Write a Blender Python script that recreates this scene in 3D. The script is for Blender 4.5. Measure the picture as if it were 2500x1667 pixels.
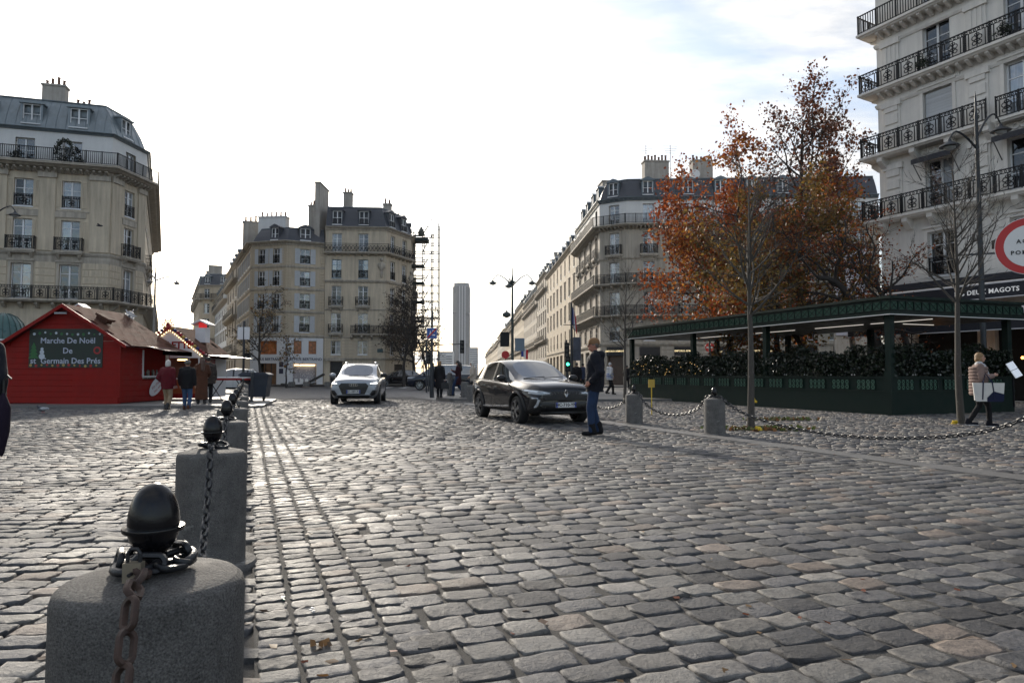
import bpy, bmesh, math, random
import numpy as np
from mathutils import Vector, Matrix
from mathutils.bvhtree import BVHTree
from math import radians, sin, cos, pi, atan2, sqrt, tan

random.seed(7)
rng = np.random.default_rng(7)
for o in list(bpy.data.objects):
    bpy.data.objects.remove(o)
SC = bpy.context.scene
COL = SC.collection

# ------------------------------------------------------------------ camera, sky, sun, exposure
CAMH, FPX, PITCH = 1.17, 1667.0, radians(2.765)
cd = bpy.data.cameras.new('camera')
cam = bpy.data.objects.new('camera', cd)
COL.objects.link(cam)
cam.location = (0, 0, CAMH)
cam.rotation_euler = (radians(90) + PITCH, 0, 0)
cd.sensor_width = 36.0
cd.lens = 24.0
cd.clip_start = 0.05
cd.clip_end = 9000
SC.camera = cam

SUN_AZ, SUN_EL = radians(-22.0), radians(21.0)
SUNV = Vector((sin(SUN_AZ) * cos(SUN_EL), cos(SUN_AZ) * cos(SUN_EL), sin(SUN_EL)))

w = bpy.data.worlds.new('World')
SC.world = w
w.use_nodes = True
nt = w.node_tree
nt.nodes.clear()
N = nt.nodes.new
LK = nt.links.new
out = N('ShaderNodeOutputWorld')
bg = N('ShaderNodeBackground')
LK(bg.outputs[0], out.inputs[0])
sky = N('ShaderNodeTexSky')
sky.sky_type = 'NISHITA'
sky.sun_disc = False
sky.sun_elevation = SUN_EL
sky.sun_rotation = SUN_AZ
sky.air_density = 1.0
sky.dust_density = 1.5
sky.ozone_density = 1.5
tc = N('ShaderNodeTexCoord')
sep = N('ShaderNodeSeparateXYZ')
LK(tc.outputs['Generated'], sep.inputs[0])


def wmath(op, a, b=None, c=None):
    n = N('ShaderNodeMath')
    n.operation = op
    for i, x in enumerate((a, b, c)):
        if x is None:
            continue
        if isinstance(x, (int, float)):
            n.inputs[i].default_value = x
        else:
            LK(x, n.inputs[i])
    return n.outputs[0]


zz = wmath('ADD', wmath('MAXIMUM', sep.outputs[2], 0.0), 0.12)
cmb = N('ShaderNodeCombineXYZ')
LK(wmath('DIVIDE', sep.outputs[0], zz), cmb.inputs[0])
LK(wmath('DIVIDE', sep.outputs[1], zz), cmb.inputs[1])
mp = N('ShaderNodeMapping')
mp.inputs['Rotation'].default_value = (0, 0, radians(25))
mp.inputs['Scale'].default_value = (0.55, 1.25, 1)
LK(cmb.outputs[0], mp.inputs[0])
no1 = N('ShaderNodeTexNoise')
no1.inputs['Scale'].default_value = 1.1
no1.inputs['Detail'].default_value = 7
no1.inputs['Roughness'].default_value = 0.58
no1.inputs['Distortion'].default_value = 0.5
LK(mp.outputs[0], no1.inputs['Vector'])
no2 = N('ShaderNodeTexNoise')
no2.inputs['Scale'].default_value = 5.5
no2.inputs['Detail'].default_value = 5
no2.inputs['Roughness'].default_value = 0.6
LK(mp.outputs[0], no2.inputs['Vector'])
csum = wmath('ADD', wmath('MULTIPLY', no1.outputs[0], 0.7), wmath('MULTIPLY', no2.outputs[0], 0.3))
ramp = N('ShaderNodeMapRange')
ramp.inputs['From Min'].default_value = 0.42
ramp.inputs['From Max'].default_value = 0.60
ramp.inputs['To Min'].default_value = 0.15
ramp.inputs['To Max'].default_value = 1.0
LK(csum, ramp.inputs['Value'])
# thin cloud is brighter towards the sun (forward scattering)
dv = N('ShaderNodeVectorMath')
dv.operation = 'DOT_PRODUCT'
LK(tc.outputs['Generated'], dv.inputs[0])
dv.inputs[1].default_value = SUNV
dpos = wmath('MAXIMUM', dv.outputs['Value'], 0.0)
glow = wmath('ADD', wmath('MULTIPLY', wmath('POWER', dpos, 5.0), 0.45),
             wmath('MULTIPLY', wmath('POWER', dpos, 24.0), 1.6))
cval = wmath('ADD', glow, 0.41)
# relief inside the cloud sheet
cval = wmath('MULTIPLY', cval, wmath('ADD', wmath('MULTIPLY', no2.outputs[0], 1.2), 0.42))
ccol = N('ShaderNodeCombineColor')
LK(wmath('MULTIPLY', cval, 1.02), ccol.inputs[0])
LK(wmath('MULTIPLY', cval, 1.0), ccol.inputs[1])
LK(wmath('MULTIPLY', cval, 0.97), ccol.inputs[2])
sc_ = N('ShaderNodeVectorMath')
sc_.operation = 'SCALE'
LK(sky.outputs[0], sc_.inputs[0])
sc_.inputs['Scale'].default_value = 0.10
# the cloud sheet lies towards the sun and thins out to blue sky behind the viewer
thin = N('ShaderNodeMapRange')
thin.interpolation_type = 'SMOOTHSTEP'
LK(dv.outputs['Value'], thin.inputs['Value'])
thin.inputs['From Min'].default_value = -0.35
thin.inputs['From Max'].default_value = 0.80
thin.inputs['To Min'].default_value = 0.70
thin.inputs['To Max'].default_value = 1.0
cover = wmath('MULTIPLY', ramp.outputs[0], thin.outputs[0])
mixw = N('ShaderNodeMix')
mixw.data_type = 'RGBA'
LK(cover, mixw.inputs['Factor'])
LK(sc_.outputs[0], mixw.inputs[6])
LK(ccol.outputs[0], mixw.inputs[7])
LK(mixw.outputs[2], bg.inputs[0])
bg.inputs[1].default_value = 1.0

sd = bpy.data.lights.new('sun', 'SUN')
sd.energy = 2.2
sd.angle = radians(2.5)
sd.color = (1.0, 0.91, 0.78)
sun = bpy.data.objects.new('sun', sd)
COL.objects.link(sun)
sun.rotation_euler = (-SUNV).to_track_quat('-Z', 'Y').to_euler()

SC.view_settings.view_transform = 'Standard'
SC.view_settings.look = 'None'
SC.view_settings.exposure = 1.05
SC.view_settings.gamma = 1.0
SC.view_settings.use_curve_mapping = False
SC.render.engine = 'CYCLES'
SC.cycles.use_denoising = True
SC.cycles.max_bounces = 6
SC.cycles.diffuse_bounces = 3
SC.cycles.glossy_bounces = 3
SC.cycles.transmission_bounces = 4
SC.cycles.transparent_max_bounces = 8
SC.cycles.volume_bounces = 1
SC.cycles.sample_clamp_indirect = 6.0
SC.cycles.caustics_reflective = False
SC.cycles.caustics_refractive = False


# ------------------------------------------------------------------ helpers
def at(px, py, Y):
    """world point at depth Y seen at photo pixel (2500 px wide)"""
    v = (833.5 - py) / FPX
    ry, rz = cos(PITCH) - v * sin(PITCH), sin(PITCH) + v * cos(PITCH)
    rx = (px - 1250.0) / FPX
    return Vector((rx / ry * Y, Y, CAMH + rz / ry * Y))


def zat(py, Y):
    return at(1250, py, Y).z


def xat(px, Y):
    return at(px, 914, Y).x


class MB:
    def __init__(self):
        self.v, self.f, self.m = [], [], []

    def add(self, vs, fs, mi=0, M=None):
        b = len(self.v)
        if M is not None:
            vs = [M @ Vector(p) for p in vs]
        self.v.extend([tuple(p) for p in vs])
        for f in fs:
            self.f.append(tuple(b + i for i in f))
            self.m.append(mi)
        return self

    def box(self, x0, y0, z0, x1, y1, z1, mi=0, M=None):
        vs = [(x0, y0, z0), (x1, y0, z0), (x1, y1, z0), (x0, y1, z0), (x0, y0, z1), (x1, y0, z1), (x1, y1, z1), (x0, y1, z1)]
        fs = [(0, 3, 2, 1), (4, 5, 6, 7), (0, 1, 5, 4), (1, 2, 6, 5), (2, 3, 7, 6), (3, 0, 4, 7)]
        return self.add(vs, fs, mi, M)

    def bar(self, a, b, wx, wy=None, mi=0):
        """square bar from a to b"""
        a, b = Vector(a), Vector(b)
        wy = wy or wx
        d = (b - a)
        L = d.length
        if L < 1e-6:
            return self
        M = Matrix.Translation(a) @ d.to_track_quat('Z', 'Y').to_matrix().to_4x4()
        return self.box(-wx / 2, -wy / 2, 0, wx / 2, wy / 2, L, mi, M)

    def tube(self, pts, r, n=6, mi=0, cap=True, closed=False):
        pts = [Vector(p) for p in pts]
        k = len(pts)
        if not hasattr(r, '__len__'):
            r = [r] * k
        vs, fs = [], []
        up = Vector((0, 0, 1))
        prev = None
        for i, p in enumerate(pts):
            if closed:
                t = pts[(i + 1) % k] - pts[i - 1]
            else:
                t = pts[min(i + 1, k - 1)] - pts[max(i - 1, 0)]
            t = t.normalized() if t.length > 1e-9 else up
            if prev is None:
                ref = Vector((1, 0, 0)) if abs(t.z) > 0.9 else up
                a = t.cross(ref).normalized()
            else:
                a = (prev - t * prev.dot(t))
                a = a.normalized() if a.length > 1e-6 else t.orthogonal().normalized()
            prev = a
            b = t.cross(a)
            for j in range(n):
                an = 2 * pi * j / n
                vs.append(p + (a * cos(an) + b * sin(an)) * r[i])
        for i in range(k if closed else k - 1):
            i2 = (i + 1) % k
            for j in range(n):
                j2 = (j + 1) % n
                fs.append((i * n + j, i * n + j2, i2 * n + j2, i2 * n + j))
        if cap and not closed:
            fs.append(tuple(range(n - 1, -1, -1)))
            fs.append(tuple((k - 1) * n + j for j in range(n)))
        return self.add(vs, fs, mi)

    def lathe(self, prof, n=16, c=(0, 0, 0), mi=0, M=None, cap=True):
        vs, fs = [], []
        for (r, z) in prof:
            for j in range(n):
                a = 2 * pi * j / n
                vs.append((c[0] + r * cos(a), c[1] + r * sin(a), c[2] + z))
        k = len(prof)
        for i in range(k - 1):
            for j in range(n):
                j2 = (j + 1) % n
                fs.append((i * n + j, i * n + j2, (i + 1) * n + j2, (i + 1) * n + j))
        if cap:
            fs.append(tuple(range(n - 1, -1, -1)))
            fs.append(tuple((k - 1) * n + j for j in range(n)))
        return self.add(vs, fs, mi, M)

    def ell(self, c, r, n=10, m=7, mi=0, M=None):
        if not hasattr(r, '__len__'):
            r = (r, r, r)
        vs, fs = [], []
        for i in range(m + 1):
            t = pi * i / m - pi / 2
            for j in range(n):
                a = 2 * pi * j / n
                vs.append((c[0] + r[0] * cos(t) * cos(a), c[1] + r[1] * cos(t) * sin(a), c[2] + r[2] * sin(t)))
        for i in range(m):
            for j in range(n):
                j2 = (j + 1) % n
                fs.append((i * n + j, i * n + j2, (i + 1) * n + j2, (i + 1) * n + j))
        return self.add(vs, fs, mi, M)

    def torus(self, c, R, r, n=12, m=6, mi=0, M=None):
        vs, fs = [], []
        for i in range(n):
            a = 2 * pi * i / n
            for j in range(m):
                b = 2 * pi * j / m
                rr = R + r * cos(b)
                vs.append((c[0] + rr * cos(a), c[1] + rr * sin(a), c[2] + r * sin(b)))
        for i in range(n):
            for j in range(m):
                i2, j2 = (i + 1) % n, (j + 1) % m
                fs.append((i * m + j, i2 * m + j, i2 * m + j2, i * m + j2))
        return self.add(vs, fs, mi, M)

    def prism(self, poly, y0, y1, mi=0, M=None):
        """polygon in x,z extruded along y"""
        k = len(poly)
        vs = [(x, y0, z) for x, z in poly] + [(x, y1, z) for x, z in poly]
        fs = [tuple(range(k)), tuple(range(2 * k - 1, k - 1, -1))]
        for i in range(k):
            j = (i + 1) % k
            fs.append((j, i, i + k, j + k))
        return self.add(vs, fs, mi, M)

    def quad(self, a, b, c, d, mi=0):
        return self.add([a, b, c, d], [(0, 1, 2, 3)], mi)

    def mesh(self, name, mats, smooth=None, fixn=False):
        me = bpy.data.meshes.new(name)
        me.from_pydata(self.v, [], self.f)
        if not isinstance(mats, (list, tuple)):
            mats = [mats]
        for x in mats:
            me.materials.append(x)
        if len(mats) > 1:
            me.polygons.foreach_set('material_index', self.m)
        if fixn:
            bm = bmesh.new()
            bm.from_mesh(me)
            bmesh.ops.recalc_face_normals(bm, faces=bm.faces)
            bm.to_mesh(me)
            bm.free()
        if smooth is not None:
            me.polygons.foreach_set('use_smooth', [True] * len(me.polygons))
            me.set_sharp_from_angle(angle=radians(smooth))
        me.update()
        return me

    def build(self, name, mats, parent=None, loc=None, rotz=0.0, smooth=None, fixn=False):
        return inst(self.mesh(name, mats, smooth, fixn), name, parent, loc, rotz)


def inst(me, name, parent=None, loc=None, rotz=0.0, scale=None):
    o = bpy.data.objects.new(name, me)
    COL.objects.link(o)
    if parent is not None:
        o.parent = parent
    if loc is not None:
        o.location = loc
    if rotz:
        o.rotation_euler = (0, 0, rotz)
    if scale is not None:
        o.scale = scale
    return o


WORK = bpy.data.scenes.new('workbench')      # small scene in which modifiers and text are evaluated


def evaluated(ob):
    vl = WORK.view_layers[0]
    vl.update()
    dg = vl.depsgraph
    return bpy.data.meshes.new_from_object(ob.evaluated_get(dg))


def tag(o, label=None, cat=None, group=None, kind=None):
    if label:
        o['label'] = label
    if cat:
        o['category'] = cat
    if group:
        o['group'] = group
    if kind:
        o['kind'] = kind
    return o


def thing(name, label, cat, loc=(0, 0, 0), rotz=0.0, group=None):
    o = bpy.data.objects.new(name, None)
    COL.objects.link(o)
    o.empty_display_size = 0.2
    o.location = loc
    o.rotation_euler = (0, 0, rotz)
    return tag(o, label, cat, group)


def copy_tree(o, parent=None):
    c = o.copy()
    COL.objects.link(c)
    c.parent = parent
    for ch in o.children:
        copy_tree(ch, c)
    return c


# ------------------------------------------------------------------ materials
MATS = {}


def mat(name, col, rough=0.6, metal=0.0, var=0.12, scale=6.0, bump=0.0, bscale=None, spec=0.5, orand=0.0,
        emit=0.0, streak=0.0, coat=0.0, ior=None, dirt=None, speck=0.0, attr=None):
    m = bpy.data.materials.new(name)
    m.use_nodes = True
    t = m.node_tree
    n, l = t.nodes.new, t.links.new
    b = t.nodes['Principled BSDF']
    b.inputs['Roughness'].default_value = rough
    b.inputs['Metallic'].default_value = metal
    b.inputs['Specular IOR Level'].default_value = spec
    if ior:
        b.inputs['IOR'].default_value = ior
    if coat:
        b.inputs['Coat Weight'].default_value = coat
        b.inputs['Coat Roughness'].default_value = 0.04
    rgb = n('ShaderNodeRGB')
    rgb.outputs[0].default_value = (*col, 1)
    cur = rgb.outputs[0]
    tcx = n('ShaderNodeTexCoord')
    vec = tcx.outputs['Object']

    def mul(cur, fac_socket, lo, hi):
        mr = n('ShaderNodeMapRange')
        l(fac_socket, mr.inputs['Value'])
        mr.inputs['From Min'].default_value = 0.25
        mr.inputs['From Max'].default_value = 0.75
        mr.inputs['To Min'].default_value = lo
        mr.inputs['To Max'].default_value = hi
        vm = n('ShaderNodeVectorMath')
        vm.operation = 'SCALE'
        l(cur, vm.inputs[0])
        l(mr.outputs[0], vm.inputs['Scale'])
        return vm.outputs[0]
    if attr:
        a = n('ShaderNodeAttribute')
        a.attribute_name = attr
        cur = a.outputs['Color']
    if orand:
        oi = n('ShaderNodeObjectInfo')
        mr = n('ShaderNodeMapRange')
        l(oi.outputs['Random'], mr.inputs['Value'])
        mr.inputs['To Min'].default_value = 1 - orand
        mr.inputs['To Max'].default_value = 1 + orand
        vm = n('ShaderNodeVectorMath')
        vm.operation = 'SCALE'
        l(cur, vm.inputs[0])
        l(mr.outputs[0], vm.inputs['Scale'])
        cur = vm.outputs[0]
    if var:
        no = n('ShaderNodeTexNoise')
        no.inputs['Scale'].default_value = scale
        no.inputs['Detail'].default_value = 5
        no.inputs['Roughness'].default_value = 0.65
        l(vec, no.inputs['Vector'])
        cur = mul(cur, no.outputs[0], 1 - var, 1 + var)
        if rough > 0.12:
            mr = n('ShaderNodeMapRange')
            l(no.outputs[0], mr.inputs['Value'])
            mr.inputs['From Min'].default_value = 0.3
            mr.inputs['From Max'].default_value = 0.7
            mr.inputs['To Min'].default_value = max(0.02, rough - 0.12)
            mr.inputs['To Max'].default_value = min(1, rough + 0.12)
            l(mr.outputs[0], b.inputs['Roughness'])
    if streak:
        # rain streaks and soot: noise stretched vertically
        mpx = n('ShaderNodeMapping')
        mpx.inputs['Scale'].default_value = (1.6, 1.6, 0.16)
        l(vec, mpx.inputs[0])
        no = n('ShaderNodeTexNoise')
        no.inputs['Scale'].default_value = 2.2
        no.inputs['Detail'].default_value = 6
        no.inputs['Roughness'].default_value = 0.6
        l(mpx.outputs[0], no.inputs['Vector'])
        cur = mul(cur, no.outputs[0], 1 - streak, 1 + streak * 0.5)
    if speck:
        no = n('ShaderNodeTexNoise')
        no.inputs['Scale'].default_value = 210
        no.inputs['Detail'].default_value = 2
        l(vec, no.inputs['Vector'])
        cur = mul(cur, no.outputs[0], 1 - speck, 1 + speck)
    if dirt:
        no = n('ShaderNodeTexNoise')
        no.inputs['Scale'].default_value = dirt[1]
        no.inputs['Detail'].default_value = 8
        no.inputs['Roughness'].default_value = 0.7
        l(vec, no.inputs['Vector'])
        mr = n('ShaderNodeMapRange')
        l(no.outputs[0], mr.inputs['Value'])
        mr.inputs['From Min'].default_value = dirt[2]
        mr.inputs['From Max'].default_value = dirt[2] + 0.08
        mx = n('ShaderNodeMix')
        mx.data_type = 'RGBA'
        l(mr.outputs[0], mx.inputs['Factor'])
        l(cur, mx.inputs[6])
        mx.inputs[7].default_value = (*dirt[0], 1)
        cur = mx.outputs[2]
    l(cur, b.inputs['Base Color'])
    if emit:
        l(cur, b.inputs['Emission Color'])
        b.inputs['Emission Strength'].default_value = emit
    if bump:
        no = n('ShaderNodeTexNoise')
        no.inputs['Scale'].default_value = bscale or scale * 4
        no.inputs['Detail'].default_value = 6
        no.inputs['Roughness'].default_value = 0.65
        l(vec, no.inputs['Vector'])
        bu = n('ShaderNodeBump')
        bu.inputs['Strength'].default_value = bump
        bu.inputs['Distance'].default_value = 0.02
        l(no.outputs[0], bu.inputs['Height'])
        l(bu.outputs[0], b.inputs['Normal'])
    MATS[name] = m
    return m


LIME = mat('limestone', (0.56, 0.48, 0.365), 0.85, var=0.10, scale=1.2, streak=0.34, bump=0.15, bscale=14)
LIME2 = mat('limestone_warm', (0.50, 0.42, 0.31), 0.85, var=0.10, scale=1.0, streak=0.26, bump=0.15, bscale=14)
LIME3 = mat('limestone_grey', (0.43, 0.385, 0.32), 0.85, var=0.12, scale=1.0, streak=0.36, bump=0.15, bscale=14)
LIMEW = mat('limestone_clean', (0.75, 0.72, 0.67), 0.8, var=0.06, scale=1.4, streak=0.16, bump=0.1, bscale=14)
STONETRIM = mat('stone_trim', (0.43, 0.385, 0.32), 0.85, var=0.14, scale=2.0, streak=0.40, bump=0.15, bscale=18)
TRIMW = mat('stone_trim_clean', (0.73, 0.70, 0.65), 0.8, var=0.08, scale=2.0, streak=0.14, bump=0.1, bscale=18)
RENDER_W = mat('white_render', (0.66, 0.66, 0.65), 0.8, var=0.05, scale=1.2, streak=0.08)
ZINC = mat('zinc', (0.20, 0.235, 0.255), 0.45, metal=0.25, var=0.15, scale=1.5, streak=0.2)
SLATE = mat('slate', (0.045, 0.05, 0.062), 0.5, var=0.3, scale=9.0, bump=0.25, bscale=30)
ZINCD = mat('zinc_dark', (0.12, 0.15, 0.17), 0.45, metal=0.2, var=0.15, scale=1.5, streak=0.2)
IRON = mat('black_iron', (0.008, 0.009, 0.011), 0.5, var=0.3, scale=20, spec=.25)
IRONG = mat('weathered_iron', (0.02, 0.021, 0.024), 0.34, var=0.5, scale=18, bump=0.2, bscale=60)
WINW = mat('window_paint_white', (0.72, 0.73, 0.74), 0.5, var=0.06, scale=10, orand=0.18)
WINB = mat('window_paint_blue', (0.33, 0.42, 0.47), 0.5, var=0.06, scale=10)
SHUT = mat('shutter_paint', (0.50, 0.52, 0.54), 0.6, var=0.08, scale=6, orand=0.12)
TERRA = mat('terracotta', (0.17, 0.095, 0.065), 0.9, var=0.2, scale=12)
CHIM = mat('chimney_render', (0.38, 0.35, 0.31), 0.9, var=0.15, scale=1.5, streak=0.3)
SHOPW = mat('shop_white', (0.66, 0.66, 0.67), 0.6, var=0.04, scale=3)
DARKIN = mat('dark_interior', (0.012, 0.011, 0.01), 0.9, var=0)
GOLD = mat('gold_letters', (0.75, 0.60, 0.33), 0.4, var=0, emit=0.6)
WARM = mat('lit_shop_window', (1.0, 0.55, 0.2), 0.5, var=0.5, scale=2.2, emit=0.32)
BLKAWN = mat('black_fascia', (0.012, 0.012, 0.014), 0.5, var=0.2)


def glass_mat(name, dark, curtain, tcur):
    """window pane: dark room or pale curtain behind glossy glass"""
    m = bpy.data.materials.new(name)
    m.use_nodes = True
    t = m.node_tree
    n, l = t.nodes.new, t.links.new
    b = t.nodes['Principled BSDF']
    oi = n('ShaderNodeObjectInfo')
    mr = n('ShaderNodeMapRange')
    l(oi.outputs['Random'], mr.inputs['Value'])
    mr.inputs['From Min'].default_value = 1 - tcur
    mr.inputs['From Max'].default_value = 1 - tcur + 0.1
    # folds
    tcx = n('ShaderNodeTexCoord')
    wv = n('ShaderNodeTexNoise')
    mpx = n('ShaderNodeMapping')
    mpx.inputs['Scale'].default_value = (14, 14, 0.8)
    l(tcx.outputs['Object'], mpx.inputs[0])
    l(mpx.outputs[0], wv.inputs['Vector'])
    wv.inputs['Scale'].default_value = 1.0
    mr2 = n('ShaderNodeMapRange')
    l(wv.outputs[0], mr2.inputs['Value'])
    mr2.inputs['From Min'].default_value = 0.3
    mr2.inputs['From Max'].default_value = 0.7
    mr2.inputs['To Min'].default_value = 0.55
    mr2.inputs['To Max'].default_value = 1.0
    vs = n('ShaderNodeVectorMath')
    vs.operation = 'SCALE'
    vs.inputs[0].default_value = curtain
    l(mr2.outputs[0], vs.inputs['Scale'])
    mx = n('ShaderNodeMix')
    mx.data_type = 'RGBA'
    l(mr.outputs[0], mx.inputs['Factor'])
    mx.inputs[6].default_value = (*dark, 1)
    l(vs.outputs[0], mx.inputs[7])
    l(mx.outputs[2], b.inputs['Base Color'])
    b.inputs['Roughness'].default_value = 0.03
    b.inputs['IOR'].default_value = 2.1
    mrs = n('ShaderNodeMapRange')
    pw = n('ShaderNodeMath')
    pw.operation = 'FRACT'
    m7 = n('ShaderNodeMath')
    m7.operation = 'MULTIPLY'
    l(oi.outputs['Random'], m7.inputs[0])
    m7.inputs[1].default_value = 7.3
    l(m7.outputs[0], pw.inputs[0])
    l(pw.outputs[0], mrs.inputs['Value'])
    mrs.inputs['To Min'].default_value = 0.10
    mrs.inputs['To Max'].default_value = 1.0
    l(mrs.outputs[0], b.inputs['Specular IOR Level'])
    # slightly wavy old glass, each pane at its own small angle
    no = n('ShaderNodeTexNoise')
    no.inputs['Scale'].default_value = 0.9
    ad = n('ShaderNodeVectorMath')
    ad.operation = 'ADD'
    l(tcx.outputs['Object'], ad.inputs[0])
    cx = n('ShaderNodeCombineXYZ')
    ml = n('ShaderNodeMath')
    ml.operation = 'MULTIPLY'
    l(oi.outputs['Random'], ml.inputs[0])
    ml.inputs[1].default_value = 57.0
    l(ml.outputs[0], cx.inputs[0])
    l(cx.outputs[0], ad.inputs[1])
    l(ad.outputs[0], no.inputs['Vector'])
    bu = n('ShaderNodeBump')
    bu.inputs['Strength'].default_value = 0.35
    bu.inputs['Distance'].default_value = 0.12
    l(no.outputs[0], bu.inputs['Height'])
    l(bu.outputs[0], b.inputs['Normal'])
    return m


GLASS = glass_mat('window_glass', (0.012, 0.014, 0.017), (0.34, 0.37, 0.40), 0.28)
GLASSD = glass_mat('window_glass_dark', (0.010, 0.011, 0.013), (0.16, 0.18, 0.2), 0.25)


def text_mesh(body, size, m, extrude=0.004, align='CENTER', bold=0.0, spacing=1.0):
    cu = bpy.data.curves.new('txt', 'FONT')
    cu.body = body
    cu.size = size
    cu.extrude = extrude
    cu.offset = bold
    cu.space_character = spacing
    cu.align_x = align
    cu.align_y = 'CENTER'
    cu.resolution_u = 2
    ob = bpy.data.objects.new('txt', cu)
    WORK.collection.objects.link(ob)
    me = evaluated(ob)
    bpy.data.objects.remove(ob)
    bpy.data.curves.remove(cu)
    me.materials.clear()
    me.materials.append(m)
    # stand it up: text plane x,y -> x,z ; front towards -y
    me.transform(Matrix.Rotation(radians(90), 4, 'X'))
    return me


def lettering(body, size, m, parent, loc, rotz=0.0, name='lettering', tilt=0.0, **k):
    o = inst(text_mesh(body, size, m, **k), name, parent, loc, rotz)
    if tilt:
        o.rotation_euler = (0, tilt, rotz)
    return o
# ------------------------------------------------------------------ ground
ROW0 = Vector((-0.83, 1.6, 0))
ROWA = radians(21.06)
AX = Vector((-sin(ROWA), cos(ROWA), 0))     # along the bollard row
BX = Vector((cos(ROWA), sin(ROWA), 0))      # across the road


def st(s, t, z=0.0):
    return ROW0 + AX * s + BX * t + Vector((0, 0, z))


def cobble_mat(name, use_obj):
    m = bpy.data.materials.new(name)
    m.use_nodes = True
    t = m.node_tree
    n, l = t.nodes.new, t.links.new
    b = t.nodes['Principled BSDF']
    if use_obj:
        c = n('ShaderNodeObjectInfo').outputs['Color']
    else:
        a = n('ShaderNodeAttribute')
        a.attribute_name = 'Col'
        c = a.outputs['Color']
    geo = n('ShaderNodeNewGeometry')
    pos = geo.outputs['Position']
    n1 = n('ShaderNodeTexNoise')
    n1.inputs['Scale'].default_value = 22
    n1.inputs['Detail'].default_value = 6
    n1.inputs['Roughness'].default_value = 0.7
    l(pos, n1.inputs['Vector'])
    mr = n('ShaderNodeMapRange')
    l(n1.outputs[0], mr.inputs['Value'])
    mr.inputs['From Min'].default_value = 0.3
    mr.inputs['From Max'].default_value = 0.7
    mr.inputs['To Min'].default_value = 0.55
    mr.inputs['To Max'].default_value = 1.45
    vm = n('ShaderNodeVectorMath')
    vm.operation = 'SCALE'
    l(c, vm.inputs[0])
    l(mr.outputs[0], vm.inputs['Scale'])
    # pits and dark speckle
    vo = n('ShaderNodeTexNoise')
    vo.inputs['Scale'].default_value = 120
    vo.inputs['Detail'].default_value = 3
    l(pos, vo.inputs['Vector'])
    mp2 = n('ShaderNodeMapRange')
    l(vo.outputs[0], mp2.inputs['Value'])
    mp2.inputs['From Min'].default_value = 0.30
    mp2.inputs['From Max'].default_value = 0.42
    mp2.inputs['To Min'].default_value = 0.45
    mp2.inputs['To Max'].default_value = 1.0
    vm2 = n('ShaderNodeVectorMath')
    vm2.operation = 'SCALE'
    l(vm.outputs[0], vm2.inputs[0])
    l(mp2.outputs[0], vm2.inputs['Scale'])
    l(vm2.outputs[0], b.inputs['Base Color'])
    # large worn / dusty areas change the gloss
    n3 = n('ShaderNodeTexNoise')
    n3.inputs['Scale'].default_value = 1.3
    n3.inputs['Detail'].default_value = 3
    l(pos, n3.inputs['Vector'])
    ad = n('ShaderNodeMath')
    ad.operation = 'ADD'
    l(n3.outputs[0], ad.inputs[0])
    l(n1.outputs[0], ad.inputs[1])
    mr3 = n('ShaderNodeMapRange')
    l(ad.outputs[0], mr3.inputs['Value'])
    mr3.inputs['From Min'].default_value = 0.7
    mr3.inputs['From Max'].default_value = 1.3
    mr3.inputs['To Min'].default_value = 0.50
    mr3.inputs['To Max'].default_value = 0.86
    b.inputs['Specular IOR Level'].default_value = 0.38
    l(mr3.outputs[0], b.inputs['Roughness'])
    n4 = n('ShaderNodeTexNoise')
    n4.inputs['Scale'].default_value = 38
    n4.inputs['Detail'].default_value = 8
    n4.inputs['Roughness'].default_value = 0.68
    l(pos, n4.inputs['Vector'])
    bu = n('ShaderNodeBump')
    bu.inputs['Strength'].default_value = 0.75
    bu.inputs['Distance'].default_value = 0.018
    l(n4.outputs[0], bu.inputs['Height'])
    l(bu.outputs[0], b.inputs['Normal'])
    return m


COB_O = cobble_mat('granite_sett', True)
COB_F = cobble_mat('granite_sett_field', False)
SAND = mat('joint_sand', (0.085, 0.080, 0.073), 0.95, var=0.45, scale=40, bump=1.0, bscale=220, speck=.6)
ASPH = mat('asphalt', (0.058, 0.058, 0.060), 0.62, var=0.18, scale=3.0, bump=0.5, bscale=160)
PAVE = mat('pavement_concrete', (0.15, 0.146, 0.138), 0.7, var=0.14, scale=1.6, bump=0.2, bscale=60)
KERB = mat('kerb_granite', (0.135, 0.131, 0.127), 0.6, var=0.2, scale=8, bump=0.3, bscale=80)
MARK = mat('road_paint', (0.72, 0.72, 0.70), 0.6, var=0.12, scale=4)

me = MB().quad((-2560, -2560, -0.03), (2560, -2560, -0.03), (2560, 2560, -0.03), (-2560, 2560, -0.03))
tag(me.build('ground', ASPH), kind='structure')
# asphalt boulevard crossing behind the cobbles, and the street towards the tower
b_ = MB().quad((-140, 30.5, -0.012), (140, 30.5, -0.012), (140, 90, -0.012), (-140, 90, -0.012))
tag(b_.build('boulevard_asphalt', ASPH), kind='structure')
# sand bed of the setts
b_ = MB().quad((-45, -6, 0), (45, -6, 0), (45, 31, 0), (-45, 31, 0))
tag(b_.build('sett_bed', SAND), kind='structure')

PAL = np.array([(.125, .125, .132), (.085, .086, .092), (.185, .182, .175), (.060, .060, .064), (.15, .145, .138),
                (.21, .175, .15), (.17, .165, .160), (.105, .106, .115), (.25, .24, .225)])
PALP = np.array([.18, .17, .14, .12, .12, .08, .09, .08, .04])


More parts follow.
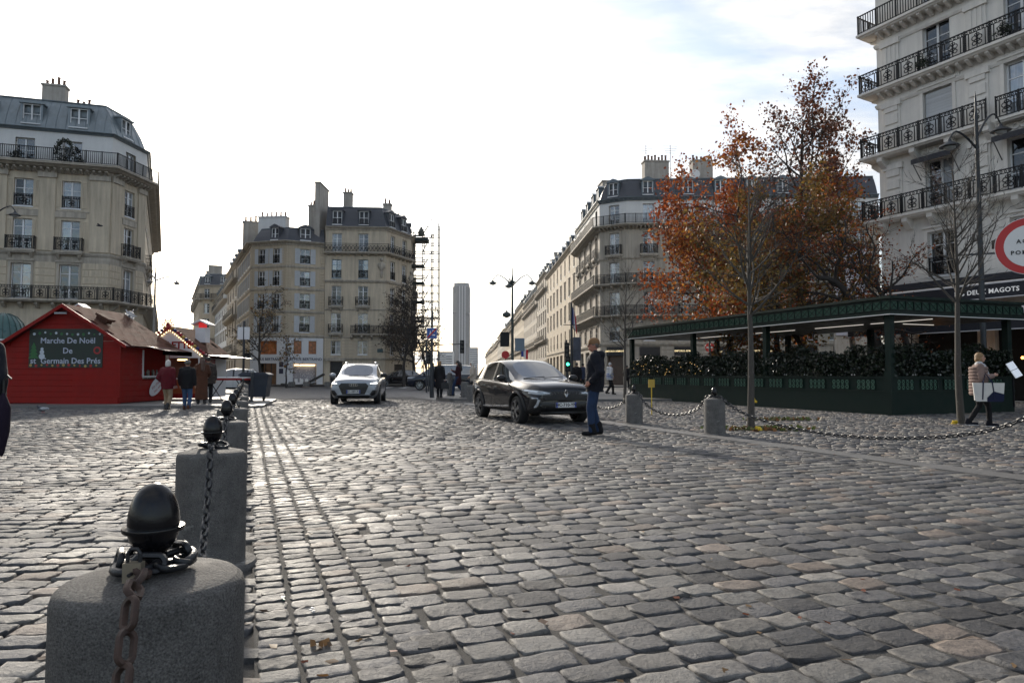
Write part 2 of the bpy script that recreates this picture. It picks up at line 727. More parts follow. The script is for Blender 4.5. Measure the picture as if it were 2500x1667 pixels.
def stone_template(nring, npts, seed):
    """unit sett: outline in [-.5,.5], z in metres; returns verts, faces"""
    r = np.random.default_rng(seed)
    ang = np.linspace(0, 2 * pi, npts, endpoint=False) + pi / npts
    e = r.uniform(6.0, 13.0)
    rad = 1 / (np.abs(np.cos(ang)) ** e + np.abs(np.sin(ang)) ** e) ** (1 / e)
    rad = rad * (1 + r.normal(0, 0.035, npts))
    ox, oy = 0.5 * rad * np.cos(ang), 0.5 * rad * np.sin(ang)
    top = r.uniform(0.019, 0.026)
    if nring == 4:
        rings = [(1.0, -0.012), (0.988, top * .60), (0.945, top * 0.93), (0.80, top * 1.0)]
    elif nring == 3:
        rings = [(1.0, -0.008), (0.97, top * 0.75), (0.87, top)]
    else:
        rings = [(1.0, -0.005), (0.93, top)]
    vs = []
    for k, (sc, z) in enumerate(rings):
        jz = r.normal(0, 0.0022, npts) if k else np.zeros(npts)
        js = 1 + (r.normal(0, 0.02, npts) if k > 1 else 0)
        vs.append(np.stack([ox * sc * js, oy * sc * js, z + jz], 1))
    vs.append(np.array([[r.normal(0, .05), r.normal(0, .05), top * 1.02 + r.normal(0, .0015)]]))
    v = np.concatenate(vs)
    f = []
    for k in range(len(rings) - 1):
        for j in range(npts):
            j2 = (j + 1) % npts
            f.append((k * npts + j, k * npts + j2, (k + 1) * npts + j2))
            f.append((k * npts + j, (k + 1) * npts + j2, (k + 1) * npts + j))
    k = len(rings) - 1
    c = len(v) - 1
    for j in range(npts):
        f.append((k * npts + j, k * npts + (j + 1) % npts, c))
    return v, np.array(f)


def lay(inside, org, ang, u0, u1, v0, v1, lrange, wrange, joint, seed, stack=False, wav=0.03):
    """rows of setts; returns array rows: x,y,l,w,angle"""
    r = np.random.default_rng(seed)
    ca, sa = cos(ang), sin(ang)
    res = []
    v = v0
    k = 0
    while v < v1:
        wd = r.uniform(*wrange)
        if stack:
            u, ln0 = u0, None
        else:
            u = u0 - r.uniform(0, lrange[1])
        while u < u1:
            ln = r.uniform(*lrange)
            uc, vc = u + ln / 2, v + wd / 2 + wav * sin(u * 0.9 + 1.3 * sin(v * 0.21)) + 0.25 * wav * sin(u * 3.1 + v)
            x, y = org[0] + uc * ca - vc * sa, org[1] + uc * sa + vc * ca
            # keep what the view (and a step to the side of it) can see
            if y > 1.2 and abs(x) < 0.80 * y + 1.6 and inside(x, y):
                res.append((x + r.normal(0, .004), y + r.normal(0, .004), ln - joint * r.uniform(.6, 1.3),
                            wd - joint * r.uniform(.5, 1.3), ang + r.normal(0, .022)))
            u += ln
        v += wd
    return np.array(res)


def tcoord(x, y):
    return (x - ROW0.x) * BX.x + (y - ROW0.y) * BX.y


def in_road(x, y):
    t = tcoord(x, y)
    return 0.94 < t < 8.02 and y < 31


def in_gutter(x, y):
    return y < 31


def in_left(x, y):
    t = tcoord(x, y)
    return t < 0.24 and y < 23.4


def in_right(x, y):
    t = tcoord(x, y)
    return t > 8.5 and y < 29.4


T4 = [stone_template(4, 12, i) for i in range(24)]
T3 = [stone_template(3, 10, 100 + i) for i in range(16)]
T2 = [stone_template(2, 8, 200 + i) for i in range(10)]


def field(name, stones, parent, n_single, tint, seed, lum=1.0):
    r = np.random.default_rng(seed)
    n = len(stones)
    dist = np.hypot(stones[:, 0], stones[:, 1])
    infr = (np.abs(stones[:, 0]) < 0.76 * stones[:, 1] + 0.1) & (stones[:, 1] > 2.45)
    order = np.argsort(np.where(infr, dist, dist + 100))
    single = np.zeros(n, bool)
    single[order[:n_single]] = True
    cols = PAL[r.choice(len(PAL), n, p=PALP / PALP.sum())] * r.normal(1, .10, (n, 1)) * np.array(tint) * lum
    cols = np.clip(cols, .03, .4)
    tx, ty = r.normal(0, .020, n), r.normal(0, .022, n)
    dz = r.normal(0, .0022, n)
    mes = []
    for (v, f) in T4:
        me = bpy.data.meshes.new('sett')
        me.from_pydata([tuple(p) for p in v], [], [tuple(int(q) for q in t) for t in f])
        me.materials.append(COB_O)
        me.polygons.foreach_set('use_smooth', [True] * len(me.polygons))
        mes.append(me)
    V, F, C = [], [], []
    base = 0
    for i in range(n):
        x, y, ln, wd, an = stones[i]
        if single[i]:
            o = inst(mes[i % len(mes)], 'sett', parent, (x, y, dz[i]))
            o.rotation_euler = (tx[i], ty[i], an + (pi if r.random() < .5 else 0))
            o.scale = (ln, wd, 1)
            o.color = (*cols[i], 1)
            continue
        T = T4 if dist[i] < 5.5 else (T3 if dist[i] < 12 else T2)
        v, f = T[i % len(T)]
        p = v * np.array([ln, wd, 1.0])
        if i % 2:
            p = p * np.array([-1, -1, 1])
        p[:, 2] += p[:, 0] * ty[i] * -1 + p[:, 1] * tx[i] + dz[i]
        ca, sa = cos(an), sin(an)
        q = np.empty_like(p)
        q[:, 0] = x + p[:, 0] * ca - p[:, 1] * sa
        q[:, 1] = y + p[:, 0] * sa + p[:, 1] * ca
        q[:, 2] = p[:, 2]
        V.append(q)
        F.append(f + base)
        C.append(np.repeat(cols[i][None], len(v), 0))
        base += len(v)
    V, F, C = np.concatenate(V), np.concatenate(F), np.concatenate(C)
    me = bpy.data.meshes.new(name)
    me.vertices.add(len(V))
    me.vertices.foreach_set('co', V.astype(np.float32).ravel())
    me.loops.add(len(F) * 3)
    me.loops.foreach_set('vertex_index', F.astype(np.int32).ravel())
    me.polygons.add(len(F))
    me.polygons.foreach_set('loop_start', np.arange(0, len(F) * 3, 3, dtype=np.int32))
    me.polygons.foreach_set('use_smooth', np.ones(len(F), bool))
    a = me.color_attributes.new('Col', 'FLOAT_COLOR', 'POINT')
    a.data.foreach_set('color', np.concatenate([C, np.ones((len(C), 1))], 1).astype(np.float32).ravel())
    me.materials.append(COB_F)
    me.update()
    me.validate()
    o = inst(me, name, parent)
    tag(o, kind='stuff')


# road between the two rows of bollards: setts laid across it, a stacked gutter beside the left row
road = tag(inst(MB().quad(*[st(s, t, 0.014) for s, t in ((-4, .24), (-4, 8.05), (33, 8.05), (33, .24))]).mesh('cobbled_road', SAND), 'cobbled_road'), kind='structure')
g1 = lay(in_road, ROW0, ROWA, 0.97, 8.3, -6, 36, (.185, .285), (.16, .20), .009, 1, wav=.05)
g2 = []
for k, (t0, wd) in enumerate(((.245, .165), (.415, .185), (.605, .185), (.795, .185))):
    q = lay(in_gutter, ROW0 + BX * (t0), ROWA, 0, wd * .9, -6, 34, (wd, wd + .001), (.105, .135), 0.010, 20 + k, stack=True, wav=.004)
    g2.append(q)
roadst = np.concatenate([g1] + g2)
field('sett_field', roadst, road, 300, (1.02, 1, .97), 5, lum=.74)
# left plaza
plaza = tag(inst(MB().quad((-45, -5, .013), (-.9, -5, .013), (-9.9, 23.4, .013), (-45, 23.4, .013)).mesh('left_plaza', SAND), 'left_plaza'), kind='structure')
g3 = lay(in_left, (-12, 0), radians(3), -14, 16, 0, 26, (.19, .28), (.13, .16), .010, 3, wav=.03)
field('sett_field', g3, plaza, 300, (1.0, .99, .97), 6, lum=.85)
# right plaza
rp = tag(inst(MB().quad(st(-6, 8.5, .013), st(-6, 30, .013), st(30, 30, .013), st(30, 8.5, .013)).mesh('right_plaza', SAND), 'right_plaza'), kind='structure')
g4 = lay(in_right, (0, 5), radians(-4), -6, 24, -2, 26, (.17, .24), (.13, .155), .010, 4, wav=.03)
field('sett_field', g4, rp, 0, (1.07, 1.03, .98), 8, lum=1.0)
# flush granite strip along the right row, and along the left row
for (t0, t1, s0, s1, nm) in ((8.06, 8.46, -5, 24, 'kerb_strip_right'),):
    root = tag(thing(nm, None, None), kind='structure')
    s = s0
    k = 0
    while s < s1:
        ln = random.uniform(.85, 1.15)
        mb = MB()
        a = [st(s + .006, t0), st(s + .006, t1), st(s + ln - .006, t1), st(s + ln - .006, t0)]
        hz = .026 + random.uniform(-.003, .003)
        vs = [(p.x, p.y, -.01) for p in a] + [(p.x, p.y, hz) for p in a]
        mb.add(vs, [(4, 5, 6, 7)[::-1], (0, 1, 5, 4), (1, 2, 6, 5), (2, 3, 7, 6), (3, 0, 4, 7)])
        mb.build('kerb_slab', KERB, root, fixn=True)
        s += ln


def slab_pavement(name, poly, z, kerbw=.28):
    """raised pavement: surface plus granite kerb stones along its edge"""
    k = len(poly)
    mb = MB()
    mb.add([(x, y, z) for x, y in poly], [tuple(range(k))])
    root = tag(mb.build(name, PAVE, fixn=True), kind='structure')
    for i in range(k):
        a, b = Vector((*poly[i], 0)), Vector((*poly[(i + 1) % k], 0))
        d = b - a
        L = d.length
        d.normalize()
        if max(a.y, b.y) > 64 and min(a.y, b.y) > 64:
            continue
        nrm = Vector((d.y, -d.x, 0))
        n_ = max(1, int(L / 1.1))
        for j in range(n_):
            u0, u1 = L * j / n_ + .006, L * (j + 1) / n_ - .006
            q = [a + d * u0 + nrm * .15, a + d * u1 + nrm * .15, a + d * u1 - nrm * .12, a + d * u0 - nrm * .12]
            m2 = MB()
            m2.add([(p.x, p.y, -.05) for p in q] + [(p.x, p.y, z + .006) for p in q],
                   [(4, 5, 6, 7), (0, 1, 5, 4), (1, 2, 6, 5), (2, 3, 7, 6), (3, 0, 4, 7)])
            m2.build('kerb_stone', KERB, root, fixn=True)
    return root


slab_pavement('pavement_left', [(-40, 23.6), (-8.75, 23.6), (-10.4, 29.8), (-40, 29.8)], .10)
slab_pavement('pavement_island', [(-3.4, 32.0), (-2.6, 30.2), (-1.4, 29.6), (7.0, 29.6), (7.0, 52), (0.5, 52), (-3.4, 36)], .11)
slab_pavement('pavement_far_left', [(-60, 66), (-31, 68.5), (-23.4, 68.2), (-10, 69.5), (-8.0, 75.0), (-18, 300), (-90, 300)], .12)
slab_pavement('pavement_far_right', [(6.2, 62.5), (60, 62.5), (60, 300), (-8, 300)], .12)
for k in range(7):
    x = -14.5 + k * 1.5
    mb = MB().quad((x, 60, -.004), (x + .55, 60, -.004), (x + .55, 63.6, -.004), (x, 63.6, -.004))
    tag(mb.build('crossing_stripe', MARK), kind='structure')

# ------------------------------------------------------------------ bollards and chains
BSTONE = mat('bollard_stone', (0.15, 0.145, 0.138), 0.8, var=0.40, scale=9, bump=0.9, bscale=130, dirt=((.31, .31, .30), 7.0, .61), streak=.28, speck=.55, spec=.3)
EGG = mat('cast_iron_paint', (0.006, 0.006, 0.008), 0.2, var=0.5, scale=14, bump=.05, bscale=40, dirt=((.07, .06, .05), 30, .71), spec=.35)
CHAIN = mat('chain_iron', (0.012, 0.013, 0.016), 0.38, metal=0, var=0.4, scale=30, bump=.2, bscale=90)
RUST = mat('rusty_chain', (0.055, 0.032, 0.024), 0.65, metal=0.1, var=0.5, scale=30, bump=.3, bscale=90)
BRASS = mat('padlock_brass', (.30, .26, .20), .4, metal=.6, var=.2)

R_B, H_B = 0.200, 0.705
stone_prof = [(R_B * 1.0, 0), (R_B, H_B - .034), (R_B - .005, H_B - .016), (R_B - .018, H_B - .004), (R_B - .045, H_B + .002), (.10, H_B + .012), (.03, H_B + .016)]
ST_ME = MB().lathe(stone_prof, 40).mesh('stone', BSTONE, smooth=50)
egg_prof = [(.058, 0), (.054, .02), (.040, .035), (.038, .06), (.052, .075), (.064, .092), (.070, .11), (.0715, .122), (.086, .122), (.088, .128), (.0865, .134),
            (.072, .135), (.0725, .15), (.070, .175), (.064, .20), (.055, .222), (.042, .240), (.026, .252), (.010, .257), (.001, .258)]
egg_prof = [(r * .76, z * .80) for r, z in egg_prof]
EGG_ME = MB().lathe(egg_prof, 28).mesh('finial', EGG, smooth=35)
BASE_ME = MB().lathe([(.275, -.01), (.272, .025), (.26, .04), (.19, .046)], 32).mesh('base_slab', BSTONE, smooth=40)


def link_mesh(L, W, r, m, n=14, k=6):
    """oval chain link lying along x, in the x,y plane"""
    pts = []
    hl, R = L / 2 - W / 2, W / 2 - r
    for i in range(n):
        a = 2 * pi * i / n
        x, y = R * cos(a), R * sin(a)
        pts.append((x + (hl if cos(a) > 1e-6 else (-hl if cos(a) < -1e-6 else 0)), y, 0))
    return MB().tube(pts, r, k, closed=True).mesh('link', m, smooth=60)


LINK = link_mesh(.078, .050, .0078, CHAIN)
LINKR = link_mesh(.074, .046, .0075, RUST)
LINKB = link_mesh(.100, .068, .0115, CHAIN)
RING = MB().torus((0, 0, 0), .042, .010, 20, 8).mesh('ring', CHAIN, smooth=60)


def catenary(a, b, sag, n=60):
    a, b = Vector(a), Vector(b)
    return [a.lerp(b, i / n) - Vector((0, 0, 4 * sag * (i / n) * (1 - i / n))) for i in range(n + 1)]


def drape(a, b, sag, sides=(1, 1)):
    """chain path: from the neck, over the rim of the stone, hanging to the next rim"""
    a, b = Vector(a), Vector(b)
    d = (b - a)
    d.z = 0
    d.normalize()
    ra = a + d * (R_B - .03) + Vector((0, 0, -.01)) if sides[0] else a
    rb = b - d * (R_B - .03) + Vector((0, 0, -.01)) if sides[1] else b
    pts = catenary(ra + d * .035 - Vector((0, 0, .03)) * sides[0], rb - d * .035 - Vector((0, 0, .03)) * sides[1], sag, 80)
    k = len(pts) - 1
    # hang more steeply at both ends, like a slack chain
    for i, p in enumerate(pts):
        u = i / k
        p.z -= sag * .30 * (1 - (2 * u - 1) ** 6) * (1 - 4 * u * (1 - u))
    return ([a, ra] if sides[0] else []) + pts + ([rb, b] if sides[1] else [])


def chain(label, a, b, sag, lm, pitch=.061, group='chains strung between the bollards', far=False, u0=0.0, u1=1.0):
    pts = drape(a, b, sag)
    d = [0.0]
    for p, q in zip(pts, pts[1:]):
        d.append(d[-1] + (q - p).length)
    n = int(d[-1] / pitch)
    root = thing('chain', label, 'chain', tuple(a), group=group)
    mb = MB()
    src_v = [v.co.copy() for v in lm.vertices]
    src_f = [tuple(f.vertices) for f in lm.polygons]
    k = 0
    for i in range(n):
        t = (i + .5) * d[-1] / n
        if not (u0 <= (i + .5) / n <= u1):
            continue
        while k < len(d) - 2 and d[k + 1] < t:
            k += 1
        f = (t - d[k]) / (d[k + 1] - d[k])
        p = pts[k].lerp(pts[k + 1], f)
        tg = (pts[k + 1] - pts[k]).normalized()
        q = tg.to_track_quat('X', 'Z').to_matrix().to_4x4() @ Matrix.Rotation((pi / 4 if i % 2 else -pi / 4) + random.uniform(-.15, .15), 4, 'X')
        M = Matrix.Translation(p - Vector(a)) @ q
        if far:
            mb.add(src_v, src_f, 0, M)
        else:
            o = inst(lm, 'link', root)
            o.matrix_basis = M
    if far:
        mb.build('links', lm.materials[0], root, smooth=60)
    return root


NB = 10
ORD = ['nearest', 'second', 'third', 'fourth', 'fifth', 'sixth', 'seventh', 'eighth', 'ninth', 'tenth']
necks = []


def bollard(p, label, group, far=False, zb=0.0, rot=0.0, base=True, egg=True):
    root = thing('bollard', label, 'bollard', (p.x, p.y, zb), rot, group)
    inst(ST_ME, 'stone', root)
    if base:
        inst(BASE_ME, 'base_slab', root)
    if egg:
        inst(EGG_ME, 'finial', root, (0, 0, H_B + .008))
        for a in ((0.4, 2.6, 4.3) if not far else (0.4, 3.5)):
            o = inst(RING, 'ring', root, (.045 * cos(a), .045 * sin(a), H_B + .034))
            o.rotation_euler = (random.uniform(-.35, .35), random.uniform(-.35, .35), 0)
    return root


for k in range(NB):
    p = st(2.79 * k, 0)
    far = k > 4
    zb = 0.0 if p.y < 23.4 else .105
    lab = f'{ORD[k]} grey stone bollard from the camera in the left chained row, black egg finial' if k else \
        'largest grey stone bollard in the left foreground, black egg finial and padlock'
    root = bollard(p, lab, 'stone bollards of the left row', far, zb)
    necks.append(Vector((p.x, p.y, zb + H_B + .04)))
    if k == 0:
        for i in range(9):      # links wound round the neck
            a = 2 * pi * i / 9 + .2
            o = inst(LINK, 'link', root, (.068 * cos(a), .068 * sin(a), H_B + .035 + .012 * (i % 2)))
            o.rotation_euler = ((pi / 2.4) if i % 2 else .25, .1, a + pi / 2)
        pl = MB().box(-.019, -.011, 0, .019, .011, .042).build('padlock', BRASS, root, (.012, -.102, H_B + .018), .1)
        MB().tube([(-.013, 0, .04), (-.013, 0, .06), (-.007, 0, .07), (.007, 0, .07), (.013, 0, .06), (.013, 0, .04)], .004, 6).build('shackle', CHAIN, pl)
        MB().lathe([(.004, 0), (.004, .013)], 10, M=Matrix.Translation((0, -.011, .02)) @ Matrix.Rotation(pi / 2, 4, 'X')).build('keyhole', BLKAWN, pl)
off = BX * 0.03
prev = st(-2.79, 0, H_B + .04)
chain('rusty chain hanging from the nearest bollard towards the viewer', necks[0] - AX * .055 - BX * .01, prev, .52, LINKR)
for k in range(NB - 1):
    o_ = ['nearest and second', 'second and third', 'third and fourth', 'fourth and fifth', 'fifth and sixth', 'sixth and seventh', 'seventh and eighth', 'eighth and ninth', 'ninth and last'][k]
    chain(f'dark chain between the {o_} bollards of the left row', necks[k] + AX * .055, necks[k + 1] - AX * .055, .50 - .03 * (k % 3), LINK, far=k > 3)

# right row
RB = [(3.17, 8.62), (9.17, 8.62), (12.2, 8.66), (15.2, 8.66)]
rl = ['grey stone bollard beside the round firemen sign', 'grey stone bollard left of the slim bare tree, long chain on its right',
      'grey stone bollard with black finial behind the man in the cap', 'grey stone bollard behind the dark grey car and the man']
rneck = []
for (s, t), lab in zip(RB, rl):
    p = st(s, t)
    bollard(p, lab, 'stone bollards of the right row', False, 0.0, .3)
    rneck.append(Vector((p.x, p.y, H_B + .04)))
chain('long black chain sagging from the bollard by the slim tree to the right edge', rneck[1] - AX * .06, rneck[0] + AX * .06, .46, LINKB, pitch=.076)
chain('short black chain sagging between the two bollards left of the slim tree', rneck[2] - AX * .06, rneck[1] + AX * .06, .40, LINKB, pitch=.076)
chain('black chain running left from the bollard behind the man in the cap', rneck[3] - AX * .06, rneck[2] + AX * .06, .40, LINKB, pitch=.076)
# pair of low bollards at the island kerb, a taller square one behind
for (px, Y, lab) in ((1152, 29.0, 'low stone bollard in front of the woman in the cream coat, nearer of two'), (1136, 31.2, 'low stone bollard in front of the woman in the cream coat, farther of two')):
    bollard(at(px, 914, Y), lab, 'bollards at the island kerb', True, 0 if Y < 29.4 else .11, egg=px > 1140)
r_ = thing('bollard', 'slim grey granite post beside the woman in the black coat', 'bollard', (*at(1098, 914, 34).xy, .11))
MB().lathe([(.13, 0), (.13, 1.0), (.11, 1.12), (.02, 1.17)], 16).build('stone', BSTONE, r_, smooth=40)
# ------------------------------------------------------------------ building kit
def V2(p):
    return Vector((p[0], p[1], 0))


def seg_normals(pts):
    ns = []
    for a, b in zip(pts, pts[1:]):
        d = (V2(b) - V2(a)).normalized()
        ns.append(Vector((d.y, -d.x, 0)))
    return ns


def mitre(pts):
    ns = seg_normals(pts)
    out = [ns[0]]
    for a, b in zip(ns, ns[1:]):
        out.append((a + b) / max(0.25, 1 + a.dot(b)))
    out.append(ns[-1])
    return out


def sweep(mb, pts, prof, mi=0, cap=True):
    """closed profile [(outward, z)] swept along a plan polyline with mitred corners"""
    ms = mitre(pts)
    k = len(prof)
    vs, fs = [], []
    for p, m in zip(pts, ms):
        for n, z in prof:
            q = V2(p) + m * n
            vs.append((q.x, q.y, z))
    for i in range(len(pts) - 1):
        for j in range(k):
            j2 = (j + 1) % k
            fs.append((i * k + j, i * k + j2, (i + 1) * k + j2, (i + 1) * k + j))
    if cap:
        fs.append(tuple(range(k)))
        fs.append(tuple((len(pts) - 1) * k + j for j in range(k - 1, -1, -1)))
    return mb.add(vs, fs, mi)


CACHE = {}


def cached(key, fn):
    if key not in CACHE:
        CACHE[key] = fn()
    return CACHE[key]


def win_me(w, h, bars, m, arch=0.0):
    def f():
        mb = MB()
        t = .065
        y0, y1 = .19, .26
        mb.box(-w / 2, y0, 0, -w / 2 + t, y1, h)
        mb.box(w / 2 - t, y0, 0, w / 2, y1, h)
        mb.box(-w / 2 + t, y0, 0, w / 2 - t, y1, t * 1.6)
        mb.box(-w / 2 + t, y0, h - t, w / 2 - t, y1, h)
        mb.box(-.05, y0 - .02, t * 1.6, .05, y1 - .01, h - t)
        for b in bars:
            mb.box(-w / 2 + t, y0 + .012, h * b - .022, -.05, y1 - .022, h * b + .022)
            mb.box(.05, y0 + .012, h * b - .022, w / 2 - t, y1 - .022, h * b + .022)
        mb.box(-w / 2 - .04, -.05, -.08, w / 2 + .04, y1, -.002)
        return mb.mesh('window', m)
    return cached(('win', round(w, 2), round(h, 2), tuple(bars), m.name), f)


def pane_me(w, h, m):
    return cached(('pane', round(w, 2), round(h, 2), m.name), lambda: MB().box(-w / 2, 0, 0, w / 2, .01, h).mesh('pane', m))


def shutter_me(w, h, m):
    def f():
        mb = MB()
        mb.box(-w / 2, -.05, 0, -w / 2 + .06, -.01, h)
        mb.box(w / 2 - .06, -.05, 0, w / 2, -.01, h)
        for z in (0, h * .48, h - .07):
            mb.box(-w / 2 + .06, -.048, z, w / 2 - .06, -.012, z + .07)
        n = max(6, int(h / .09))
        for i in range(n):
            z = .05 + (h - .1) * i / n
            mb.add([(-w / 2 + .06, -.046, z), (w / 2 - .06, -.046, z), (w / 2 - .06, -.016, z + .085), (-w / 2 + .06, -.016, z + .085)], [(0, 1, 2, 3)])
        return mb.mesh('shutter', m)
    return cached(('shut', round(w, 2), round(h, 2), m.name), f)


def rail_mb(mb, L, h, style, y=0.0, th=.034):
    """railing along x from 0..L at given y"""
    mb.box(0, y - .03, h - .045, L, y + .03, h)
    mb.box(0, y - .018, .06, L, y + .018, .095)
    if style in ('scroll', 'ring', 'cross'):
        mb.box(0, y - .016, h - .20, L, y + .016, h - .17)
    npan = max(1, round(L / 1.05))
    pw = L / npan
    for i in range(npan + 1):
        x = min(max(i * pw, .02), L - .02)
        mb.box(x - .02, y - .02, 0, x + .02, y + .02, h + .03)
    if style == 'plain':
        n = max(3, round(L / .13))
        for i in range(n):
            x = L * (i + .5) / n
            mb.box(x - th / 2, y - th / 2, .09, x + th / 2, y + th / 2, h - .04)
        return
    for i in range(npan):
        x0, x1 = i * pw, (i + 1) * pw
        cx = (x0 + x1) / 2
        RX = Matrix.Rotation(pi / 2, 4, 'X')
        n = max(4, round(pw / .12))
        if style == 'cross':
            m_ = max(2, round(pw / .42))
            for k in range(m_):
                a, b = x0 + pw * k / m_, x0 + pw * (k + 1) / m_
                c_ = (a + b) / 2
                mb.bar((a, y, .1), (b, y, h - .2), .042)
                mb.bar((b, y, .1), (a, y, h - .2), .042)
                mb.torus((0, 0, 0), min(.13, (b - a) * .3), .016, 10, 4, M=Matrix.Translation((c_, y, h * .46)) @ RX)
            continue
        for k in range(n):
            x = x0 + pw * (k + .5) / n
            if style == 'scroll' and abs(x - cx) < pw * .27:
                continue
            mb.box(x - th / 2, y - th / 2, .09, x + th / 2, y + th / 2, h - .17)
        for k in range(max(2, round(pw / .16))):
            x = x0 + pw * (k + .5) / max(2, round(pw / .16))
            mb.torus((0, 0, 0), .045, .018, 8, 4, M=Matrix.Translation((x, y, h - .11)) @ RX)
        if style == 'scroll':
            for sx in (-1, 1):
                for (dx, dz, R) in ((.105, .29, .085), (.11, .52, .095), (.06, .40, .05), (.05, .66, .045)):
                    mb.torus((0, 0, 0), R, .021, 12, 4, M=Matrix.Translation((cx + sx * dx * pw, y, dz * h)) @ RX)
            mb.bar((cx, y, .09), (cx, y, h - .17), .03)
            mb.ell((cx, y, h * .46), (.05, .035, .10), 6, 5)
        elif style == 'ring':
            mb.torus((0, 0, 0), .15, .022, 12, 4, M=Matrix.Translation((cx, y, h * .42)) @ RX)
            mb.torus((0, 0, 0), .07, .02, 10, 4, M=Matrix.Translation((cx, y, h * .42)) @ RX)


def rail_me(L, h, style):
    def f():
        mb = MB()
        rail_mb(mb, L, h, style)
        return mb.mesh('railing', IRON)
    return cached(('rail', round(L, 2), h, style), f)


def smallbalc(w, depth, style):
    """small balcony: stone slab with two brackets; railing separate"""
    def f():
        mb = MB()
        mb.box(-w / 2, -depth, -.16, w / 2, 0, 0)
        mb.box(-w / 2 + .06, -depth + .06, -.26, w / 2 - .06, 0, -.16)
        for s in (-1, 1):
            x = s * (w / 2 - .28)
            mb.prism([(0, -.62), (0, -.26), (-depth + .12, -.26), (-depth + .16, -.36), (-.12, -.55)], -.09, .09,
                     M=Matrix.Translation((x, 0, 0)) @ Matrix.Rotation(radians(90), 4, 'Z'))
        return mb.mesh('balcony', STONETRIM, fixn=True)

    def g():
        mb = MB()
        rail_mb(mb, w - .08, .95, style, y=-depth + .05)
        vs0 = len(mb.v)
        for i in range(len(mb.v)):
            x, y, z = mb.v[i]
            mb.v[i] = (x - (w - .08) / 2, y, z)
        for s in (-1, 1):
            x = s * (w / 2 - .06)
            mb.box(x - .02, -depth + .05, .9, x + .02, 0, .945)
            for k in range(3):
                y = -depth + .05 + (depth - .05) * (k + .5) / 3
                mb.box(x - .012, y - .012, 0, x + .012, y + .012, .92)
        return mb.mesh('railing', IRON)
    return cached(('sb', round(w, 2), round(depth, 2)), f), cached(('sbr', round(w, 2), round(depth, 2), style), g)


def surround_me(w, h, m, ped=False):
    def f():
        mb = MB()
        t, p = .15, .05
        mb.box(-w / 2 - t, -p, 0, -w / 2, .02, h)
        mb.box(w / 2, -p, 0, w / 2 + t, .02, h)
        mb.box(-w / 2 - t, -p - .004, h, w / 2 + t, .02, h + t * 1.1)
        mb.box(-w / 2 - t - .07, -p - .10, h + t * 1.1, w / 2 + t + .07, .02, h + t * 1.1 + .09)
        mb.box(-.13, -p - .05, h + .01, .13, -p - .004, h + t * 1.1 - .002)
        return mb.mesh('window_surround', m)
    return cached(('sur', round(w, 2), round(h, 2), m.name), f)


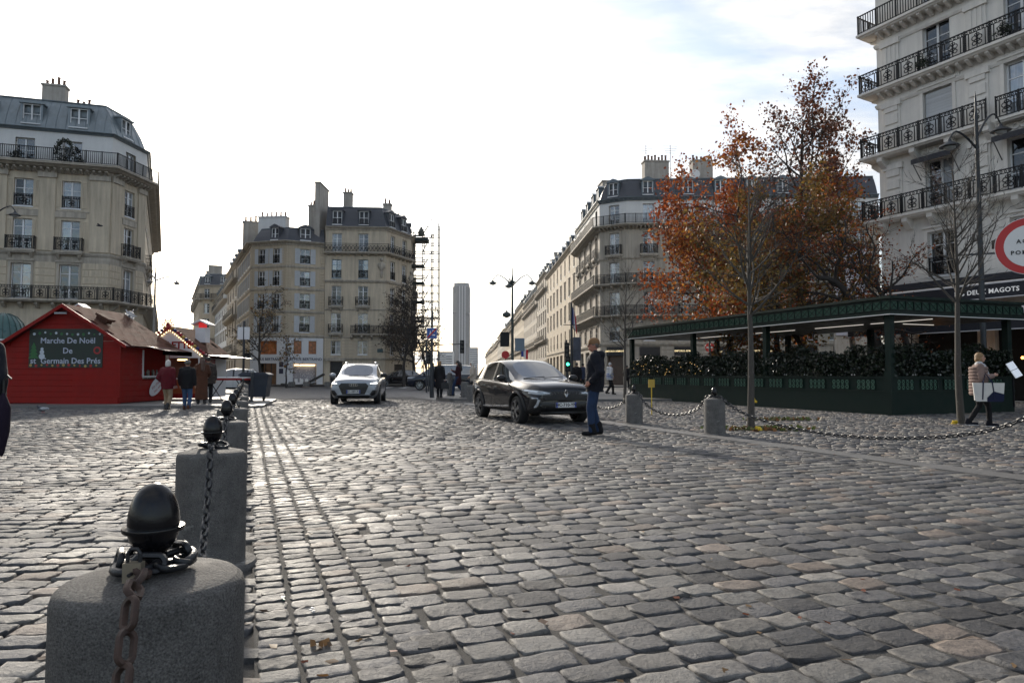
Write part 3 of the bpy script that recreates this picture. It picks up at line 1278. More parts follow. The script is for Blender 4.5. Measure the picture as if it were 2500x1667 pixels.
class Bld:
    def __init__(s, name, label, pts, wallm, trim, cat='building', loc=None):
        s.pts = pts
        o = V2(loc if loc else pts[len(pts) // 2])
        s.root = thing(name, label, cat, (o.x, o.y, 0))
        s.o = o
        s.wallm, s.trim = wallm, trim
        s.holes = {i: [] for i in range(len(pts) - 1)}
        s.gl = GLASS
        s.far = False

    def L(s, i):
        return (V2(s.pts[i + 1]) - V2(s.pts[i])).length

    def frame(s, i, u, z=0.0, n=0.0):
        """local position on facade i and its rotation"""
        a, b = V2(s.pts[i]), V2(s.pts[i + 1])
        d = (b - a).normalized()
        nr = Vector((d.y, -d.x, 0))
        p = a + d * u + nr * n - s.o
        return Vector((p.x, p.y, z)), atan2(d.y, d.x)

    def put(s, me, name, i, u, z, n=0.0, parent=None, scale=None):
        p, r = s.frame(i, u, z, n)
        return inst(me, name, parent or s.root, p, r, scale)

    def window(s, i, u, z, w, h, bars=(.36, .70), hole=True, wm=None, shut=None, guard=None, sur=False, bal=None, glass=None, n=0.0, depth=.45, style='scroll'):
        if hole:
            s.holes[i].append((u - w / 2, u + w / 2, z, z + h))
        wn = s.put(win_me(w, h, bars, wm or WINW), 'window', i, u, z, n)
        pm = pane_me(w / 2 - .11, h - .16, glass or s.gl)
        for sx in (-1, 1):
            inst(pm, 'pane', wn, (sx * (w / 4 - .008), .225, .10))
        if sur:
            s.put(surround_me(w, h, s.trim), 'window_surround', i, u, z, n)
        if shut:
            for sx in (-1, 1):
                s.put(shutter_me(shut, h, SHUT), 'shutter', i, u + sx * (w / 2 + shut / 2 + .02), z, n)
        if guard:
            s.put(rail_me(w - .02, .88, guard), 'railing', i, u - w / 2 + .01, z, n + .0)
        if bal:
            me, mr = smallbalc(w + bal, depth, style)
            bo = s.put(me, 'balcony', i, u, z - .06, n)
            inst(mr, 'railing', bo)
        return wn

    def walls(s, z0, z1, depth=.30, back=None, m=None):
        mb = MB()
        o = s.o
        for i in range(len(s.pts) - 1):
            a, b = V2(s.pts[i]), V2(s.pts[i + 1])
            d = (b - a).normalized()
            nr = Vector((d.y, -d.x, 0))
            L = (b - a).length
            hs = s.holes[i]
            us = sorted({0.0, L} | {round(x, 4) for h in hs for x in h[:2]})
            zs = sorted({z0, z1} | {round(x, 4) for h in hs for x in h[2:]})
            us = [u for u in us if -1e-6 <= u <= L + 1e-6]
            zs = [z for z in zs if z0 - 1e-6 <= z <= z1 + 1e-6]

            def P(u, n, z):
                q = a + d * u + nr * n - o
                return (q.x, q.y, z)
            for p, q in zip(us, us[1:]):
                for r, t in zip(zs, zs[1:]):
                    cu, cz = (p + q) / 2, (r + t) / 2
                    if any(h[0] < cu < h[1] and h[2] < cz < h[3] for h in hs):
                        continue
                    mb.quad(P(p, 0, r), P(q, 0, r), P(q, 0, t), P(p, 0, t))
            for (p, q, r, t) in hs:
                e = -depth
                mb.quad(P(p, 0, r), P(p, 0, t), P(p, e, t), P(p, e, r))
                mb.quad(P(q, 0, r), P(q, e, r), P(q, e, t), P(q, 0, t))
                mb.quad(P(p, 0, t), P(q, 0, t), P(q, e, t), P(p, e, t))
                mb.quad(P(p, 0, r), P(p, e, r), P(q, e, r), P(q, 0, r))
        if back:
            bp = [s.pts[-1]] + back + [s.pts[0]]
            for a, b in zip(bp, bp[1:]):
                a, b = V2(a) - o, V2(b) - o
                mb.quad((a.x, a.y, z0), (b.x, b.y, z0), (b.x, b.y, z1), (a.x, a.y, z1))
            top = [V2(p) - o for p in s.pts + back]
            mb.add([(p.x, p.y, z1 - .01) for p in top], [tuple(range(len(top)))])
        return mb.build('wall', m or s.wallm, s.root)

    def band(s, name, z, prof, m=None, i0=0, i1=None, pts=None):
        """moulding: prof [(outward, dz)] closed"""
        mb = MB()
        p = pts or s.pts[i0:(i1 if i1 is not None else len(s.pts))]
        p = [(q[0] - s.o.x, q[1] - s.o.y) for q in p]
        sweep(mb, p, [(n, z + dz) for n, dz in prof])
        return mb.build(name, m or s.trim, s.root, fixn=True)

    def cornice(s, z, proj=.55, h=.45, **k):
        return s.band('cornice', z, [(-.02, -h), (.10, -h), (.14, -h * .6), (proj * .6, -h * .45), (proj * .75, -h * .22), (proj, -h * .18), (proj, 0), (-.02, .04)], **k)

    def string(s, z, proj=.12, h=.2, **k):
        return s.band('string_course', z, [(-.02, -h), (proj * .5, -h), (proj, -h * .4), (proj, 0), (-.02, .03)], **k)

    def modillions(s, i, z, sp, size=(.16, .38, .24), u0=0.2, u1=None, m=None):
        L = u1 if u1 is not None else s.L(i) - .2
        n = max(1, round((L - u0) / sp))
        w_, d_, h_ = size
        me = cached(('mod', size, (m or s.trim).name), lambda: MB().prism([(0, -h_), (0, 0), (-d_, 0), (-d_, -h_ * .35), (-d_ * .35, -h_)], -w_ / 2, w_ / 2,
                    M=Matrix.Rotation(radians(90), 4, 'Z')).mesh('modillion', m or s.trim, fixn=True))
        for k in range(n + 1):
            s.put(me, 'modillion', i, u0 + (L - u0) * k / n, z)

    def balcony(s, i0, i1, z, depth=.7, style='scroll', h=.95, u0=None, u1=None, brackets=1.4, m=None, brk=(.20, .55, .42)):
        """continuous balcony over facades i0..i1-1"""
        m = m or s.trim
        pts = [V2(p) for p in s.pts[i0:i1 + 1]]
        if u0 is not None:
            pts[0] = pts[0] + (pts[1] - pts[0]).normalized() * u0
        if u1 is not None:
            a = V2(s.pts[i1 - 1])
            pts[-1] = a + (V2(s.pts[i1]) - a).normalized() * u1
        bo = s.band('balcony', z, [(-.02, -.20), (depth * .82, -.20), (depth * .9, -.13), (depth, -.11), (depth, 0), (-.02, .02)], m=m, pts=pts)
        ms = mitre(pts)
        op = [p + q * (depth - .07) for p, q in zip(pts, ms)]
        for a, b in zip(op, op[1:]):
            L = (b - a).length
            d = (b - a).normalized()
            inst(rail_me(L, h, style), 'railing', bo, (a.x - s.o.x, a.y - s.o.y, z), atan2(d.y, d.x))
        if brackets:
            for i in range(i0, i1):
                a = (u0 or .25) if i == i0 else .25
                b = u1 if (u1 is not None and i == i1 - 1) else s.L(i) - .25
                s.modillions(i, z - .2, brackets, brk, a + .1, b - .1, m)
        return bo

    def mansard(s, z0, z1, inset=1.1, m=None, back=None, off=-.05, top=.35, i0=0, i1=None):
        mb = MB()
        p = s.pts[i0:(i1 if i1 is not None else len(s.pts))]
        p = [(q[0] - s.o.x, q[1] - s.o.y) for q in p]
        dz = z1 - z0
        prof = [(off, z0), (off - inset * .32, z0 + dz * .42), (off - inset * .72, z0 + dz * .8), (off - inset, z1), (off - inset - 3.2, z1 + top), (off - inset - 3.6, z0)]
        sweep(mb, p, prof)
        r = mb.build('roof', m or SLATE, s.root, fixn=True)
        # lead roll at the break
        mb = MB()
        ms = mitre(p)
        mb.tube([V2(a) + q * (off - inset + .02) + Vector((0, 0, z1 + .01)) for a, q in zip(p, ms)], .07, 6)
        mb.build('ridge_roll', ZINCD, r)
        s.roof = r
        return r

    def seams(s, i, z0, z1, sp, inset, off=-.05, m=None):
        """standing seams of a zinc mansard"""
        n = int(s.L(i) / sp)
        dz = z1 - z0
        for k in range(1, n):
            u = k * s.L(i) / n
            mb = MB()
            pr = [(off, 0), (off - inset * .32, dz * .42), (off - inset * .72, dz * .8), (off - inset, dz)]
            mb.tube([(0, -n_ - .012, z) for n_, z in pr], .022, 4)
            me = cached(('seam', s.root.name, i), lambda: mb.mesh('seam', m or ZINC))
            p, r = s.frame(i, u, z0)
            inst(me, 'seam', s.roof, p, r)

    def dormer(s, i, u, z, w=1.1, h=1.5, inset=.12, depth=1.6, m=None, wm=None, pitch='flat', guard=None, glass=None):
        m = m or ZINCD
        key = ('dorm', round(w, 2), round(h, 2), depth, m.name, pitch)

        def f():
            mb = MB()
            t = .12
            mb.box(-w / 2 - t, 0, -.12, -w / 2, depth, h + .02)
            mb.box(w / 2, 0, -.12, w / 2 + t, depth, h + .02)
            mb.box(-w / 2, 0, -.12, w / 2, depth, -.002)
            e = .1
            if pitch == 'flat':
                mb.box(-w / 2 - t - e, -e, h + .022, w / 2 + t + e, depth, h + .14)
            else:
                mb.prism([(-w / 2 - t - e, h + .022), (w / 2 + t + e, h + .022), (w / 2 + t + e, h + .09), (w * .32, h + .30), (0, h + .42), (-w * .32, h + .30), (-w / 2 - t - e, h + .09)], -e, depth)
            mb.quad((-w / 2, .34, 0), (w / 2, .34, 0), (w / 2, .34, h), (-w / 2, .34, h))
            return mb.mesh('dormer', m)
        d = s.put(cached(key, f), 'dormer', i, u, z, -inset)
        wn = inst(win_me(w, h, (.5,), wm or WINW), 'window', d, (0, -.12, 0))
        return d

    def chimney(s, x, y, z0, w, d, h, rot=0.0, pots=5, m=None):
        mb = MB()
        mb.box(-w / 2, -d / 2, 0, w / 2, d / 2, h)
        mb.box(-w / 2 - .08, -d / 2 - .08, h, w / 2 + .08, d / 2 + .08, h + .14)
        c = mb.build('chimney', m or CHIM, s.root, (x - s.o.x, y - s.o.y, z0), rot)
        pm = cached('pot', lambda: MB().lathe([(.13, 0), (.11, .25), (.10, .5), (.13, .52), (.13, .58), (.09, .58)], 8).mesh('chimney_pot', TERRA, smooth=40))
        for k in range(pots):
            inst(pm, 'chimney_pot', c, (-w / 2 + w * (k + .5) / pots, random.uniform(-.05, .05), h + .13), 0, (1, 1, random.uniform(.7, 1.3)))
        return c

    def boxpart(s, name, i, u0, u1, z0, z1, proud, m=None, n0=-.02):
        me = MB().box(0, -proud, 0, u1 - u0, -n0, z1 - z0).mesh(name, m or s.trim)
        return s.put(me, name, i, u0, z0)

    def panel(s, i, u0, u1, z0, z1, m=None, t=.06, p=.035):
        """raised picture-frame moulding on the wall"""
        w_, h_ = u1 - u0, z1 - z0
        mb = MB()
        mb.box(0, -p, 0, w_, .01, t)
        mb.box(0, -p, h_ - t, w_, .01, h_)
        mb.box(0, -p, t, t, .01, h_ - t)
        mb.box(w_ - t, -p, t, w_, .01, h_ - t)
        return s.put(mb.mesh('wall_panel', m or s.wallm), 'wall_panel', i, u0, z0)

    def blocks(s, i, u0, u1, z0, z1, ch=.42, bl=.85, proud=.035, m=None):
        """rusticated courses of separate stones"""
        me = cached(('blk', (m or s.wallm).name), lambda: MB().add(
            [(0, .01, 0), (1, .01, 0), (1, .01, 1), (0, .01, 1), (.015, -1, .04), (.985, -1, .04), (.985, -1, .96), (.015, -1, .96)],
            [(4, 5, 6, 7), (0, 1, 5, 4), (1, 2, 6, 5), (2, 3, 7, 6), (3, 0, 4, 7)]).mesh('stone_block', m or s.wallm))
        n = max(1, round((z1 - z0) / ch))
        hh = (z1 - z0) / n
        for k in range(n):
            L = u1 - u0
            c = max(1, round(L / bl))
            cuts = [u0 + L * j / c for j in range(c + 1)]
            if k % 2 and c > 1:
                cuts = [u0] + [u0 + L * (j + .5) / c for j in range(c)] + [u1]
            for a, b in zip(cuts, cuts[1:]):
                s.put(me, 'stone_block', i, a + .012, z0 + k * hh + .012, scale=(b - a - .024, proud, hh - .024))


# ------------------------------------------------------------------ left corner building
L1 = Vector((-29.7, 50, 0))
dl = Vector((3.39, 1, 0)).normalized()
PL = [tuple((L1 - dl * 17)[:2]), tuple(L1[:2]), (-29.3, 54.0), (-44.0, 83.0)]
bl = Bld('apartment_building', 'cream stone corner building with blue-grey zinc roof behind the red market chalet', PL, LIME, STONETRIM, loc=L1)
LL = 17.0
fr = [LL - 2.58, LL - 5.59, LL - 8.6, LL - 11.6, LL - 14.6]
for u in fr:
    bl.window(0, u, 6.62, 1.25, 2.5, (.22, .74), sur=True)
    bl.window(0, u, 10.15, 1.2, 2.2, (.25, .75), bal=.7, style='scroll')
    bl.window(0, u, 13.25, 1.2, 2.0, (.33, .66), guard='scroll')
    bl.window(0, u, 16.45, 1.2, 1.75, (.5,))
    bl.dormer(0, u + .25, 19.35, 1.15, 1.45, inset=.25, m=ZINC)
for (z, h, g) in ((6.62, 2.5, None), (10.15, 2.2, 'b'), (13.25, 2.0, 'g'), (16.45, 1.75, None)):
    bl.window(1, 2.1, z, 1.15, h, (.25, .75), sur=z < 7, bal=.7 if g == 'b' else None, guard='scroll' if g == 'g' else None)
    for u in (3.2, 7.2, 11.2):
        bl.window(2, u, z, 1.15, h, (.25, .75), bal=.7 if g == 'b' else None)
bl.dormer(1, 1.9, 19.35, 1.05, 1.4, inset=.25, m=ZINC)
for u in (2.2, 5.6, 9, 12.5):
    bl.holes[0].append((u - 1.2, u + 1.2, .1, 3.6))
bl.walls(0, 16.3, back=[(-60, 80), (-58, 50)])
bl2 = MB()
for i in range(3):
    pass
bw = Bld('x', None, PL, RENDER_W, STONETRIM, loc=L1)
bpy.data.objects.remove(bw.root)
bw.root = bl.root
for i in range(3):
    bw.holes[i] = [h for h in bl.holes[i] if h[2] > 16]
bw.walls(16.3, 18.95, back=[(-60, 80), (-58, 50)])
bl.cornice(16.35, .95, .55)
for i in (0, 1):
    bl.modillions(i, 16.02, .42, (.15, .62, .26))
bl.balcony(0, 3, 16.42, .95, 'plain', .95, brackets=0)
bl.balcony(0, 3, 6.52, .85, 'scroll', .95, brackets=1.05)
bl.string(10.0, .14, .25)
bl.string(9.72, .06, .5)
bl.string(13.05, .05, .1)
bl.cornice(18.98, .28, .2, m=ZINCD)
bl.mansard(18.98, 21.5, 1.25, ZINC)
bl.seams(0, 18.98, 21.5, .62, 1.25)
bl.seams(1, 18.98, 21.5, .62, 1.25)
for a, b in ((0.0, 1.55),):
    bl.boxpart('pilaster', 0, LL - a - 1.35, LL - a - .02, 10.1, 15.9, .10, LIME)
for c in (LL - 4.08, LL - 7.1, LL - 10.1, LL - 13.1):
    bl.boxpart('pilaster', 0, c - .52, c + .52, 10.1, 15.4, .09, LIME)
    bl.boxpart('capital', 0, c - .6, c + .6, 15.4, 15.85, .2)
bl.boxpart('capital', 0, LL - 1.4, LL - .0, 15.4, 15.85, .2)
bl.boxpart('pilaster', 1, .02, 1.1, 10.1, 15.9, .09, LIME)
bl.boxpart('pilaster', 1, 3.05, 3.95, 10.1, 15.9, .09, LIME)
bl.boxpart('capital', 1, .02, 1.2, 15.4, 15.85, .2)
bl.boxpart('capital', 1, 3.0, 3.98, 15.4, 15.85, .2)
for u in fr:
    bl.boxpart('frieze', 0, u - 1.0, u + 1.0, 12.55, 12.95, .07)
    bl.panel(0, u - 1.02, u - .72, 13.3, 15.2)
    bl.panel(0, u + .72, u + 1.02, 13.3, 15.2)
    bl.panel(0, u - 1.02, u - .74, 10.3, 12.3)
    bl.panel(0, u + .74, u + 1.02, 10.3, 12.3)
bl.boxpart('frieze', 1, 1.3, 2.9, 12.55, 12.95, .07)
for a, b in zip([0.0] + sorted(fr), sorted(fr) + [LL]):
    bl.blocks(0, a + (.85 if a > 0 else .1), b - (.85 if b < LL else .03), 6.7, 9.3, .52, 1.05)
bl.blocks(1, .05, 1.3, 6.7, 9.3, .52, .8)
bl.blocks(1, 2.95, 3.95, 6.7, 9.3, .52, .8)
c0 = at(135, 237, 53)
bl.chimney(c0.x, c0.y, 20.5, 1.6, .8, 3.3, .25, 4)
bl.chimney(c0.x + 1.3, c0.y + 1.5, 20.5, 1.2, .8, 2.2, .25, 3)

BPL = mat('balcony_foliage', (.03, .035, .02), .8, var=.6, scale=12)
for (u, n_, hh, ww) in ((LL - 2.9, 420, 1.5, .55), (LL - 5.9, 160, .9, .35), (LL - 1.9, 90, .5, .3)):
    mb = MB()
    for k in range(n_):
        a = random.uniform(0, pi)
        if n_ > 400 and random.random() < .6:
            q = Vector((cos(a) * ww + random.gauss(0, .07), random.gauss(0, .08), .5 + hh * .75 * sin(a) + random.gauss(0, .07)))
        else:
            q = Vector((random.gauss(0, ww * .5), random.gauss(0, .12), abs(random.gauss(0, hh * .4))))
        e = Vector((random.uniform(-1, 1), random.uniform(-1, 1), random.uniform(-1, 1))).normalized() * .10
        f_ = e.orthogonal().normalized() * .05
        mb.add([q - e, q + f_, q + e, q - f_], [(0, 1, 2, 3)])
    tag(bl.put(mb.mesh('balcony_plant', BPL), 'balcony_plant', 0, u, 16.45, .6), kind='stuff')

# ------------------------------------------------------------------ jeweller's building (middle left)
Q1, Q2, Q3 = (-28.1, 73.1), (-23.97, 72.0), (-20.3, 73.6)
sd_ = Vector((-.51, 1, 0)).normalized()
Q0 = tuple((V2(Q1) + sd_ * 15)[:2])
bm_ = Bld('jeweller_building', 'ochre stone corner house with grey shutters and a white jeweller shop front', [Q0, Q1, Q2, Q3], LIME2, STONETRIM, loc=Q2)
Lq1, Lq2 = bm_.L(1), bm_.L(2)
zs_ = [(13.0, 1.6), (10.6, 1.62), (8.15, 1.65), (5.65, 1.75)]
for z, h in zs_:
    for f in (.30, .72):
        bm_.window(1, Lq1 * f, z, .80, h, (.33, .66), shut=.42, guard='ring')
    bm_.window(2, Lq2 * .485, z, 1.05, h, (.33, .66), shut=.52, guard='ring')
    for k in range(6):
        bm_.window(0, 1.4 + 2.3 * k, z, .85, h, (.33, .66), shut=.42)
for z in (12.75, 10.35, 7.9):
    bm_.string(z, .10, .22)
bm_.string(5.35, .18, .28)
bm_.cornice(15.35, .55, .42)
for i in (0, 1, 2):
    bm_.modillions(i, 15.2, .33, (.12, .34, .16))
bm_.mansard(15.35, 17.0, 1.0, SLATE, off=-.1)
bm_.dormer(1, Lq1 * .62, 15.6, .85, 1.3, inset=.28, m=SLATE, pitch='seg')
bm_.dormer(2, Lq2 * .49, 15.6, 1.05, 1.3, inset=.28, m=SLATE, pitch='seg')
# quoins
for (i, a, b) in ((1, Lq1 - .52, Lq1 - .02), (2, .02, .50), (1, .02, .5), (2, Lq2 - .5, Lq2 - .02), (0, bm_.L(0) - .55, bm_.L(0) - .03)):
    for (z0, z1) in ((5.5, 7.65), (7.95, 10.1), (10.4, 12.5), (12.8, 14.8)):
        bm_.blocks(i, a, b, z0, z1, .30, 9, .05)
# shop front: white storey, lit windows
bm_.holes[2] += [(Lq2 * .22, Lq2 * .42, 3.35, 4.75), (Lq2 * .60, Lq2 * .80, 3.35, 4.75), (Lq2 * .21, Lq2 * .81, .35, 2.35)]
bm_.holes[1] += [(Lq1 * .28, Lq1 * .78, 3.3, 4.75), (Lq1 * .27, Lq1 * .78, .0, 2.35)]
bm_.walls(0, 15.0, back=[(-22, 100), (-36, 100)])
shop = mat('warm_lit_display', (.9, .62, .34), .5, var=.6, scale=1.6, emit=.10)
for (i, a, b, z0, z1, m_) in ((2, .22, .42, 3.35, 4.75, WARM), (2, .60, .80, 3.35, 4.75, WARM), (1, .28, .78, 3.3, 4.75, WARM)):
    L_ = bm_.L(i)
    p = bm_.put(MB().box(0, .24, 0, L_ * (b - a), .27, z1 - z0).mesh('lit_window', mat('amber_window', (.20, .065, .02), .2, var=.95, scale=3.2, emit=.07)), 'lit_window', i, L_ * a, z0)
L_ = Lq2
disp = mat('display_back', (.30, .30, .33), .5, var=.25, scale=1.2)
bm_.put(MB().box(0, .5, 0, L_ * .6, .55, 2.0).mesh('display_back', disp), 'display_window', 2, L_ * .21, .35)
bm_.put(MB().box(.1, .3, 1.78, L_ * .6 - .1, .4, 1.86).mesh('strip_light', mat('strip_light_warm', (1, .72, .4), .4, var=0, emit=3.0)), 'strip_light', 2, L_ * .21, .35)
for k in range(46):
    bm_.put(cached('bauble', lambda: MB().ell((0, 0, 0), .035, 8, 6).mesh('bauble', mat('bauble_white', (.8, .8, .82), .3, var=0))), 'bauble', 2, L_ * .21 + random.uniform(.1, L_ * .6 - .1), .5 + abs(random.gauss(0, .6)), -.4)
for k in range(3):
    bm_.put(MB().box(-.16, -.14, 0, .16, .14, .34).mesh('display_bag', mat('shop_bag', (.75, .75, .74), .6, var=0)), 'display_stand', 2, L_ * .3 + k * .55, .36, -.3)
doorm = mat('shop_interior', (.10, .055, .03), .6, var=.5, scale=2, emit=.10)
bm_.put(MB().box(0, .9, 0, Lq1 * .51, 1.0, 2.35).mesh('interior', doorm), 'shop_interior', 1, Lq1 * .27, 0)
for k in range(4):
    bm_.put(MB().box(-.04, .1, 0, .04, .18, 2.35).mesh('door_frame', BLKAWN), 'door_frame', 1, Lq1 * (.27 + .17 * k), 0)
for (i, a, b) in ((2, .0, .98), (1, .02, 1.0)):
    L_ = bm_.L(i)
    hs = [h for h in bm_.holes[i] if h[2] < 5]
    us = sorted({a * L_, b * L_} | {x for h in hs for x in h[:2]})
    for p, q in zip(us, us[1:]):
        zs2 = sorted({.12, 5.08} | {z for h in hs if h[0] < (p + q) / 2 < h[1] for z in h[2:]})
        for z0, z1 in zip(zs2, zs2[1:]):
            if not any(h[0] < (p + q) / 2 < h[1] and h[2] < (z0 + z1) / 2 < h[3] for h in hs) and z1 - z0 > .2:
                bm_.boxpart('shop_panel', i, p + .003, q - .003, z0, z1, .06, SHOPW)
NAVYL = mat('navy_letters', (.03, .035, .07), .5, var=0)
p, r = bm_.frame(2, Lq2 * .5, 2.78, .07)
lettering('ARTHUS BERTRAND', .40, NAVYL, bm_.root, p, r, bold=.008)
p, r = bm_.frame(1, Lq1 * .5, 2.78, .07)
lettering('ARTHUS BERTRAND', .40, NAVYL, bm_.root, p, r, bold=.008)
for z in (2.25, 1.55):
    bm_.boxpart('plaque', 1, Lq1 - .62, Lq1 - .12, z - .3, z + .25, .075, NAVYL)
c0 = at(750, 590, 77)
bm_.chimney(at(664, 590, 76).x, 76.5, 15.8, 3.2, 1.0, 3.0, -.1, 6, RENDER_W)
bm_.chimney(at(762, 590, 76).x, 76.5, 15.5, 1.0, .8, 4.6, 0, 3)
bm_.chimney(at(618, 590, 78).x, 77.2, 15.0, 1.6, .9, 3.4, .3, 3)

# ------------------------------------------------------------------ tall building beside it
R0, R1, R2 = (-20.25, 73.5), (-13.76, 74.0), (-11.75, 79.0)
R3 = (-20.2, 140.0)
R3a = (-15.1, 104.0)
bt = Bld('apartment_building', 'tall beige building with dark slate mansard and two dormers facing the square', [R0, R1, R2, R3a], LIME, STONETRIM, loc=R1)
L0, Lc = bt.L(0), bt.L(1)
for (z, h, kind) in ((14.5, 2.0, 'run'), (11.6, 2.05, 'g'), (8.65, 2.1, 'b'), (5.7, 2.1, 'b'), (3.3, 1.5, 'sill')):
    for i, us in ((0, (L0 * .187, L0 * .626)), (1, (Lc * .26, Lc * .72)), (2, [1.6 + 2.6 * k for k in range(9)])):
        for u in us:
            w_ = 1.05 if i == 0 else .95
            bt.window(i, u, z, w_, h, (.3, .72) if h > 1.8 else (.6,), wm=WINB if (z, i) == (11.6, 0) else None,
                      guard='ring' if kind == 'g' else None, bal=.55 if kind == 'b' else None, style='cross', sur=False, depth=.4)
bt.holes[0] += [(L0 * .1, L0 * .30, .0, 2.55)]
bt.holes[1] += [(Lc * .35, Lc * .75, .1, 2.3)]
bt.walls(0, 17.2, back=[(-25, 104), (-22, 85)])
bt.put(MB().box(0, .28, 0, L0 * .2, .32, 2.55).mesh('door', BLKAWN), 'door', 0, L0 * .1, 0)
bt.put(MB().box(0, .28, 0, Lc * .4, .32, 2.2).mesh('shop_opening', BLKAWN), 'shop_opening', 1, Lc * .35, .1)
bt.put(MB().prism([(-1.1, 0), (1.1, 0), (1.1, .12), (0, .42), (-1.1, .12)], -.28, 0).mesh('door_pediment', STONETRIM, fixn=True), 'door_pediment', 0, L0 * .2, 2.62)
bt.balcony(0, 2, 14.42, .55, 'cross', .9, brackets=.75, brk=(.13, .4, .2))
bt.balcony(0, 2, 5.55, .6, 'scroll', .9, u0=L0 * .44, brackets=1.0)
bt.string(11.4, .16, .24)
for i in (0, 1):
    bt.modillions(i, 11.2, .45, (.12, .18, .12))
bt.string(8.25, .08, .16)
bt.string(5.2, .06, .12)
bt.string(2.95, .16, .22)
bt.cornice(17.2, .4, .35)
bt.blocks(0, .1, L0 * .187 - .6, 3.05, 5.1, .34, 5)
bt.blocks(0, L0 * .187 + .6, L0 * .626 - .6, 3.05, 5.1, .34, 1.6)
bt.blocks(0, L0 * .626 + .6, L0 - .05, 3.05, 5.1, .34, 1.6)
bt.mansard(17.22, 19.6, 1.0, SLATE)
for i, u in ((0, L0 * .187), (0, L0 * .626), (1, Lc * .25), (1, Lc * .72), (2, 2.5), (2, 6), (2, 9.5)):
    bt.dormer(i, u, 17.5, 1.0, 1.5, inset=.12, m=SLATE, pitch='seg')
    p_, r_ = bt.frame(i, u - .45, 17.5, .0)
    inst(rail_me(.9, .6, 'plain'), 'railing', bt.root, p_, r_)
for (i, u, z) in ((0, L0 - .45, 12.9), (1, Lc - .15, 12.2)):     # stone cartouches
    mb = MB().ell((0, -.1, 0), (.28, .2, .55), 8, 6).ell((0, -.12, .75), (.18, .16, .25), 8, 6).ell((0, -.08, -.8), (.16, .14, .5), 8, 6).ell((-.28, -.08, .1), (.16, .1, .3), 6, 5).ell((.28, -.08, .1), (.16, .1, .3), 6, 5)
    bt.put(mb.mesh('cartouche', STONETRIM, smooth=80), 'cartouche', i, u, z)
bt.chimney(at(782, 500, 75).x, 75.6, 15.5, .55, 3.6, 6.6, 0, 0)
bt.chimney(at(850, 500, 77).x, 77.0, 18.8, .9, .9, 2.9, 0, 3)
bt.chimney(at(946, 500, 79).x, 79.0, 18.0, .9, .8, 2.9, 0, 2)
bt.chimney(at(972, 500, 84).x, 82.0, 18.5, 2.2, .8, 1.4, .6, 5)
PLQ = mat('street_plate_green', (.01, .05, .06), .4, var=0)
bt.boxpart('street_plate', 0, L0 * .87, L0 * .87 + .62, 3.55, 3.95, .04, PLQ)

# ------------------------------------------------------------------ right middle corner building
S1, S2, S3 = (8.94, 69.0), (11.4, 67.5), (36.0, 66.4)
rd = Vector((-.06, 1, 0)).normalized()
S0 = tuple((V2(S1) + rd * 15)[:2])
ba = Bld('apartment_building', 'grey stone corner building with black fashion shop fronts and iron balconies behind the orange trees', [S0, S1, S2, S3], LIME3, STONETRIM, loc=S2)
Ls0, Ls1, Ls2 = ba.L(0), ba.L(1), ba.L(2)
fu = [2.2, 5.6, 7.6, 9.9] + [12.4 + 2.6 * k for k in range(5)]
for (z, h, kind) in ((16.2, 2.0, 'run'), (13.2, 2.15, 'b'), (10.3, 2.1, 'run'), (7.15, 2.25, 'run'), (4.55, 1.4, 'g')):
    for i, us in ((0, (2.5, 6.2, 9.8, 13.2)), (1, (Ls1 * .55,)), (2, fu)):
        for u in us:
            ba.window(i, u, z, 1.1, h, (.3, .74) if h > 1.6 else (.6,), sur=kind != 'run' or z < 11, bal=.7 if kind == 'b' else None,
                      guard='plain' if kind == 'g' else None, style='scroll')
shops = [(1.2, 3.2), (4.6, 6.6), (8.0, 10.2), (12.0, 14.4), (16, 18.4), (20, 22)]
for a, b in shops:
    ba.holes[2].append((a, b, .1, 3.9))
ba.holes[1].append((Ls1 * .25, Ls1 * .85, .0, 3.9))
for u in (2, 6, 10):
    ba.holes[0].append((u, u + 2.6, .1, 3.6))
ba.walls(0, 16.05, back=[(36, 84), (10, 84)])
bw = Bld('x', None, [S0, S1, S2, S3], RENDER_W, STONETRIM, loc=S2)
bpy.data.objects.remove(bw.root)
bw.root = ba.root
for i in range(3):
    bw.holes[i] = [h for h in ba.holes[i] if h[2] > 16]
bw.walls(16.05, 18.85, back=[(36, 84), (10, 84)])
doorw = mat('shop_door_brown', (.05, .03, .02), .4, var=.4, scale=2, emit=.05)
for a, b in shops:
    ba.put(MB().box(0, .28, 0, b - a, .32, 3.0).mesh('shop_glass', GLASSD), 'shop_window', 2, a, .1)
    ba.put(MB().box(0, -.12, 0, b - a, .28, .85).mesh('shop_fascia', BLKAWN), 'shop_fascia', 2, a, 3.05)
ba.put(MB().box(0, .5, 0, Ls1 * .6, .55, 3.0).mesh('shop_door', doorw), 'shop_door', 1, Ls1 * .25, .0)
ba.put(MB().box(0, -.1, 0, Ls1 * .6, .28, .85).mesh('shop_fascia', BLKAWN), 'shop_fascia', 1, Ls1 * .25, 3.05)
for (i, u) in ((1, Ls1 * .55), (2, 5.6), (2, 13.2)):
    p, r = ba.frame(i, u, 3.48, .135)
    lettering('EMPORIO ARMANI', .24, GOLD, ba.root, p, r, bold=.004)
p, r = ba.frame(2, 9.1, 3.45, .135)
inst(MB().add([(-.28, 0, .12), (0, 0, -.06), (.28, 0, .12), (.12, 0, -.02), (0, 0, -.16), (-.12, 0, -.02)], [(0, 1, 5), (1, 2, 3), (1, 3, 4, 5)]).mesh('emblem', GOLD), 'emblem', ba.root, p, r)
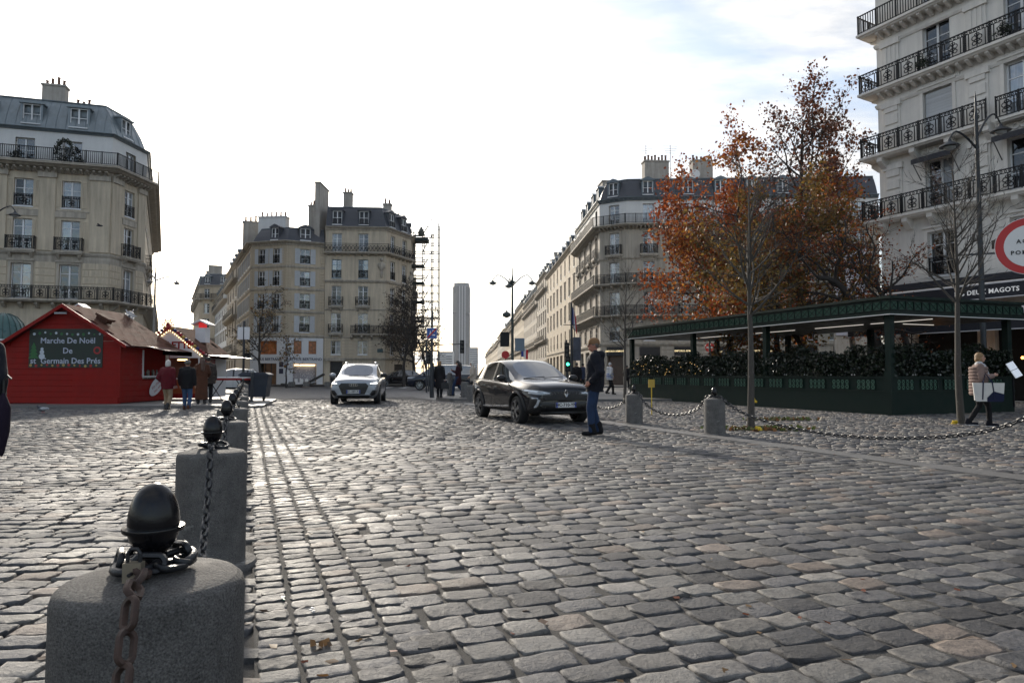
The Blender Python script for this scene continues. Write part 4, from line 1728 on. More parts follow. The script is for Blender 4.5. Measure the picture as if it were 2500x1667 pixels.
for a, b in ((3.3, 4.5), (6.7, 7.9), (10.3, 11.9), (14.5, 15.9)):
    ba.blocks(2, a, b, .2, 4.0, .42, 2, .05)
ba.blocks(1, .05, Ls1 * .22, .2, 4.0, .42, 2, .05)
ba.string(4.3, .22, .3)
ba.balcony(0, 3, 16.1, .85, 'plain', .95, brackets=0)
for i in range(3):
    ba.modillions(i, 15.88, .4, (.14, .6, .25))
ba.balcony(0, 3, 10.2, .8, 'ring', .95, brackets=1.3)
ba.balcony(0, 3, 7.05, .8, 'ring', .95, brackets=1.1)
ba.string(12.9, .14, .25)
ba.cornice(18.85, .35, .35, m=ZINCD)
for i in range(1, 3):
    ba.modillions(i, 18.7, .5, (.12, .3, .2), m=ZINCD)
ba.mansard(18.9, 20.9, .9, SLATE)
for i, us in ((0, (3, 6.5, 10, 13)), (1, (Ls1 * .5,)), (2, (2.2, 6.2, 9.4, 12.5, 15.5, 18.5))):
    for u in us:
        ba.dormer(i, u, 19.15, 1.0, 1.4, inset=.15, m=ZINCD, pitch='seg')
ba.chimney(at(1600, 440, 71).x, 71.0, 19.8, 2.6, 1.1, 3.6, .1, 7)
ba.chimney(at(1712, 440, 72).x, 72.0, 20.2, 2.2, 1.0, 3.6, .1, 5)
ba.chimney(at(1478, 440, 76).x, 77.0, 19.8, 1.0, 2.5, 3.0, .1, 0)
MB().tube([(0, 0, 0), (0, 0, 2.4)], .25, 10).build('vent_pipe', RENDER_W, ba.root, (at(1668, 440, 71).x - ba.o.x, 71 - ba.o.y, 20.4))
for px in (1580, 1640):
    mb = MB().tube([(0, 0, 0), (0, 0, 5.0)], .03, 5)
    for k in range(4):
        mb.bar((-.8 + .1 * k, 0, 4.9 - .25 * k), (.8 - .1 * k, .1, 4.9 - .25 * k), .025)
    mb.build('antenna', IRON, ba.root, (at(px, 440, 71).x - ba.o.x, 71.5 - ba.o.y, 20.5))
MB().lathe([(.02, 0), (.3, .05), (.5, .16)], 14, M=Matrix.Rotation(radians(80), 4, 'X')).build('satellite_dish', RENDER_W, ba.root, (at(1697, 440, 71).x - ba.o.x, 71 - ba.o.y, 22.2))

# ------------------------------------------------------------------ generic street houses further off
def street_house(name, label, pts, zr, nfl, sp, wallm, roofm, seed, ground=3.8, detail=2, run=(1, 4), dh=2.2, back=None, dorm=True, w_=1.1, seg=0):
    r = random.Random(seed)
    b = Bld(name, label, pts, wallm, STONETRIM, loc=pts[0])
    fh = (zr - ground) / nfl
    for i in range(len(pts) - 1):
        L = b.L(i)
        n = max(1, int(L / sp))
        for k in range(n):
            u = L * (k + .5) / n
            for f in range(nfl):
                z = ground + f * fh + .35
                b.window(i, u, z, w_, fh * .66, (.45, .75), guard='plain' if (detail > 1 and f not in run) else None, sur=detail > 1 and f in (1, 2))
            b.holes[i].append((u - sp * .32, u + sp * .32, .1, ground - .7))
            if dorm and detail > 0:
                b.dormer(i, u, zr + .3, 1.0, 1.3, inset=.2, m=ZINCD, pitch='seg' if seed % 2 else 'flat')
    b.walls(0, zr, back=back)
    b.cornice(zr, .45, .4)
    for f in run:
        if f < nfl:
            b.balcony(0, len(pts) - 1, ground + f * fh + .3, .65, 'plain' if seed % 3 else 'ring', .9, brackets=2.0)
    b.string(ground - .1, .15, .25)
    b.mansard(zr, zr + dh, 1.0, roofm)
    d = (V2(pts[1]) - V2(pts[0])).normalized()
    nr = Vector((d.y, -d.x, 0))
    L = b.L(0)
    for k in range(3):
        q = V2(pts[0]) + d * (L * (k + .35) / 3) - nr * 3.0
        b.chimney(q.x, q.y, zr + dh * .4, .8, 2.4, dh + r.uniform(.3, 1.6), atan2(d.y, d.x), 0)
    return b


def seg_pts(a, d, t0, t1):
    a, d = V2(a), Vector(d)
    return [tuple((a + d * t1)[:2]), tuple((a + d * t0)[:2])]


def backs(p, dx, dy):
    return [(p[-1][0] + dx, p[-1][1] + dy), (p[0][0] + dx, p[0][1] + dy)]


# right side of the long street
p = seg_pts(S1, rd, 15.2, 49)
street_house('apartment_building', 'plain cream building with a row of arched dormers along the right side of the street', p, 17.8, 4, 4.1, LIME, SLATE, 3, run=(), back=backs(p, 14, 0), ground=4.6)
p = seg_pts(S1, rd, 49.2, 66)
street_house('apartment_building', 'narrow ornate stone building after the plain cream one, balconies on two floors', p, 19.0, 5, 3.0, LIME3, ZINCD, 4, back=backs(p, 14, 0))
labs = ['pale stone building with zinc roof halfway along the right side of the street', 'stone building with tall chimneys further along the right side of the street',
        'small distant stone building with grey roof on the right of the street', 'distant cream building low on the right of the street towards the tower',
        'far stone house on the right of the street, just right of the tower', 'farthest stone house on the right of the street, nearest to the tower']
t = 66.2
for k, (ln, zr) in enumerate(((34, 17.5), (40, 19.0), (55, 18.0), (70, 19), (110, 18), (170, 19))):
    p = seg_pts(S1, rd, t, t + ln)
    street_house('apartment_building', labs[k], p, zr, 5, 3.4 if k < 3 else 5.0, (LIME3, LIME, LIME2)[k % 3], (ZINCD, SLATE)[k % 2], 5 + k, back=backs(p, 14, 0), detail=1 if k < 3 else 0, w_=1.1 if k < 3 else 1.5, run=(1, 4), dorm=k < 3)
    t += ln + .2
# left side of the long street behind the scaffold
p = [R3a, R3]
street_house('apartment_building', 'stone building on the left of the street behind the scaffold tower', p, 16.0, 5, 3.4, LIME3, SLATE, 14, back=[(-30, 140), (-28, 106)], detail=1)
# side street on the left
p = seg_pts(Q1, sd_, 15.2, 31)
street_house('apartment_building', 'stone house with jutting balconies in the side street left of the jeweller', p, 15.6, 5, 3.2, LIME3, ZINCD, 21, back=[(-25, 101), (-32, 112)], run=(0, 2, 4))
p = seg_pts(Q1, sd_, 31.2, 58)
street_house('apartment_building', 'long pale house with many narrow windows in the left side street', p, 14.2, 5, 3.0, RENDER_W, ZINC, 22, back=[(-33, 113), (-45, 135)], run=(4,))
p = seg_pts(Q1, sd_, 58.2, 84)
p = [(p[0][0] - 3, p[0][1]), (p[1][0] - 3, p[1][1]), (p[1][0] + 6, p[1][1] - 1)]
street_house('apartment_building', 'ochre stone house at the far end of the left side street', p, 17.5, 5, 3.0, LIME2, SLATE, 23, back=[(-40, 150), (-60, 165)], detail=1)
for (x, y, w_, d_, h_, lab) in ((-95, 235, 30, 20, 18, 'low pale block closing the far end of the left side street'),):
    p = [(x, y), (x + w_, y)]
    street_house('apartment_building', lab, p, h_, 5, 3.4, LIME2, SLATE, 24, back=backs(p, 0, d_), detail=0)

# ------------------------------------------------------------------ cafe building on the right
D1 = (18.55, 34.0)
dd = Vector((.466, -.885, 0)).normalized()
D2 = tuple((V2(D1) + dd * 22)[:2])
D0 = (25.5, 38.0)
bd = Bld('cafe_building', 'clean pale stone building with scrolled iron balconies above the cafe awnings', [D0, D1, D2], LIMEW, TRIMW, loc=D1)
du = [2.96, 6.47, 9.9, 13.4, 16.9]
for u in du:
    bd.window(1, u, 18.62, 1.25, 2.2, (.33, .7))
    bd.window(1, u, 15.5, 1.25, 2.25, (.33, .7), sur=False)
    bd.window(1, u, 12.25, 1.35, 2.3, (.33, .7), sur=True)
    bd.window(1, u, 9.0, 1.3, 2.25, (.33, .7), sur=True)
    bd.window(1, u, 5.75, 1.3, 2.1, (.33, .7), sur=True, guard='scroll')
    bd.holes[1].append((u - 1.4, u + 1.4, .05, 3.9))
bd.put(MB().box(-.62, .12, 0, .62, .16, 2.2).mesh('roller_shutter', mat('roller_blind', (.52, .54, .56), .6, var=.05, scale=3)), 'roller_shutter', 1, du[0], 12.3)
for k in range(16):
    bd.put(cached('rslat', lambda: MB().box(-.61, .10, 0, .61, .13, .09).mesh('slat', SHUT)), 'slat', 1, du[0], 12.34 + k * .135)
for u in (3, 6):
    bd.window(0, u, 15.5, 1.2, 2.2)
    bd.window(0, u, 12.25, 1.2, 2.2)
bd.walls(0, 21.6, back=[(44, 22), (40, 40)])
bd.cornice(21.6, .7, .6)
for (z, st_, u1, sp) in ((18.5, 'plain', None, .42), (15.4, 'scroll', None, .42), (12.1, 'scroll', 5.35, 1.5), (8.85, 'scroll', None, 1.2)):
    bd.balcony(0, 2, z, .68, st_, .98, u1=u1, brackets=sp, brk=(.15, .5, .24) if sp < 1 else (.26, .56, .5))
for z in (18.15, 15.05):
    bd.string(z - .3, .10, .2)
bd.balcony(1, 2, 12.1, .5, 'scroll', .98, u0=5.6, u1=7.4, brackets=0)
bd.balcony(1, 2, 12.1, .5, 'scroll', .98, u0=9.0, u1=10.8, brackets=0)
for c in (.75, 4.75, 8.2, 11.7):
    for (z0, z1) in ((8.95, 11.55), (12.2, 14.7), (15.5, 17.8)):
        bd.boxpart('pilaster', 1, c - .42, c + .42, z0, z1, .07)
        n = int((z1 - z0) / .62)
        for k in range(n):
            zz_ = z0 + .12 + k * .62
            if z0 < 15:
                bd.boxpart('pilaster_block', 1, c - .33, c + .33, zz_, zz_ + .44, .13)
        if z0 > 15:
            for q in (-.22, 0, .22):
                bd.boxpart('pilaster_flute', 1, c + q - .05, c + q + .05, z0 + .15, z1 - .3, .10)
        bd.boxpart('capital', 1, c - .5, c + .5, z1 - .28, z1 - .003, .16)
for u in du:
    for k in range(5):
        bd.put(cached('scrollorn', lambda: MB().torus((0, 0, 0), .12, .045, 10, 5, M=Matrix.Rotation(pi / 2, 4, 'X')).mesh('ornament', TRIMW, smooth=60)), 'scroll_ornament', 1, u - .6 + .3 * k, 14.78, .03)
        bd.put(CACHE['scrollorn'], 'scroll_ornament', 1, u - .6 + .3 * k, 11.72, .03)
    bd.boxpart('lintel_panel', 1, u - 1.0, u + 1.0, 14.62, 14.95, .035)
# flower pots on the balcony
POTG = mat('box_plant', (.02, .03, .015), .8, var=.5, scale=20)
for u in (2.6, 6.1):
    mb = MB()
    for k in range(160):
        a, b_, c_ = random.gauss(0, .16), random.gauss(0, .12), random.gauss(0, .13)
        q = Vector((a, b_, .32 + c_))
        e = Vector((random.uniform(-1, 1), random.uniform(-1, 1), random.uniform(-1, 1))).normalized() * .06
        f_ = e.orthogonal().normalized() * .035
        mb.add([q - e, q + f_, q + e, q - f_], [(0, 1, 2, 3)])
    tag(bd.put(mb.mesh('plant', POTG), 'balcony_plant', 1, u, 15.45, .55), kind='stuff')
# dark window awnings on the third floor
AWN = mat('awning_navy', (.012, .014, .022), .65, var=.25, scale=3)
AWNW = mat('awning_edge_lit_white', (.62, .62, .63), .6, var=.1, scale=3)  # white trim; also the brightness of lit awning roofs put into colour
for u in du:
    mb = MB()
    mb.prism([(0, 2.45), (0, 2.55), (-.75, 2.28), (-.75, 2.05), (-.73, 2.05), (-.73, 2.2)], -.9, .9, M=Matrix.Rotation(radians(90), 4, 'Z'))
    mb.bar((-.88, 0, 1.4), (-.88, -.72, 2.2), .03)
    mb.bar((.88, 0, 1.4), (.88, -.72, 2.2), .03)
    bd.put(mb.mesh('window_awning', AWN, fixn=True), 'window_awning', 1, u, 9.0)
# ground floor: dark cafe front with two tiers of awning
LD = bd.L(1)
bd.put(MB().box(0, .6, 0, LD, .7, 3.9).mesh('cafe_interior', DARKIN), 'cafe_front', 1, 0, 0)
up = thing('cafe_awning', 'upper navy cafe awning with white edge and the cafe name in white letters', 'awning', (*D1, 4.2))
pr, rr = bd.frame(1, 0.2, 0)
LA = 16.0


def awn_run(root, m, prof, L, nm, u0=.2):
    p_, r_ = bd.frame(1, u0, 0)
    o = MB().prism(prof, 0, L, M=Matrix.Rotation(radians(90), 4, 'Z') @ Matrix.Diagonal((1, -1, 1, 1))).build(nm, m, root, (p_.x, p_.y, -4.2), r_, fixn=True)
    return o


awn_run(up, AWN, [(0, 5.55), (0, 5.25), (-.35, 5.2), (-.35, 5.5)], LA, 'cassette')
awn_run(up, AWNW, [(0, 5.2), (0, 5.16), (-1.5, 4.92), (-1.5, 4.97)], LA, 'canopy')
awn_run(up, AWN, [(-1.47, 4.90), (-1.47, 4.36), (-1.52, 4.36), (-1.52, 4.915)], LA, 'valance')
awn_run(up, AWNW, [(-1.46, 4.355), (-1.46, 4.32), (-1.53, 4.32), (-1.53, 4.355)], LA, 'white_edge')
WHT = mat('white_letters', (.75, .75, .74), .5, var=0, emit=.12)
p_, r_ = bd.frame(1, 5.55, 4.62 - 4.2, 1.53)
lettering('LES DEUX MAGOTS', .27, WHT, up, p_, r_, bold=.006, spacing=1.08)
low = thing('cafe_awning', 'lower navy cafe awning with pale rail behind the green terrace roof', 'awning', (*D1, 4.2))
awn_run(low, AWNW, [(-1.2, 3.98), (-1.2, 3.92), (-3.0, 3.50), (-3.0, 3.62)], LA, 'canopy_rail')
awn_run(low, AWN, [(-2.95, 3.49), (-2.95, 2.95), (-3.02, 2.95), (-3.02, 3.49)], LA, 'valance')
awn_run(low, AWNW, [(-2.94, 2.945), (-2.94, 2.91), (-3.03, 2.91), (-3.03, 2.945)], LA, 'white_edge')
LAMP = mat('warm_lamp', (1.0, .38, .08), .4, var=0, emit=4.0)
for k, (px, py) in enumerate(((2293, 878), (2297, 888), (2291, 898), (2419, 858), (2497, 873))):
    q = at(px, py, 30.5 - k * .6)
    o = tag(MB().ell((0, 0, 0), .06, 8, 6).build('wall_lamp', LAMP, None, q), f'small glowing orange cafe lamp {["above the hedge right of the corner post", "middle of three above the hedge", "lowest of three above the hedge", "left of the lamp post under the awning", "at the right edge of the picture"][k]}', 'lamp', 'warm lamps inside the cafe')

# ------------------------------------------------------------------ tower and far blocks
TWG = mat('tower_glass', (.055, .062, .072), .35, var=.08, scale=.02)
TWL = mat('tower_rib', (.15, .155, .165), .5, var=.05, scale=.05)
FARB_ = mat('tower_light_band', (.33, .34, .36), .5, var=0)
TY = 1550.0
tx0, tx1 = xat(1106, TY), xat(1146, TY)
tz = zat(692, TY)
tw = thing('tower', 'dark glass skyscraper rising alone at the end of the street', 'skyscraper', ((tx0 + tx1) / 2, TY, 0))
W_ = (tx1 - tx0) / 2
mb = MB()
pl_ = [(-W_, -6), (-W_ * .55, -16), (W_ * .55, -16), (W_, -6), (W_, 40), (-W_, 40)]
mb.add([(x, y, 0) for x, y in pl_] + [(x, y, tz - 8) for x, y in pl_], [tuple(range(6, 12))] + [(i, (i + 1) % 6, (i + 1) % 6 + 6, i + 6) for i in range(6)])
mb.build('shaft', TWG, tw, fixn=True)
mb = MB()
pt_ = [(x * .9, y * .9) for x, y in pl_]
mb.add([(x, y, tz - 7.9) for x, y in pt_] + [(x, y, tz) for x, y in pt_], [tuple(range(6, 12))] + [(i, (i + 1) % 6, (i + 1) % 6 + 6, i + 6) for i in range(6)])
mb.build('crown', TWL, tw, fixn=True)
rib = MB().box(-.35, -.7, 0, .35, .1, tz - 8).mesh('rib', TWL)
for a, b in zip(pl_[:3], pl_[1:4]):
    a, b = V2(a), V2(b)
    d = b - a
    n = max(2, int(d.length / 2.0))
    for k in range(n + 1):
        q = a + d * (k / n)
        inst(rib, 'rib', tw, (q.x, q.y, 0), atan2(d.y, d.x))
for x in (-W_ * .16, W_ * .16, W_ * .5):
    MB().box(x - 1.1, -17.4, 0, x + 1.1, -16.75, tz - 8).build('light_band', FARB_, tw)
for z in (tz * .32, tz * .66):
    MB().box(-W_ - .5, -16.6, z, W_ + .5, 5, z + 3).build('plant_floor', TWG, tw)
FARB = mat('far_block_white', (.5, .5, .5), .7, var=.1, scale=.1)
for (px0, px1, py, Y, lab) in ((1068, 1106, 858, 1300, 'pale slab block far off left of the tower'), (1088, 1104, 862, 1100, 'small white striped block far off beside the tower'), (1146, 1166, 848, 1250, 'distant grey block right of the tower base')):
    x0, x1, z = xat(px0, Y), xat(px1, Y), zat(py, Y)
    r0 = thing('distant_block', lab, 'building', ((x0 + x1) / 2, Y, 0))
    hw = (x1 - x0) / 2
    MB().box(-hw, 0, 0, hw, 20, z).build('wall', FARB, r0)
    n = int(z / 4)
    for k in range(n):
        MB().box(-hw * .95, -.4, k * 4 + 1.2, hw * .95, -.02, k * 4 + 2.8).build('window_band', TWG, r0)
# ------------------------------------------------------------------ foliage and trees
def leaf_mat(name, rough=.55, trans=.45):
    m = bpy.data.materials.new(name)
    m.use_nodes = True
    t = m.node_tree
    n, l = t.nodes.new, t.links.new
    b = t.nodes['Principled BSDF']
    a = n('ShaderNodeAttribute')
    a.attribute_name = 'Col'
    l(a.outputs['Color'], b.inputs['Base Color'])
    b.inputs['Roughness'].default_value = rough
    tr = n('ShaderNodeBsdfTranslucent')
    l(a.outputs['Color'], tr.inputs['Color'])
    mx = n('ShaderNodeMixShader')
    mx.inputs[0].default_value = trans
    l(b.outputs[0], mx.inputs[1])
    l(tr.outputs[0], mx.inputs[2])
    l(mx.outputs[0], t.nodes['Material Output'].inputs[0])
    return m


LEAFM = leaf_mat('autumn_leaf', .55, .42)
HEDGEM = leaf_mat('laurel_leaf', .35, .08)
LEAFD = leaf_mat('dry_leaf', .6, .12)
BARK = mat('bark', (.075, .065, .055), .9, var=.35, scale=9, bump=.6, bscale=30)
BARKG = mat('bark_grey', (.062, .055, .047), .85, var=.3, scale=10, bump=.4, bscale=40, dirt=((.26, .26, .25), 14, .62))
BARKD = mat('bark_dark', (.04, .034, .03), .9, var=.35, scale=9, bump=.5, bscale=30)


def leaves_mesh(name, pos, size, cols, m, seed, droop=.3):
    """folded leaf-sized quads at the given points (numpy)"""
    r = np.random.default_rng(seed)
    n = len(pos)
    a = r.normal(0, 1, (n, 3))
    a[:, 2] -= droop
    a /= np.linalg.norm(a, axis=1, keepdims=True)
    b = np.cross(a, r.normal(0, 1, (n, 3)))
    b /= np.linalg.norm(b, axis=1, keepdims=True)
    c = np.cross(a, b)
    s = size * r.uniform(.6, 1.35, (n, 1))
    v = np.stack([pos - a * s * .5, pos + b * s * .38 + c * s * .10, pos + a * s * .55, pos - b * s * .38 + c * s * .10], 1).reshape(-1, 3)
    idx = np.arange(n)[:, None] * 4
    f = np.concatenate([idx + np.array([[0, 1, 2]]), idx + np.array([[0, 2, 3]])], 1).reshape(-1, 3)
    me = bpy.data.meshes.new(name)
    me.vertices.add(len(v))
    me.vertices.foreach_set('co', v.astype(np.float32).ravel())
    me.loops.add(len(f) * 3)
    me.loops.foreach_set('vertex_index', f.astype(np.int32).ravel())
    me.polygons.add(len(f))
    me.polygons.foreach_set('loop_start', np.arange(0, len(f) * 3, 3, dtype=np.int32))
    ca = me.color_attributes.new('Col', 'FLOAT_COLOR', 'POINT')
    cc = np.repeat(np.concatenate([cols, np.ones((n, 1))], 1), 4, 0)
    ca.data.foreach_set('color', cc.astype(np.float32).ravel())
    me.materials.append(m)
    me.update()
    me.validate()
    return me


def grow(out, tips, p, d, L, r, lev, P, R):
    """recursive branch; P: dict of parameters"""
    n = max(3, int(L / P['seg']))
    pts, rad = [p.copy()], [r]
    cur = p.copy()
    d = d.normalized()
    kids = []
    for i in range(n):
        d = (d + Vector((R.gauss(0, 1), R.gauss(0, 1), R.gauss(0, 1))) * P['wob'] * (P.get('w0', 1.0) if lev == 0 else 1 + .4 * lev) + Vector((0, 0, P['up'][min(lev, len(P['up']) - 1)]))).normalized()
        cur = cur + d * (L / n)
        pts.append(cur.copy())
        rad.append(r * (1 - (i + 1) / n * P['taper']))
        u = (i + 1) / n
        if lev < P['levels'] and u > P['clear'][min(lev, len(P['clear']) - 1)]:
            k = P['kids'][min(lev, len(P['kids']) - 1)] / (n * (1 - P['clear'][min(lev, len(P['clear']) - 1)]))
            m = int(k) + (1 if R.random() < k - int(k) else 0)
            for _ in range(m):
                ax = d.orthogonal().normalized()
                ax.rotate(Matrix.Rotation(R.uniform(0, 2 * pi), 3, d))
                an = radians(R.gauss(P['ang'][min(lev, len(P['ang']) - 1)], 9))
                nd = d * cos(an) + ax * sin(an)
                kids.append((cur.copy(), nd, L * P['ratio'][min(lev, len(P['ratio']) - 1)] * (1.15 - .55 * u) * R.uniform(.75, 1.2), rad[-1] * R.uniform(.5, .68)))
        if lev >= P['leaflev']:
            tips.append((cur.copy(), L / n))
    out.append((pts, rad, lev))
    for (a, b, c, e) in kids:
        if c > P['minl']:
            grow(out, tips, a, b, c, max(e, P['minr']), lev + 1, P, R)


BASEP = dict(seg=.45, wob=.10, up=(0.05, .04, .02, 0), taper=.75, levels=3, clear=(.35, .2, .12, .1), kids=(9, 6, 5, 4), ang=(42, 45, 48, 50),
             ratio=(.5, .5, .5, .5), leaflev=2, minl=.25, minr=.008)


def tree(name, label, base, height, r0, seed, P=None, leaves=0, lsize=.13, pal=None, bark=None, spread=.25, lean=(0, 0), cat='tree', group=None, jit=.35, lm=None):
    R = random.Random(seed)
    Q = dict(BASEP)
    Q.update(P or {})
    out, tips = [], []
    grow(out, tips, Vector((0, 0, -.05)), Vector((lean[0], lean[1], 1)), height, r0, 0, Q, R)
    root = thing(name, label, cat, base, group=group)
    mb, mt = MB(), MB()
    for pts, rad, lev in out:
        (mb if lev < 2 else mt).tube(pts, rad, 8 if lev == 0 else (6 if lev == 1 else (4 if lev == 2 else 3)), cap=lev == 0)
    tr = mb.build('trunk', bark or BARK, root, smooth=70)
    if mt.v:
        mt.build('twigs', bark or BARK, tr)
    if leaves and tips:
        g = np.random.default_rng(seed)
        tp = np.array([tuple(t[0]) for t in tips])
        i = g.integers(0, len(tp), leaves)
        pos = tp[i] + g.normal(0, jit * .5, (leaves, 3))
        pal = np.array(pal)
        # colour drifts through the crown in patches
        ph = np.sin(pos[:, 0] * .9 + seed) + np.sin(pos[:, 1] * .8 + 2) + np.sin(pos[:, 2] * 1.0 + 1) + g.normal(0, .9, leaves)
        k = np.clip(((ph + 3) / 6 * len(pal)).astype(int), 0, len(pal) - 1)
        cols = np.clip(pal[k] * g.normal(1, .22, (leaves, 1)), .004, .7)
        inst(leaves_mesh('crown', pos, lsize, cols, lm or LEAFM, seed), 'crown', root)
    return root


RED = [(.22, .045, .012), (.30, .070, .016), (.34, .10, .02), (.15, .038, .016), (.36, .15, .03), (.25, .06, .016)]
BRN = [(.11, .034, .016), (.17, .046, .016), (.21, .06, .018), (.085, .034, .018), (.14, .05, .022)]
OCH = [(.22, .12, .025), (.16, .085, .025), (.12, .085, .025), (.25, .15, .03), (.09, .075, .025), (.18, .07, .02)]

pA = at(1968, 914, 36)
tree('plane_tree', 'tallest autumn tree, sparse brown leaves against the sky', (pA.x, pA.y, 0), 14.3, .24, 11,
     dict(kids=(17, 9, 7), ratio=(.36, .5, .5), clear=(.38, .15, .1), up=(.06, .05, .03), seg=.5, wob=.11, w0=.25), leaves=5000, lsize=.17, pal=BRN, bark=BARKD, jit=.36, lean=(.0, 0), lm=LEAFD)
pC = at(2092, 914, 38)
tree('plane_tree', 'reddish autumn tree squeezed against the pale cafe building', (pC.x, pC.y, 0), 13.4, .2, 13,
     dict(kids=(11, 7, 6), ratio=(.30, .5, .5), clear=(.3, .15, .1), up=(.08, .08, .05), seg=.5, w0=.3), leaves=3600, lsize=.17, pal=BRN, bark=BARKD, jit=.34, lm=LEAFD)
pB = at(1785, 914, 33)
tree('plane_tree', 'broad autumn tree with dense rust-red leaves behind the green terrace', (pB.x, pB.y, 0), 10.0, .2, 21,
     dict(kids=(15, 9, 7), ratio=(.52, .48, .5), clear=(.28, .15, .1), up=(.04, .03, 0.0), ang=(66, 50, 48), seg=.45, w0=.4), leaves=15000, lsize=.16, pal=RED, bark=BARKD, jit=.42)
pD = at(1905, 914, 31.5)
tree('plane_tree', 'autumn tree with rust and ochre leaves right of the slim bare tree', (pD.x, pD.y, 0), 8.6, .17, 33,
     dict(kids=(14, 8, 7), ratio=(.50, .5, .5), clear=(.25, .15, .1), up=(.04, .02, -.01), ang=(60, 50, 48), seg=.45, w0=.4), leaves=11000, lsize=.15, pal=RED[:3] + OCH, bark=BARKD, jit=.4)
pD = at(2010, 914, 29.5)
tree('plane_tree', 'low ochre-leaved tree between the rust-red trees and the cafe', (pD.x, pD.y, 0), 7.0, .14, 35,
     dict(kids=(12, 7, 6), ratio=(.48, .5, .5), clear=(.3, .15, .1), up=(.03, .01, -.02), ang=(62, 52, 48), seg=.4), leaves=4500, lsize=.14, pal=OCH, bark=BARKD, jit=.5)
# gnarled tree close to the cafe
pE = at(2195, 914, 26.5)
tree('gnarled_tree', 'dark gnarled tree with a few tiny orange leaves in front of the cafe building', (pE.x, pE.y, 0), 6.6, .24, 44,
     dict(kids=(9, 8, 7, 6), ratio=(.72, .52, .5, .5), clear=(.45, .2, .15, .1), up=(.02, .07, .03, .0), ang=(66, 52, 48, 45), wob=.20, levels=4, leaflev=3, seg=.35, taper=.6, minr=.009), leaves=2200, lsize=.10, pal=OCH[:2] + RED, bark=BARKD, jit=.3, lean=(.15, 0))
pE = at(2240, 914, 27.5)
tree('gnarled_tree', 'second dark gnarled trunk right behind the first, bare upright limbs', (pE.x, pE.y, 0), 6.2, .17, 47,
     dict(kids=(7, 6, 5), ratio=(.55, .5, .5), clear=(.5, .2, .1), up=(.05, .08, .05), ang=(42, 45, 45), wob=.15, seg=.35, taper=.6), leaves=900, lsize=.10, pal=OCH[:2] + RED, bark=BARKD, jit=.3, lean=(-.1, 0))
# slim bare trees
SLIM = dict(kids=(30, 7, 4), ratio=(.34, .42, .45), clear=(.42, .12, .1), up=(.06, .075, .05), ang=(50, 32, 30), wob=.05, w0=.25, seg=.22, taper=.86, minr=.006, minl=.15)
pF = at(1834, 1052, 14.1)
tree('bare_tree', 'slim bare tree with pale straight trunk right of the stone bollard', (pF.x, pF.y, 0), 5.3, .082, 51, SLIM, bark=BARKG)
pG = at(2347, 1036, 16.0)
tree('bare_tree', 'slim bare tree just left of the woman with the tote bag', (pG.x, pG.y, 0), 6.0, .085, 54, dict(SLIM, clear=(.48, .15, .1)), bark=BARKG, lean=(-.03, 0))
pH = at(1525, 935, 27)
tree('bare_tree', 'thin bare tree in front of the black shop door, beside the terrace end', (pH.x, pH.y, 0), 5.2, .07, 57, dict(SLIM, kids=(22, 6, 4)), bark=BARK)
pI = at(643, 914, 58)
tree('bare_tree', 'nearly bare tree in front of the jeweller shop with a few ochre leaves', (pI.x, pI.y, 0), 7.2, .14, 61, dict(kids=(14, 8, 6), ratio=(.42, .5, .5), clear=(.3, .15, .1), ang=(55, 48, 45), seg=.4, minr=.018), leaves=420, lsize=.16, pal=OCH, bark=BARKD)
pI = at(700, 914, 60)
tree('bare_tree', 'small tree with ochre leaves low beside the jeweller sign', (pI.x, pI.y, 0), 4.2, .09, 64, dict(kids=(10, 7, 5), ratio=(.42, .5, .5), clear=(.4, .15, .1), ang=(55, 48, 45), seg=.35, minr=.015), leaves=350, lsize=.16, pal=OCH, bark=BARKD)
for k, (px, Y, h, lab) in enumerate(((985, 63, 8.6, 'dark twiggy tree in front of the tall beige building'), (1012, 70, 8.0, 'dark twiggy tree at the foot of the scaffold tower'), (1040, 84, 7.2, 'smaller twiggy tree right of the scaffold at the street corner'))):
    pI = at(px, 914, Y)
    tree('street_tree', lab, (pI.x, pI.y, 0), h, .16, 70 + k, dict(kids=(16, 9, 7), ratio=(.42, .5, .5), clear=(.28, .12, .1), ang=(48, 45, 45), seg=.4, minr=.02, up=(.05, .06, .04)), leaves=1500, lsize=.15, pal=[(.05, .035, .022), (.075, .05, .028), (.04, .03, .02)], bark=BARKD, jit=.4)

